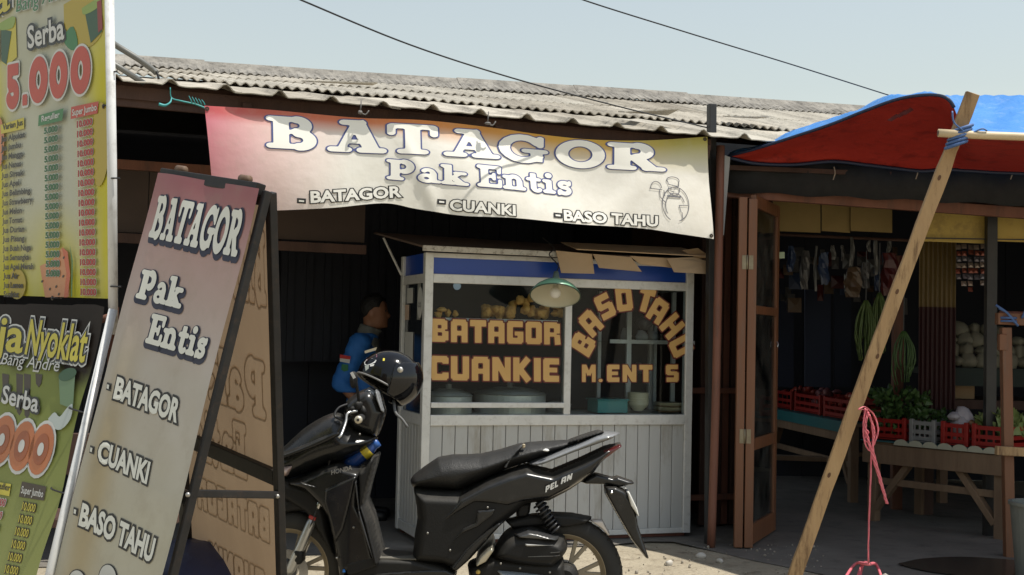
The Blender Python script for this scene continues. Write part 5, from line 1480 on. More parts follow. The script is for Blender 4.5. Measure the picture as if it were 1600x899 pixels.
# ------------------------------------------------------------------ helmet hung on the far grip
hc = P(604, 592, YS) + np.array((0, .10, 0))
hel_ = thing('helmet', 'glossy black open-face helmet with stickers hanging on the scooter handlebar', 'helmet', hc - np.array((0, 0, .13)))
fx, fz = math.cos(R(-28)), math.sin(R(-28))     # opening plane normal leans down-left
on = np.array((-.44, -.24, -.865)); on /= np.linalg.norm(on)
def hshell(grow):
    def f(X, Y, Z):
        o = d_ell(X, Y, Z, (0, 0, 0), (.146 + grow, .128 + grow, .128 + grow))
        i = d_ell(X, Y, Z, (-.004, 0, -.006), (.120, .104, .108))
        cut = X * on[0] + Y * on[1] + Z * on[2] - .050
        return np.maximum(np.maximum(o, -i), cut)
    return f
def rot28(V, ang=0):
    c, s = math.cos(R(ang)), math.sin(R(ang)); V = np.asarray(V)
    return np.stack([V[:, 0] * c - V[:, 2] * s, V[:, 1], V[:, 0] * s + V[:, 2] * c], 1)
V, Fc = surfnet(hshell(0), (-.19, -.17, -.17), (.19, .17, .17), .009)
M_helm = mat('helmet_black_gloss', (.005, .005, .006), .10, spec=.35)
M_hin = mat('helmet_lining', (.006, .006, .007), .95)
Vr = rot28(V) + hc
shell = mk('helmet_shell', Vr, Fc, M_helm, hel_, smooth=True)
def inn(X, Y, Z):
    i = d_ell(X, Y, Z, (-.004, 0, -.006), (.121, .105, .109)); i2 = d_ell(X, Y, Z, (-.004, 0, -.006), (.112, .096, .10))
    cut = X * on[0] + Y * on[1] + Z * on[2] - .046
    return np.maximum(np.maximum(i, -i2), cut)
V, Fc = surfnet(inn, (-.16, -.14, -.15), (.16, .14, .14), .009)
mk('helmet_lining', rot28(V) + hc, Fc, M_hin, hel_, smooth=True)
# rim trim along the opening, visor at the right
def on_ell(a, r=(.147, .129, .129)):
    # intersection of the opening plane with the shell, by angle
    t1 = np.cross(on, (0, 1, 0)); t1 /= np.linalg.norm(t1); t2 = np.cross(on, t1)
    d = t1 * math.cos(a) + t2 * math.sin(a)
    lo, hi = 0, .3
    for _ in range(30):
        m_ = (lo + hi) / 2; p = on * .0 + d * m_
        k = .050
        p = p + on * k
        if (p[0] / r[0]) ** 2 + (p[1] / r[1]) ** 2 + (p[2] / r[2]) ** 2 < 1: lo = m_
        else: hi = m_
    return p
rimp = rot28([on_ell(a) for a in np.linspace(0, 2 * math.pi, 49)]) + hc
mk('rim_trim', *tube(rimp, .0045, 8, False), mat('rim_rubber_grey', (.16, .155, .15), .4), hel_, smooth=True)
def vis(X, Y, Z):
    o = d_ell(X, Y, Z, (0, 0, 0), (.160, .141, .141)); i = d_ell(X, Y, Z, (0, 0, 0), (.149, .130, .130))
    cut = X * on[0] + Y * on[1] + Z * on[2] - .085
    side = -(X - .02 - .25 * Z)
    topc = Z - .075
    return np.maximum(np.maximum(np.maximum(o, -i), cut), np.maximum(side, topc))
V, Fc = surfnet(vis, (-.05, -.17, -.17), (.19, .17, .17), .005)
mk('visor', rot28(V) + hc, Fc, mat('smoked_visor', (.004, .004, .005), .04, spec=.5), hel_, smooth=True)
pv = P(626, 578, YS) ; 
mk('visor_pivot', *lathe([(.0001, -.006), (.012, -.005), (.014, 0)], np.array((pv[0], hc[1] - .125, pv[2])), (0, 1, 0), 16), mat('pivot_silver', (.5, .48, .44), .3, metal=.7), hel_, smooth=True)
def hstick(pts, m, name='sticker', h=.0015):
    # flat photo polygon laid on the helmet's curved side
    V = []
    for (px, py) in pts:
        q = P(px, py, hc[1] - .1); l = (q - hc)
        lr = l
        k = 1 - (lr[0] / .146) ** 2 - (lr[2] / .128) ** 2
        yy = -.128 * math.sqrt(max(k, .01)) - h
        V.append(hc + np.array((l[0], yy, l[2])))
    mk(name, V, [tuple(range(len(V)))], m, hel_, fixn=False)
hstick([(566, 549), (586, 543), (584, 548), (567, 553)], mat('st_cream', (.45, .4, .28), .5))
hstick([(570, 560), (587, 554), (588, 558), (571, 564)], mat('st_pink', (.5, .2, .28), .5))
hstick([(567, 567), (571, 562), (580, 560), (588, 563), (586, 567), (578, 570), (569, 571)], mat('st_white', (.6, .6, .58), .5))
hstick([(569, 572), (576, 570), (576, 576), (571, 580)], mat('st_grey', (.4, .42, .38), .5))
hstick([(578, 570), (585, 569), (584, 572), (578, 573)], MATS['st_white'], h=.002)
hstick([(598, 560), (601, 560), (601, 564), (598, 564)], mat('st_yellow', (.6, .5, .05), .5))
hstick([(632, 600), (636, 606), (640, 618), (637, 621), (633, 610)], MATS['st_white'], h=.012)
# chin strap
mk('chin_strap', *tube(curve_pts([hc + np.array((.03, -.05, -.10)), P(618, 645, hc[1] - .1), P(628, 655, hc[1] - .1), P(637, 668, hc[1] - .1)], 10), .007, 6), mat('strap_grey', (.13, .13, .13), .7), hel_, smooth=True)
# ================================================================== VEGETABLE STALL ON THE RIGHT
M_redcr = mat('red_crate_plastic', (.27, .015, .012), .45, (.32, .02, .016), 6, .3)
M_greycr = mat('grey_crate_plastic', (.22, .22, .22), .45, (.27, .27, .27), 6, .3)
M_turq = mat('turquoise_oilcloth', (.018, .13, .145), .5, (.025, .16, .175), 4, .3)
M_leaf = mat('leaf_green', (.035, .075, .02), .5, (.06, .12, .03), 9, .3)
M_leaf2 = mat('pale_leaf', (.18, .25, .07), .5, (.28, .34, .14), 9, .3)
M_net = mat('black_shade_net', (.012, .013, .015), .85, (.02, .021, .023), 12, .4)
M_stonegrey = mat('dusty_cabbage', (.15, .145, .11), .7, (.21, .2, .15), 8, .3)

vst = thing('vegetable_stall', 'dark open vegetable stall under the red and blue tarpaulin', 'market stall', (2.8, 9.5, 0))
# shell: back wall, right wall, opaque ceiling added under the tarpaulin to block light
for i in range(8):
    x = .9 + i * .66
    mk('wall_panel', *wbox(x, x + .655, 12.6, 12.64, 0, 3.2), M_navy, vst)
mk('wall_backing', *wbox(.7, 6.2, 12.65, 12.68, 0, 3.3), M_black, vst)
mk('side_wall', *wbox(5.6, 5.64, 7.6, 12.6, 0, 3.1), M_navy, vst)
mk('ceiling_light_block', [(1.62, 8.62, 2.56), (5.6, 8.62, 2.50), (5.6, 12.6, 2.9), (.9, 12.6, 2.9), (1.62, 8.62, 2.58), (5.6, 8.62, 2.52), (5.6, 12.6, 2.92), (.9, 12.6, 2.92)], BOXF, M_net, vst)
# front beams and the black net below the tarpaulin
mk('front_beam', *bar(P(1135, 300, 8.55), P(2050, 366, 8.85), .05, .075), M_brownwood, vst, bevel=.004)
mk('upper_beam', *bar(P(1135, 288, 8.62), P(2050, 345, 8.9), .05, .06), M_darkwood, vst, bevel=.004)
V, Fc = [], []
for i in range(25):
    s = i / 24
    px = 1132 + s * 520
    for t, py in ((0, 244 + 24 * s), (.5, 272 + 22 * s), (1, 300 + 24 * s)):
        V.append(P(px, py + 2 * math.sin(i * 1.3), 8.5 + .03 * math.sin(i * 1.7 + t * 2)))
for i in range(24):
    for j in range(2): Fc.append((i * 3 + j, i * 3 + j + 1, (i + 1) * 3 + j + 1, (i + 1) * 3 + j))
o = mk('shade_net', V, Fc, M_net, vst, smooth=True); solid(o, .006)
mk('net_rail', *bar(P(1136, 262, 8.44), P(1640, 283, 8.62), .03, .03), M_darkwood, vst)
for (px, dy) in ((1303, 10), (1580, 9), (1432, 8)):
    a = P(px, 256 + dy * .5, 8.38)
    mk('tie_string', *tube(curve_pts([a, a + np.array((.006, -.01, -.04)), a + np.array((-.004, 0, -.085))], 6), .004, 5), mat('pale_string', (.3, .26, .22), .8), vst)
# yellow sheets hung inside
def pq(pts, Y, th=.01):
    q = [P(x, y, Y) for x, y in pts]; n_ = len(q)
    V = q + [p + np.array((0, th, 0)) for p in q]
    return V, [tuple(range(n_)), tuple(range(2 * n_ - 1, n_ - 1, -1))] + [(i, (i + 1) % n_, n_ + (i + 1) % n_, n_ + i) for i in range(n_)]
for k, (x0, x1, Y) in enumerate(((1208, 1282, 9.30), (1284, 1328, 9.32), (1329, 1394, 9.30))):
    mk('yellow_panel', *pq([(x0, 312), (x1, 315), (x1, 364), (x0, 361)], Y), mat('dull_yellow_board', (.20, .14, .04), .7, (.26, .18, .06), 3, .3), vst)
for k, (x0, x1, Y) in enumerate(((1432, 1545, 9.05), (1547, 1680, 9.0))):
    mk('yellow_panel', *pq([(x0 + (-2 if k else 28), 304), (x1, 306), (x1, 381), (x0, 377)], Y), M_yellow, vst)
mk('panel_line', *bar(P(1430, 372, 9.03), P(1680, 376, 8.98), .012, .008), M_black, vst)
mk('inner_post', *bar(P(1549, 300, 9.0), np.array((P(1549, 300, 9.0)[0], 9.0, 0)), .07, .06, (0, 1, 0)), M_black, vst)
mk('inner_post', *bar(P(1404, 400, 10.3), np.array((P(1404, 400, 10.3)[0], 10.3, 0)), .08, .07, (0, 1, 0)), M_brownwood, vst)
# corrugated yellow sheet standing at the back, dark red below
V, Fc = [], []
xa, xb = P(1436, 430, 9.6)[0], P(1494, 430, 9.6)[0]
for i in range(49):
    x = xa + (xb - xa) * i / 48
    y = 9.6 + .012 * math.sin(i * 1.05)
    V += [(x, y, P(1460, 482, 9.6)[2]), (x, y, P(1460, 372, 9.6)[2])]
for i in range(48): Fc.append((2 * i, 2 * i + 2, 2 * i + 3, 2 * i + 1))
mk('corrugated_panel', V, Fc, mat('ochre_metal', (.13, .085, .025), .5, (.17, .115, .04), 5, .3), vst)
V2_ = [(x, y - .005, z if k % 2 else P(1460, 640, 9.6)[2]) for k, (x, y, z) in enumerate([(a[0], a[1], P(1460, 480, 9.6)[2]) for a in V])]
mk('corrugated_panel', V2_, Fc, mat('dark_red_metal', (.035, .008, .008), .6), vst)

# ------------------------------------------------------------------ tarpaulin: red face hanging in front, blue top
tarp = thing('tarpaulin_awning', 'bulging red and blue tarpaulin awning over the vegetable stall', 'tarpaulin', (2.6, 8.0, 2.4))
M_tred = mat('red_tarpaulin', (.44, .034, .022), .5, (.52, .045, .03), 2.5, .3, bump=.8, bscale=6, transl=.2, dirt=(.13, .012, .012), dirt_amt=.6)
M_tblue = mat('blue_tarpaulin', (.035, .20, .56), .45, (.05, .25, .64), 3, .3, bump=.8, bscale=11, transl=.12, dirt=(.3, .42, .6), dirt_amt=.35)
topR = [(1140, 243), (1180, 233), (1240, 214), (1300, 194), (1350, 174), (1400, 156), (1440, 149), (1470, 150), (1486, 160), (1496, 182), (1506, 206), (1540, 209), (1600, 214), (1660, 219), (2100, 240)]
botR = [(1140, 245), (1180, 254), (1240, 256), (1300, 251), (1350, 256), (1400, 262), (1440, 266), (1470, 264), (1490, 264), (1500, 265), (1520, 266), (1550, 268), (1600, 270), (1660, 273), (2100, 285)]
def tY(px): return float(np.interp(px, (1140, 1313, 1480, 1700), (8.35, 7.72, 7.0, 6.92)))
cT2 = curve_pts([np.array(p, float) for p in topR], 78); cB2 = curve_pts([np.array(p, float) for p in botR], 78)
V, Fc = [], []
NR = 12
for i in range(79):
    for j in range(NR + 1):
        t = j / NR
        px, py = cT2[i] * (1 - t) + cB2[i] * t
        Y = tY(px) * (1 - t) + 8.36 * t + .10 * math.sin(t * math.pi) * min(1, (px - 1140) / 150) + .012 * math.sin(px * .05 + t * 6) * math.sin(t * math.pi)
        V.append(P(px, py, Y))
for i in range(78):
    for j in range(NR): Fc.append((i * (NR + 1) + j, i * (NR + 1) + j + 1, (i + 1) * (NR + 1) + j + 1, (i + 1) * (NR + 1) + j))
mk('red_face', V, Fc, M_tred, tarp, smooth=True)
# blue top: starts at the red edge, rises a little and runs back over the stall
V, Fc = [], []
NB = 16
crest = [(1140, 240), (1180, 229), (1240, 205), (1300, 184), (1330, 178), (1370, 156), (1400, 151), (1440, 148), (1470, 149), (1490, 149), (1530, 149), (1570, 149), (1620, 150), (1670, 152), (2100, 165)]
cC = curve_pts([np.array(p, float) for p in crest], 78)
for i in range(79):
    a = P(*cT2[i], tY(cT2[i][0])); c_ = P(*cC[i], tY(cC[i][0]) + (.35 if cC[i][0] < 1480 else .9))
    c_[2] = max(c_[2], a[2] + .005)
    for j in range(NB + 1):
        t = j / NB
        if t <= .5:
            s = t / .5; p = a * (1 - s) + c_ * s
            p[2] += .02 * math.sin(s * math.pi) * (1 + math.sin(i * .7))* .5 - .05 * math.sin(s * math.pi) * (1 if cC[i][0] > 1500 else 0)
        else:
            s = (t - .5) / .5; p = c_ + np.array((.1, 3.6, -.12)) * s; p[2] += .03 * math.sin(i * .5 + s * 7)
        p[2] += .004 * math.sin(i * 1.9 + j * 2.3) * min(1, t * 6)
        V.append(p)
for i in range(78):
    for j in range(NB): Fc.append((i * (NB + 1) + j, i * (NB + 1) + j + 1, (i + 1) * (NB + 1) + j + 1, (i + 1) * (NB + 1) + j))
mk('blue_top', V, Fc, M_tblue, tarp, smooth=True)
M_tedge = mat('dark_blue_hem', (.012, .022, .06), .5)
mk('hem', *tube([P(*p, tY(p[0]) - .006) for p in cT2[:48]], .010, 6), M_tedge, tarp, smooth=True)
mk('hem', *tube([P(*(p + np.array((0, 1.5))), 8.35) for p in cB2], .012, 6), M_tedge, tarp, smooth=True)
for (px, py) in ((1408, 178), (1395, 184), (1417, 174)):
    c_ = P(px, py, tY(px) + .085)
    mk('stain', *pq([(px - 9, py + 4), (px + 6, py - 6), (px + 11, py - 2), (px - 2, py + 6)], c_[1] - .03, .002), mat('stain_dark', (.10, .014, .014), .6), tarp)

# prop pole, bamboo, pink rope
b0 = PG(1240, 905); t0_ = P(1520, 146, 6.86)
pv_, pf_ = [], []
pd_ = (t0_ - b0) / np.linalg.norm(t0_ - b0); ps_ = np.cross(pd_, (0, 1, 0)); ps_ /= np.linalg.norm(ps_); pn_ = np.cross(ps_, pd_)
NP = 26
for k in range(NP + 1):
    c_ = b0 * (1 - k / NP) + t0_ * (k / NP) + ps_ * (.012 * math.sin(k / NP * 3.1) + .001 * math.sin(k * 1.7))
    a_ = .037 * (1 + .018 * math.sin(k * 2.1) + .02 * math.sin(k * .9 + 1)); b_ = .016 * (1 + .08 * math.sin(k * 1.3))
    if k == NP - 3: a_ *= .86
    pv_ += [c_ - ps_ * a_ - pn_ * b_, c_ + ps_ * a_ - pn_ * b_, c_ + ps_ * a_ + pn_ * b_, c_ - ps_ * a_ + pn_ * b_]
for k in range(NP):
    for j in range(4): pf_.append((k * 4 + j, k * 4 + (j + 1) % 4, k * 4 + 4 + (j + 1) % 4, k * 4 + 4 + j))
pf_ += [(3, 2, 1, 0), tuple(NP * 4 + j for j in range(4))]
prop = thing('wooden_prop', 'long raw timber prop leaning up to hold the red tarpaulin', 'timber prop', b0)
mk('timber', pv_, pf_, M_timber, prop, bevel=.003)
M_knot = mat('knot_dark', (.12, .06, .03), .8)
for s_, o_k in ((.22, .012), (.47, -.016), (.60, .006), (.83, .01)):
    c_ = b0 * (1 - s_) + t0_ * s_ + ps_ * (o_k + .012 * math.sin(s_ * 3.1)); fz_ = -1 if pn_[1] > 0 else 1
    e_ = [c_ + pn_ * fz_ * .0185 + ps_ * (.009 * math.cos(a)) + pd_ * (.016 * math.sin(a)) for a in np.linspace(0, 6.283, 11)[:-1]]
    mk('knot', e_, [tuple(range(10))], M_knot, prop, fixn=False)
bam = [P(1466, 208, 6.80), P(1520, 211, 6.79), P(1600, 214, 6.78), P(2000, 234, 6.72)]
bm_ = thing('bamboo_pole', 'pale bamboo pole lying across the prop at the tarpaulin edge', 'bamboo pole', bam[0])
M_bamboo = mat('bamboo', (.52, .40, .24), .5, (.6, .48, .3), 6, .3)
mk('culm', *tube(bam, .0215, 14), M_bamboo, bm_, smooth=True)
mk('culm_hollow', *lathe([(.0001, .001), (.015, .001)], bam[0], bam[0] - bam[1], 14), mat('bamboo_dark', (.1, .07, .05), .8), bm_)
for s in (.3, .75): mk('node', *lathe([(.022, -.006), (.025, 0), (.022, .006)], bam[0] * (1 - s) + bam[3] * s, bam[3] - bam[0], 14), M_bamboo, bm_, smooth=True)
M_bstrap = mat('blue_raffia', (.045, .10, .26), .6, (.08, .16, .36), 30, .3)
kn = P(1499, 212, 6.82)
parts_ = []
for k in range(5):
    z = -.05 + k * .022
    parts_.append(tube([kn + np.array((.055 * math.cos(a) + z * .35, .045 * math.sin(a), z + .02 * math.cos(a))) for a in np.linspace(0, 2 * math.pi, 17)], .009, 6, False))
parts_.append(tube(curve_pts([kn + np.array((0, -.05, .02)), kn + np.array((-.05, -.06, .06)), kn + np.array((-.06, -.06, .12))], 8), .005, 5))
parts_.append(tube(curve_pts([kn + np.array((.04, -.04, .0)), kn + np.array((.1, -.05, .03)), kn + np.array((.13, -.05, .02))], 8), .005, 5))
mk('blue_lashing', *merge(*parts_), M_bstrap, None, smooth=True, label='blue raffia lashing binding bamboo to the timber prop', cat='rope')
M_pink = mat('pink_raffia', (.62, .12, .16), .45, (.7, .2, .23), 25, .3)
def pk(px, py, dy=0.0):
    return P(px, py, 6.99 + dy)
rp = []
def loop(pts, r=.0048):
    c = curve_pts([pk(*p) for p in pts], 60)
    for ph in (0, 2.1, 4.2):       # three flat strands wound round each other
        rp.append(tube([p + np.array((math.cos(i * .55 + ph), math.sin(i * .55 + ph), 0)) * r * .62 for i, p in enumerate(c)], [r * (.5 + .12 * math.sin(i * 1.3 + ph)) for i in range(61)], 5))
loop([(1350, 640, -.05), (1342, 640, -.08), (1352, 636, -.06), (1366, 650), (1372, 672), (1366, 694), (1362, 702), (1360, 760), (1357, 840), (1357, 880)])
loop([(1352, 638), (1349, 665), (1351, 690), (1358, 704), (1364, 698), (1362, 660), (1354, 640)])
loop([(1356, 644), (1352, 668), (1360, 700), (1372, 740), (1384, 780), (1386, 787)], .008)
loop([(1358, 648), (1366, 675), (1364, 702), (1376, 748), (1385, 784)], .006)
loop([(1352, 670), (1357, 676), (1351, 686), (1356, 692)], .004)
g_ = PG(1357, 893)
kk = pk(1357, 882)
for (dx, dy_) in ((-.16, -.02), (-.09, -.06), (.08, -.04), (-.05, .03)):
    rp.append(tube(curve_pts([kk, (kk + g_ + np.array((dx, dy_, 0))) / 2 + np.array((0, 0, .02)), np.array((kk[0] + dx, kk[1] + dy_, .012))], 10), .009, 6))
mk('pink_rope', *merge(*rp), M_pink, None, smooth=True, label='pink raffia rope looped on the leaning prop and trailing to the ground', cat='rope')
stone = PG(1345, 893)
mk('tether_stone', *lump(np.array((stone[0] - .02, kk[1] - .02, .022)), .05, 11), mat('pale_stone', (.3, .28, .24), .9), None, smooth=True, label='small pale stone holding the end of the pink rope', cat='stone')

# ------------------------------------------------------------------ folding door
Yd = 8.2
door = thing('folding_door', 'orange-brown wooden folding door with glass panes standing open', 'door', (P(1165, 858, Yd)[0], Yd, 0))
def xat(px, Y): return P(px, 600, Y)[0]
xA0, xA1, xB0, xB1 = xat(1151, Yd), xat(1164, Yd), xat(1166.5, Yd), xat(1180, Yd)
ztop = P(1165, 308, Yd)[2]
mk('stile', *wbox(xA0, xA1, Yd, Yd + .04, .012, ztop), M_doorwood, door, bevel=.004)
mk('stile', *wbox(xB0, xB1, Yd, Yd + .04, .012, ztop - .01), M_doorwood, door, bevel=.004)
far = np.array((P(1208, 835, 8.95)[0], 8.95, 0)); nearB = np.array((xB1 - .02, Yd + .045, 0))
def leafbar(name, z0, z1, s0=0., s1=1., w=.035, m=None):
    a = nearB * (1 - s0) + far * s0; b = nearB * (1 - s1) + far * s1
    d = (b - a); d /= np.linalg.norm(d); n_ = np.array((-d[1], d[0], 0)) * w / 2
    q = [a - n_, a + n_, b + n_, b - n_]
    mk(name, [p + UP * z0 for p in q] + [p + UP * z1 for p in q], BOXF, m or M_doorwood, door, bevel=0 if m else .003)
leafbar('stile', .02, ztop + .02, .90, 1.0)
leafbar('rail', .02, .15, .0, .90)
leafbar('rail', P(1190, 700, 8.5)[2], P(1190, 682, 8.5)[2], 0, .90)
leafbar('rail', P(1190, 492, 8.5)[2], P(1190, 479, 8.5)[2], 0, .90)
leafbar('rail', ztop - .06, ztop + .02, 0, .90)
for z0, z1 in ((.15, P(1190, 700, 8.5)[2]), (P(1190, 682, 8.5)[2], P(1190, 492, 8.5)[2]), (P(1190, 479, 8.5)[2], ztop - .06)):
    leafbar('glass_pane', z0, z1, .01, .90, .006, M_darkglass)
# second leaf folded behind on the left
farA = far - np.array((.12, -.02, 0)); sv = (nearB.copy(), far.copy())
nearB = np.array((xA0 + .02, Yd + .045, 0)); far = farA
leafbar('stile', .02, ztop, .90, 1.0); leafbar('rail', .02, .15, 0, .9); leafbar('rail', ztop - .08, ztop, 0, .9); leafbar('rail', 1.05, 1.12, 0, .9)
leafbar('glass_pane', .15, 1.05, .01, .9, .006, M_darkglass); leafbar('glass_pane', 1.12, ztop - .08, .01, .9, .006, M_darkglass)
nearB, far = sv
M_hinge = mat('worn_steel_hinge', (.22, .18, .12), .5, (.3, .26, .18), 20, .3, metal=.6)
for py in (410, 682):
    z = P(1163, py, Yd)[2]
    mk('hinge', *merge(wbox(xA1 - .03, xA1 - .004, Yd - .004, Yd - .0005, z - .045, z + .045), wbox(xB0 + .004, xB0 + .032, Yd - .004, Yd - .0005, z - .045, z + .045)), M_hinge, door, kind=None)
    mk('hinge_pin', *tube([(xA1 + .003, Yd - .005, z - .046), (xA1 + .003, Yd - .005, z + .046)], .006, 8), M_hinge, door, smooth=True)
hk = P(1211, 534, 8.9)
mk('door_hook', *tube(curve_pts([hk, hk + np.array((.02, -.01, -.01)), hk + np.array((.012, -.02, -.04))], 8), .004, 6), M_chrome, door, smooth=True)

# ------------------------------------------------------------------ market tables
def table(name, label, A, B, depth, top, legs, cloth=None):
    """front edge from A to B (world xy), going back by depth"""
    A = np.array((*A, 0.)); B = np.array((*B, 0.)); d = B - A; L = np.linalg.norm(d); d /= L
    n_ = np.array((-d[1], d[0], 0))
    if n_[1] < 0: n_ = -n_
    o = thing(name, label, 'table', (A + B) / 2)
    def bx(s0, s1, t0, t1, z0, z1):
        q = [A + d * s0 + n_ * t0, A + d * s1 + n_ * t0, A + d * s1 + n_ * t1, A + d * s0 + n_ * t1]
        return [p + UP * z0 for p in q] + [p + UP * z1 for p in q], BOXF
    npl = 4
    for k in range(npl): mk('top_board', *bx(0, L, depth * k / npl + .002, depth * (k + 1) / npl - .002, top - .03, top), M_tabletimber, o, bevel=.003)
    mk('apron', *bx(0, L, -.02, -.001, top - .16, top - .02), M_tabletimber, o, bevel=.003)
    for s in legs:
        for t in (.02, depth - .1):
            mk('leg', *bx(s, s + .07, t, t + .07, 0, top - .03), M_tabletimber, o, bevel=.004)
    for s, e in ((legs[0] + .06, .3), (legs[-1], -.3)):
        a = A + d * s + n_ * .05 + UP * (top - .5); b = A + d * (s + e) + n_ * .05 + UP * (top - .12)
        mk('brace', *bar(a, b, .045, .06, n_), M_tabletimber, o, bevel=.003)
    mk('stretcher', *bx(legs[0], legs[-1] + .07, .04, .07, .28, .33), M_tabletimber, o, bevel=.003)
    if cloth: mk('table_cloth', *bx(-.01, L + .01, -.03, depth, top + .002, top + .008), cloth, o)
    return o, A, d, n_, L
ta = P(1345, 700, 9.2); tb = P(1562, 722, 8.22)
ZTB = .60
def onz(px, py, z):
    return PG(px, py, z)
ta = onz(1350, 688, ZTB); tb = onz(1572, 708, ZTB)
tbl, TA, TD, TN, TL_ = table('market_table', 'rough timber market table with crates at the right edge', ta[:2], tb[:2], .75, ZTB, (.04, .9, 1.05) if False else (.02, np.linalg.norm((tb - ta)[:2]) - .10), M_turq)
for k in range(7):       # cream scallops of the cloth edge
    s = TL_ * (.30 + .68 * k / 6.6)
    c_ = TA + TD * s - TN * .034 + UP * (ZTB - .012)
    pts = [c_ + TD * (.062 * math.cos(a)) + UP * (.045 * math.sin(a)) for a in np.linspace(0, math.pi, 11)]
    mk('cloth_scallop', pts + [p - TN * .004 for p in pts], [tuple(range(11)), tuple(range(21, 10, -1))] + [(i, i + 1, 12 + i, 11 + i) for i in range(10)], mat('cream_oilcloth', (.42, .42, .33), .5), tbl)
ba_ = onz(1180, 634, .66); bb_ = onz(1330, 662, .66)
tb2, UA, UD, UN, UL_ = table('market_table', 'turquoise-topped timber table in the dark behind the folding door', ba_[:2], bb_[:2], .9, .66, (.3, np.linalg.norm((bb_ - ba_)[:2]) - .12), M_turq)
mk('cloth_fringe', *(lambda q: ([p + UP * .575 for p in q] + [p + UP * .665 for p in q], BOXF))([UA - UN * .035, UA + UD * UL_ - UN * .035, UA + UD * UL_ - UN * .03, UA - UN * .03]), M_turq, tb2)

def crate(A, d, n_, s, t, z, w, dep, h, m, label, fill=None):
    c = A + d * (s + w / 2) + n_ * (t + dep / 2) + UP * z
    o = thing('plastic_crate', label, 'crate', c, 'plastic crates on the market tables')
    def bx(a0, a1, b0, b1, z0, z1):
        q = [A + d * (s + a0) + n_ * (t + b0), A + d * (s + a1) + n_ * (t + b0), A + d * (s + a1) + n_ * (t + b1), A + d * (s + a0) + n_ * (t + b1)]
        return [p + UP * (z + z0) for p in q] + [p + UP * (z + z1) for p in q], BOXF
    p_ = .03
    for a in (0, w - p_):
        for b in (0, dep - p_): mk('corner_post', *bx(a, a + p_, b, b + p_, 0, h + .012), m, o, bevel=.004)
    mk('floor', *bx(.01, w - .01, .01, dep - .01, .006, .014), m, o)
    for zz in (.02, h * .5 - .012, h - .03):
        mk('slat', *bx(p_, w - p_, .006, .014, zz, zz + .028), m, o)
        mk('slat', *bx(p_, w - p_, dep - .014, dep - .006, zz, zz + .028), m, o)
        mk('slat', *bx(.006, .014, p_, dep - p_, zz, zz + .028), m, o)
        mk('slat', *bx(w - .014, w - .006, p_, dep - p_, zz, zz + .028), m, o)
    for k in range(1, 5):
        a = w * k / 5
        mk('upright', *bx(a - .006, a + .006, .007, .013, .02, h), m, o)
    return o
crl = [(.02, .40, M_redcr, 'red crate full of leafy greens on the front table left of the grey crate'),
       (.46, .28, M_greycr, 'grey slatted crate between the red crates on the front table'),
       (.80, .28, M_redcr, 'red crate holding the tied white plastic bag'),
       (1.12, .36, M_redcr, 'red crate of pale cabbages beside the timber post')]
sc_t = TL_ / 1.5
for s, w_c, m, lab in crl:
    crate(TA, TD, TN, s * sc_t, .05, ZTB + .01, w_c * sc_t, .42, .16, m, lab)
for k, (s, lab) in enumerate(((.12, 'dim red crate at the far left of the back table'), (.46, 'dim red crate second on the back table'), (.80, 'dim red crate nearest the leaning prop on the back table'))):
    crate(UA, UD, UN, s * UL_ / 1.15, .05, .67, .30 * UL_ / 1.15, .42, .17, M_redcr, lab)
# greens
def leaves(n, spread, h, sz, seed, curl=.5):
    q = random.Random(seed); V, Fc = [], []
    for i in range(n):
        a = q.uniform(0, 2 * math.pi); r = spread * math.sqrt(q.random()); z = h * q.random() ** .7
        c = np.array((r * math.cos(a), r * math.sin(a), z))
        d = np.array((math.cos(a) * q.uniform(.2, 1), math.sin(a) * q.uniform(.2, 1), q.uniform(-.2, 1.2))); d /= np.linalg.norm(d)
        s = np.cross(d, (q.uniform(-1, 1), q.uniform(-1, 1), q.uniform(-1, 1))); s /= np.linalg.norm(s)
        L = sz * q.uniform(.6, 1.3); w_ = L * q.uniform(.25, .45); up = np.cross(s, d)
        k = len(V)
        V += [c, c + d * L * .5 + s * w_, c + d * L + up * L * .2 * curl, c + d * L * .5 - s * w_, c + d * L * .5 - up * L * .12]
        Fc += [(k, k + 1, k + 4), (k + 1, k + 2, k + 4), (k + 2, k + 3, k + 4), (k + 3, k, k + 4)]
    return V, Fc
def greens(c, n, sp, h, sz, seed, m, label, cat='greens', name='leafy_greens'):
    V, Fc = leaves(n, sp, h, sz, seed)
    return mk(name, [np.array(c) + v for v in V], Fc, m, None, label=label, cat=cat, fixn=False)
c_ = TA + TD * .2 * sc_t + TN * .26 + UP * (ZTB + .05)
greens(c_, 420, .20, .30, .075, 1, M_leaf, 'bushy dark green herbs heaped in the red crate behind the prop')
c_ = TA + TD * .5 * sc_t + TN * .30 + UP * (ZTB + .05)
greens(c_, 120, .13, .16, .06, 12, M_leaf, 'low dark greens inside the grey crate')
for k, (s, t) in enumerate(((1.16, .10), (1.27, .16), (1.36, .08), (1.42, .22))):
    c_ = TA + TD * s * sc_t + TN * (t + .1) + UP * (ZTB + .10)
    V, Fc = lump((0, 0, .03), .055, 40 + k)
    Lv, Lf = leaves(46, .035, .09, .10, 60 + k, 1.0)
    cb = thing('cabbage', ('pale cabbage tipped at the left of the end crate', 'tall pale cabbage standing up in the end crate', 'cabbage low at the front of the end crate', 'cabbage at the back of the end crate beside the timber post')[k], 'cabbage', c_, 'cabbages in the end crate')
    mk('cabbage_head', [c_ + v for v in V], Fc, M_leaf2, cb, smooth=True)
    mk('outer_leaves', [c_ + v for v in Lv], Lf, M_leaf2, cb, fixn=False)
c_ = TA + TD * .93 * sc_t + TN * .2 + UP * (ZTB + .20)
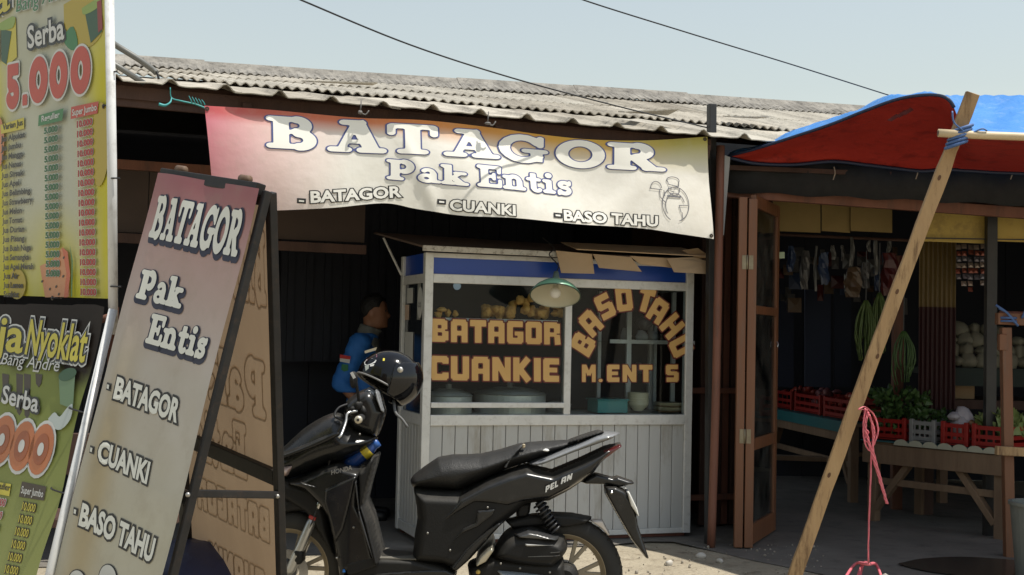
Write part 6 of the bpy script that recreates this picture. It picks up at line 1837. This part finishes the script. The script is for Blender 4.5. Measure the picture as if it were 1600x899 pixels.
bagm = mat('white_bag_plastic', (.42, .40, .44), .35, (.5, .48, .52), 20, .3, bump=.5, bscale=30)
mk('tied_bag', *merge(lump(c_, .085, 3), lump(c_ + np.array((-.07, 0, .015)), .05, 8), lump(c_ - UP * .1, .10, 5)), bagm, None, smooth=True, label='tied white plastic bag bulging out of the red crate', cat='plastic bag')
M_tom = mat('tomato_red', (.28, .03, .02), .35, (.34, .05, .03), 6, .3); M_chi = mat('shallot_purple', (.16, .05, .06), .5, (.22, .08, .08), 6, .3)
for k, (s, m_, nm, lab) in enumerate(((.12, M_tom, 'tomato', 'tomatoes filling the far left crate on the back table'), (.46, M_chi, 'shallot', 'shallots filling the second crate on the back table'), (.80, M_tom, 'tomato', 'tomatoes filling the crate nearest the leaning prop on the back table'))):
    s *= UL_ / 1.15; w_c = .30 * UL_ / 1.15
    hp = thing(nm + '_heap', lab, nm + 'es' if nm == 'tomato' else nm + 's', UA + UD * (s + w_c / 2) + UN * .25 + UP * .68)
    for i in range(34):
        r_ = random.Random(i + 50 * k)
        c_ = UA + UD * (s + .05 + (w_c - .1) * r_.random()) + UN * (.09 + .33 * r_.random()) + UP * (.74 + .13 * r_.random())
        mk(nm, *lump(c_, .033, i % 7), m_, hp, smooth=True)
hp = thing('tuber_heap', 'brown tubers in the red crate under the tied white bag', 'tubers', TA + TD * .94 * sc_t + TN * .3 + UP * (ZTB + .02))
for i in range(26):
    r_ = random.Random(i + 900)
    mk('tuber', *lump(TA + TD * (.82 + .24 * r_.random()) * sc_t + TN * (.1 + .32 * r_.random()) + UP * (ZTB + .05 + .12 * r_.random()), .032, i % 7), mat('brown_tuber', (.2, .11, .06), .8, (.26, .15, .09), 9, .3), hp, smooth=True)
# post and rails at the right edge
px_ = PG(1577, 871)
fr = thing('timber_frame', 'orange-brown timber post with rails at the right edge of the stall', 'timber frame', px_)
zt_ = P(1571, 512, px_[1])[2]
mk('post', *bar(px_, np.array((P(1571, 512, px_[1])[0], px_[1], zt_)), .062, .055, (0, 1, 0)), M_doorwood, fr, bevel=.004)
mk('top_rail', *bar(P(1557, 498, px_[1]), P(1700, 504, px_[1]), .06, .075), M_doorwood, fr, bevel=.004)
mk('knee_block', *bar(P(1566, 522, px_[1] - .01), P(1566, 548, px_[1] - .01), .05, .045, (0, 1, 0)), M_doorwood, fr, bevel=.006)
mk('low_rail', *bar(P(1556, 704, px_[1] - .05), P(1700, 712, px_[1] - .05), .05, .055), M_timber, fr, bevel=.004)
mk('back_rail', *tube([P(1562, 491, px_[1] + .1), P(1700, 496, px_[1] + .1)], .022, 10), M_brownwood, fr, smooth=True)
kb = P(1577, 497, px_[1] - .04)
mk('blue_strap', *merge(*[tube(curve_pts([kb + np.array((-.09 + k * .02, -.01, .08 - k * .02)), kb + np.array((-.02, -.02, .03)), kb + np.array((.03 + .02 * k, -.015, -.03 - .02 * k))], 8), .008, 6) for k in range(2)],
    *[tube([kb + np.array((.05 * math.cos(a), .05 * math.sin(a) + .03, -.02 + .02 * k)) for a in np.linspace(0, 2 * math.pi, 15)], .008, 6, False) for k in range(2)],
    tube(curve_pts([kb + np.array((.08, 0, .0)), kb + np.array((.1, -.02, .06)), kb + np.array((.13, 0, .09))], 8), .008, 6)), M_bstrap, None, smooth=True, label='blue raffia strap knotted on the timber frame at the right edge', cat='rope')
bk = PG(1625, 905)
mk('bucket', *lathe([(.0001, 0), (.13, 0), (.165, .42), (.175, .42), (.175, .44), (.155, .44), (.15, .4), (.125, .02)], (bk[0], bk[1], 0), n=32), mat('grey_green_bucket', (.13, .14, .125), .6, (.17, .18, .16), 6, .3), None, smooth=False, label='grey-green plastic bucket cut by the right edge', cat='bucket')
# wet stain on the concrete
stn = [(1402, 884), (1440, 876), (1500, 873), (1560, 876), (1600, 880), (1640, 890), (1600, 899), (1540, 905), (1470, 899), (1430, 892)]
q = [PG(x, y) for x, y in stn]
qq = curve_pts([p for p in q + [q[0]]], 40)[:-1]
mk('wet_patch', [np.array((p[0], p[1], .012)) for p in qq], [tuple(range(len(qq)))], mat('wet_concrete', (.035, .03, .026), .25, (.05, .045, .04), 8, .3), None, kind='structure')

# ------------------------------------------------------------------ hanging goods in the dark
q = random.Random(21)
M_goods = [mat('packet_brown', (.09, .055, .03), .4), mat('packet_grey', (.06, .058, .058), .3), mat('packet_red', (.07, .012, .012), .35), mat('packet_blue', (.02, .035, .08), .35), mat('packet_pale', (.11, .11, .105), .3)]
rail_ = thing('hanging_rail', 'long thin rail carrying hanging packets inside the stall', 'rail', P(1330, 372, 9.75))
mk('bar', *tube([P(1205, 366, 9.8), P(1420, 376, 9.7)], .012, 8), M_darkwood, rail_)
goods = [(1236, 385, 12, 40, 3), (1258, 392, 14, 60, 1), (1275, 385, 5, 70, 4), (1288, 395, 16, 50, 3), (1302, 384, 7, 22, 4), (1317, 384, 6, 24, 1), (1331, 372, 7, 44, 4), (1333, 418, 28, 46, 0), (1352, 410, 16, 40, 1), (1358, 376, 6, 18, 4), (1369, 372, 7, 58, 4), (1372, 420, 14, 34, 3), (1390, 396, 26, 66, 2), (1389, 374, 7, 24, 4), (1409, 400, 12, 60, 2)]
desc = ['dark blue', 'grey', 'long pale', 'dark blue', 'short pale', 'short grey', 'pale strip', 'big brown', 'grey', 'tiny pale', 'long pale', 'blue', 'large dark red', 'pale', 'narrow dark red']
for k, (x, y, w_g, h_g, mi) in enumerate(goods):
    Y = 9.7 + .03 * (k % 3)
    a = P(x, y, Y); s = 2000 / Y
    w0, h0 = w_g / s / 1.0, h_g / s
    V, Fc = [], []
    for j in range(7):
        t = j / 6; wj = w0 / 2 * (.75 + .3 * math.sin(t * 3.1)) ; dj = min(.05, w0 * .3) * math.sin(.25 + t * 2.7) + .003
        for aa in np.linspace(0, 2 * math.pi, 11)[:-1]:
            V.append(a + np.array(((wj * math.cos(aa)) * q.uniform(.8, 1.15) + .006 * math.sin(t * 5 + k), dj * math.sin(aa) * q.uniform(.3, 1.5), -h0 * t + q.uniform(-.006, .006))))
    for j in range(6):
        for i in range(10): Fc.append((j * 10 + i, j * 10 + (i + 1) % 10, (j + 1) * 10 + (i + 1) % 10, (j + 1) * 10 + i))
    Fc += [tuple(range(9, -1, -1)), tuple(range(60, 70))]
    mk('hanging_packet', V, Fc, M_goods[mi], None, smooth=False, label=f'{desc[k]} hanging packet, number {k + 1} from the left on the stall rail'.replace(f'number {k + 1}', ['first', 'second', 'third', 'fourth', 'fifth', 'sixth', 'seventh', 'eighth', 'ninth', 'tenth', 'eleventh', 'twelfth', 'thirteenth', 'fourteenth', 'fifteenth'][k]), cat='packet', group='packets hanging in the stall')
clus = thing('packet_cluster', 'dim cluster of small glinting packets hanging along the back of the stall', 'packets', P(1310, 470, 10.6))
for k in range(44):
    p = P(q.uniform(1215, 1420), q.uniform(385, 470), 10.3 + q.uniform(0, .6)); w0 = q.uniform(.02, .055); h0 = q.uniform(.05, .14)
    V = [p + np.array((-w0, 0, 0)), p + np.array((w0, .004, 0)), p + np.array((w0 * 1.05, .0, -h0)), p + np.array((-w0, -.004, -h0)), p + np.array((0, -.018, -h0 * .55)), p + np.array((0, .018, -h0 * .55))]
    mk('packet', V, [(0, 1, 4), (1, 2, 4), (2, 3, 4), (3, 0, 4), (1, 0, 5), (2, 1, 5), (3, 2, 5), (0, 3, 5)], [M_goods[q.randrange(4)], mat('packet_clear', (.10, .10, .10), .12)][q.random() < .4], clus)
# sachet strips at the right
for c in range(6):
    st_ = thing('sachet_strip', ['leftmost', 'second', 'third', 'fourth', 'fifth', 'rightmost'][c] + ' strip of shiny sachets hanging behind the yellow sheet', 'sachets', P(1497 + c * 10, 382, 9.4), 'sachet strips')
    for r_ in range(6 + (c % 3)):
        p = P(1497 + c * 9.5 + q.uniform(-1.5, 1.5), 386 + r_ * 9.4 + q.uniform(-1, 1), 9.4 + q.uniform(-.03, .03))
        w2, h2 = .019, .018; tz = q.uniform(-.5, .5)
        V = [p + np.array((-w2, -.004 * math.cos(tz), h2)), p + np.array((w2, tz * .02, h2)), p + np.array((w2, tz * .02 - .012, -h2)), p + np.array((-w2, -.012, -h2)), p + np.array((0, -.014, 0))]
        mk('sachet', V, [(0, 1, 4), (1, 2, 4), (2, 3, 4), (3, 0, 4)], mat('sachet_foil_%d' % (r_ % 3), [(.25, .2, .17), (.2, .06, .04), (.15, .14, .16)][r_ % 3], .22, metal=.4), st_)
# bunches of long beans
for k, (x, y, n, h, lab) in enumerate(((1353, 474, 44, .42, 'left bunch of green long beans hanging beside the leaning prop'), (1374, 462, 36, .42, 'right bunch of green long beans hanging beside the leaning prop'), (1412, 522, 22, .38, 'dim bunch of greens hanging right of the leaning prop'))):
    c_ = P(x, y, 9.25); o = thing('bean_bunch', lab, 'beans', c_ - UP * h)
    for i in range(n):
        a = q.uniform(0, 6.28); r = .055 * math.sqrt(q.random())
        x_, y_ = r * math.cos(a), r * math.sin(a)
        L = h * q.uniform(.6, 1.0)
        pts = [c_ + np.array((x_ * .2, y_ * .2, .02)), c_ + np.array((x_ * 1.3, y_ * 1.2, -L * .3)), c_ + np.array((x_ * 1.5 + q.uniform(-.01, .01), y_ * 1.4, -L * .7)), c_ + np.array((x_ * 1.1, y_, -L))]
        mk('bean_pod', *tube(curve_pts(pts, 9), [.0045 + .002 * math.sin(j * 2.2) for j in range(10)], 5), mat('bean_green', (.05, .085, .018), .55, (.08, .12, .028), 10, .3) if k < 2 else M_leaf, o, smooth=True)
    mk('bunch_tie', *tube([c_ + UP * .02, c_ + UP * .38], .004, 5), M_black, o)
# heap of cabbages on a back shelf
shf = thing('back_shelf', 'dark shelf with a heap of grey cabbages at the back of the stall', 'shelf', (P(1495, 600, 10.2)[0], 10.2, 0))
zs = P(1490, 574, 10.1)[2]; x0_, x1_ = P(1430, 574, 10.1)[0], P(1640, 574, 10.1)[0]
mk('shelf_top', *wbox(x0_, x1_, 9.95, 10.6, zs - .05, zs), mat('dark_green_cloth', (.01, .022, .018), .7), shf)
for x in (x0_ + .05, x1_ - .12): mk('leg', *wbox(x, x + .07, 10.0, 10.07, 0, zs - .05), M_darkwood, shf)
mk('apron', *wbox(x0_, x1_, 9.93, 9.949, zs - .14, zs - .01), MATS['dark_green_cloth'], shf)
base_l = None
rows = [(9, 0), (8, 1), (7, 2), (4, 3)]
idx = 0
ln = []
for n, r_ in rows:
    for i in range(n):
        x = x0_ + .09 + r_ * .10 + i * .105 + q.uniform(-.012, .012)
        ln.append((x, 10.02 + r_ * .05 + q.uniform(-.01, .03), zs + .05 + r_ * .082))
for i, p in enumerate(ln):
    V, Fc = lump((0, 0, 0), .058, 100 + i % 5)
    mk('stored_cabbage', [np.array(p) + v for v in V], Fc, M_stonegrey, None, smooth=True, label='dusty grey cabbage in the heap on the back shelf', cat='cabbage', group='cabbages heaped on the back shelf')
# dim things below: boxes, curtains, card standing in for a small gleam
for k, (x0, x1, m) in enumerate(((1212, 1240, (.014, .02, .045)), (1258, 1298, (.03, .04, .075)), (1304, 1330, (.014, .02, .04)))):
    mk('hanging_curtain', *pq([(x0, 452), (x1, 454), (x1, 606), (x0, 604)], 11.2, .03), mat('curtain_%d' % k, m, .8), None, label=('narrow navy curtain left of the bluish one in the stall', 'bluish grey curtain hanging in the dark of the stall', 'narrow navy curtain right of the bluish one in the stall')[k], cat='curtain')
mk('gleam_card', *pq([(1217, 394), (1226, 394), (1226, 404), (1217, 404)], 9.5, .004), mat('pale_green_gleam', (.55, .7, .5), .5), None, label='small pale green card standing in for a gleam of light inside the stall by the door', cat='card')
mk('cardboard_box', *wbox(P(1484, 610, 10.4)[0], P(1516, 610, 10.4)[0], 10.3, 10.55, P(1484, 622, 10.4)[2], P(1484, 598, 10.4)[2]), M_card, None, bevel=.004, label='small cardboard box under the back shelf', cat='box')
mk('produce_ledge', *wbox(P(1430, 640, 10.3)[0], P(1640, 640, 10.3)[0], 10.1, 10.9, P(1484, 628, 10.4)[2] - .04, P(1484, 622, 10.4)[2]), M_darkwood, None, label='dark ledge under the back shelf carrying the cardboard box', cat='ledge')
for k, (x, y, w2) in enumerate(((1255, 640, .5), (1300, 655, .6))):
    p = PG(1250 + k * 130, 775 - k * 8)
    mk('wooden_plank', *bar(np.array((p[0] - .35, p[1] + .3, .30)), np.array((p[0] + .45, p[1] + .2, .30)), .12, .04), M_tabletimber, None, bevel=.003, label=('low plank under the back table', 'low plank under the front table')[k], cat='plank')
# ================================================================== MAN IN THE STALL
MX, MY = P(585, 490, 9.2)[0], 9.2
man = thing('person', 'person in blue jacket with grey collar standing behind the scooter, facing the cart', 'person', (MX - .08, MY, 0))
# local frame: +x forward (towards the cart, to the right), -y his right side (towards the camera), z up; height about 1.62
H0 = np.array((MX, MY, 0.0))
hz = P(585, 489, MY)[2]            # head centre
def bodyf(X, Y, Z):
    d = d_ell(X, Y, Z, (.0, 0, hz + .02), (.093, .074, .112))
    d = smin(d, d_ell(X, Y, Z, (.03, 0, hz - .055), (.062, .055, .062)), .03)           # jaw
    d = smin(d, d_cap(X, Y, Z, (.088, 0, hz + .01), (.108, 0, hz - .022), .010, .016), .014)   # nose
    d = smin(d, d_cap(X, Y, Z, (.088, -.012, hz - .058), (.088, .012, hz - .058), .011, .011), .012)  # lips
    d = smin(d, d_ell(X, Y, Z, (.082, 0, hz - .092), (.018, .02, .016)), .015)           # chin
    for s in (-1, 1):
        d = smin(d, d_ell(X, Y, Z, (-.012, s * .076, hz - .01), (.022, .010, .032)), .008)  # ears
        d = smin(d, d_cap(X, Y, Z, (.078, s * .018, hz + .035), (.068, s * .045, hz + .032), .010, .008), .012)  # brow
    d = smin(d, d_cap(X, Y, Z, (-.02, 0, hz - .06), (-.05, 0, hz - .17), .046, .055), .03)     # neck
    d = smin(d, d_ell(X, Y, Z, (-.065, 0, hz - .33), (.105, .165, .16)), .06)            # chest
    d = smin(d, d_ell(X, Y, Z, (-.055, 0, hz - .55), (.10, .15, .18)), .06)
    d = smin(d, d_ell(X, Y, Z, (-.06, 0, hz - .68), (.105, .16, .12)), .05)
    for s in (-1, 1):
        sh = (-.075, s * .185, hz - .215)
        if s < 0: el, wr = (-.20, -.225, hz - .49), (-.06, -.20, hz - .66)
        else: el, wr = (-.06, .235, hz - .50), (.17, .17, hz - .52)
        d = smin(d, d_cap(X, Y, Z, sh, el, .062, .046), .035)
        d = smin(d, d_cap(X, Y, Z, el, wr, .044, .030), .02)
        hp = (-.06, s * .085, hz - .72); kn = (-.045, s * .09, .47); an = (-.065, s * .09, .08)
        d = smin(d, d_cap(X, Y, Z, hp, kn, .088, .060), .03)
        d = smin(d, d_cap(X, Y, Z, kn, an, .056, .040), .02)
        d = smin(d, d_cap(X, Y, Z, (-.085, s * .09, .042), (.10, s * .10, .032), .042, .032), .02)
        # palm and fingers
        w_ = np.array(wr); dr = w_ - np.array(el); dr /= np.linalg.norm(dr)
        sd = np.cross(dr, (0, 1, 0)); sd /= np.linalg.norm(sd)
        pa = w_ + dr * .075
        d = smin(d, d_cap(X, Y, Z, w_, pa, .028, .034), .015)
        for k, ln_ in enumerate((.060, .070, .066, .050)):
            b0_ = pa + sd * (.025 - .017 * k); b1 = b0_ + dr * ln_ * .6; b2 = b1 + dr * ln_ * .4 + np.array((0, -s * .018, 0))
            d = np.minimum(d, np.minimum(d_cap(X, Y, Z, b0_, b1, .0095, .009), d_cap(X, Y, Z, b1, b2, .009, .008)))
        th = w_ + dr * .03 + sd * .03
        d = np.minimum(d, d_cap(X, Y, Z, th, th + dr * .04 + sd * .025, .011, .009))
    return d
V, Fc = surfnet(bodyf, (-.34, -.32, -.02), (.30, .32, hz + .17), .0145)
M_skin = mat('brown_skin', (.25, .115, .065), .5, (.28, .13, .075), 8, .4)
mk('body', V + H0, Fc, M_skin, man, smooth=True)
def shell(name, fn, grow, lo, hi, m, res=.015):
    V, Fc = surfnet(lambda X, Y, Z: np.maximum(bodyf(X, Y, Z) - grow - (.006 * np.sin(Z * 55 + X * 30 + 2 * np.sin(Y * 20)) * np.sin(X * 25 + Z * 20 + 1) if name in ('jacket', 'trousers') else 0), fn(X, Y, Z)), lo, hi, res)
    return mk(name, V + H0, Fc, m, man, smooth=True)
M_jblue = mat('blue_work_jacket', (.016, .12, .40), .75, (.02, .14, .45), 5, .3, bump=.2, bscale=14)
M_jgrey = mat('grey_jacket_trim', (.16, .165, .15), .8)
# jacket: sleeves to just past the elbow, front grey strip
def jk(X, Y, Z):
    up = Z - (hz - .145) - .25 * np.maximum(0, np.abs(Y) * 0)
    lowb = (hz - .80) - Z
    arm = np.where((X < -.06) & (Y < -.15), (hz - .565) - Z, -1)
    armL = np.where((Y > .15) & (X > .02), 1.0, -1)
    return np.maximum(np.maximum(up, lowb), np.maximum(arm, armL))
jo = shell('jacket', jk, .016, (-.36, -.34, hz - .9), (.30, .34, hz - .08), M_jblue)
shell('jacket_front', lambda X, Y, Z: np.maximum(np.maximum(Z - (hz - .17), (hz - .79) - Z), np.maximum(-(X + .005 + .12 * (hz - .2 - Z)), np.abs(Y) - .12)), .020, (-.2, -.2, hz - .9), (.3, .2, hz - .1), M_jgrey)
shell('collar', lambda X, Y, Z: np.maximum(np.maximum(Z - (hz - .105 - .3 * X), (hz - .19 - .35 * X) - Z), np.hypot(X + .03, Y) - .088), .018, (-.2, -.12, hz - .25), (.12, .12, hz - .05), M_jgrey, .011)
shell('trousers', lambda X, Y, Z: np.maximum(np.maximum(Z - (hz - .74), .09 - Z), np.abs(Y) - .19), .014, (-.25, -.25, .05), (.2, .25, hz - .68), mat('dark_trousers', (.015, .015, .02), .85))
shell('shoe', lambda X, Y, Z: Z - .085, .010, (-.2, -.2, -.02), (.2, .2, .12), mat('black_shoe', (.01, .01, .01), .5))
def hairf(X, Y, Z):
    d = d_ell(X, Y, Z, (-.006, 0, hz + .035), (.100, .083, .110))
    face = (X - .045) - .9 * np.maximum(0, Z - (hz + .065))
    low = (hz - .02 - .3 * np.maximum(0, -X)) - Z
    earc = (hz - .045 + .085 * np.clip((X + .07) / .075, 0, 1)) - Z
    return np.maximum(np.maximum(d, low), np.maximum(face, earc))
V, Fc = surfnet(hairf, (-.14, -.12, hz - .12), (.14, .12, hz + .18), .010)
mk('hair', V + H0, Fc, mat('black_hair', (.006, .005, .005), .6, bump=.5, bscale=90), man, smooth=True)
for s in (-1, 1):
    mk('eye', *sphere(H0 + np.array((.080, s * .031, hz + .014)), .009, 6), mat('eye_dark', (.03, .025, .02), .3), man, smooth=True)
# sleeve patches: red-white flag, green badge
def onsleeve(px, py):
    return P(px, py, MY - .285)
for nm, pts, m in (('flag_patch_red', [(531, 554), (548, 557), (547, 562), (531, 560)], mat('patch_red', (.4, .02, .02), .7)), ('flag_patch_white', [(531, 560), (547, 562), (546, 568), (531, 565)], mat('patch_white', (.5, .5, .48), .7)), ('green_patch', [(534, 569), (544, 570), (544, 579), (538, 581), (533, 578)], mat('patch_green', (.02, .14, .06), .7))):
    mk(nm, [onsleeve(*p) for p in pts], [tuple(range(len(pts)))], m, man, fixn=False)

# ================================================================== WIRES, PIPES, SMALL THINGS
M_wire = mat('black_cable', (.012, .012, .013), .5)
def wire(pts, r, lab):
    mk('overhead_wire', *tube(curve_pts(pts, 40), r, 6), M_wire, None, smooth=True, label=lab, cat='wire')
wire([P(330, -60, 5.2), P(465, -2, 6.0), P(640, 70, 6.8), P(800, 122, 7.4), P(960, 165, 7.9), P(1106, 200, 8.4)], .0045, 'black overhead wire sagging from top left to the black square post')
wire([P(780, -50, 6.0), P(905, -2, 6.6), P(1070, 50, 7.3), P(1240, 102, 8.0), P(1398, 152, 8.7)], .004, 'black overhead wire running from the top edge down to the blue tarpaulin')
pipe = thing('bent_pipe', 'grey metal pipes poking out from behind the juice banner over the roof', 'pipe', P(200, 100, 7.0))
M_pipe = mat('dull_grey_pipe', (.15, .15, .14), .5, metal=.3)
mk('upper_pipe', *tube(curve_pts([P(150, 50, 6.9), P(181, 71, 7.0), P(215, 92, 7.05), P(240, 110, 7.1), P(244, 114, 7.1)], 14), .018, 8), M_pipe, pipe, smooth=True)
mk('hook', *tube(curve_pts([P(240, 108, 7.1), P(246, 116, 7.1), P(248, 124, 7.1)], 8), .007, 6), M_wire, pipe, smooth=True)
mk('lower_pipe', *tube([P(140, 78, 6.95), P(184, 104, 7.0), P(226, 131, 7.05)], .016, 8), M_pipe, pipe, smooth=True)
# debris on the ground
q = random.Random(77)
V, Fc = [], []
for i in range(110):
    px, py = q.uniform(880, 1290), q.uniform(852, 899)
    p = PG(px, py); r = q.uniform(.002, .007) * (1.6 if q.random() < .1 else 1)
    v, f = lump((p[0], p[1], r * .3 + .004), r, i % 17)
    k = len(V); V += v; Fc += [tuple(a + k for a in g_) for g_ in f]
mk('gravel', V, Fc, mat('gravel_bits', (.22, .19, .15), .9, (.36, .32, .26), 40, .3), None, kind='stuff', label='small gravel bits scattered on the ground by the cart', cat='gravel')
for k, (px, py, lab) in enumerate(((1045, 884, 'pale scrap of litter on the sunlit ground before the cart'), (1125, 880, 'small white scrap of litter by the foot of the pole'), (1095, 872, 'crumpled scrap of litter left of the pole foot'))):
    p = PG(px, py)
    mk('litter_scrap', *lump((p[0], p[1], .012), .022, k + 50), mat('litter_pale', (.5, .47, .42), .8), None, smooth=True, label=lab, cat='litter')
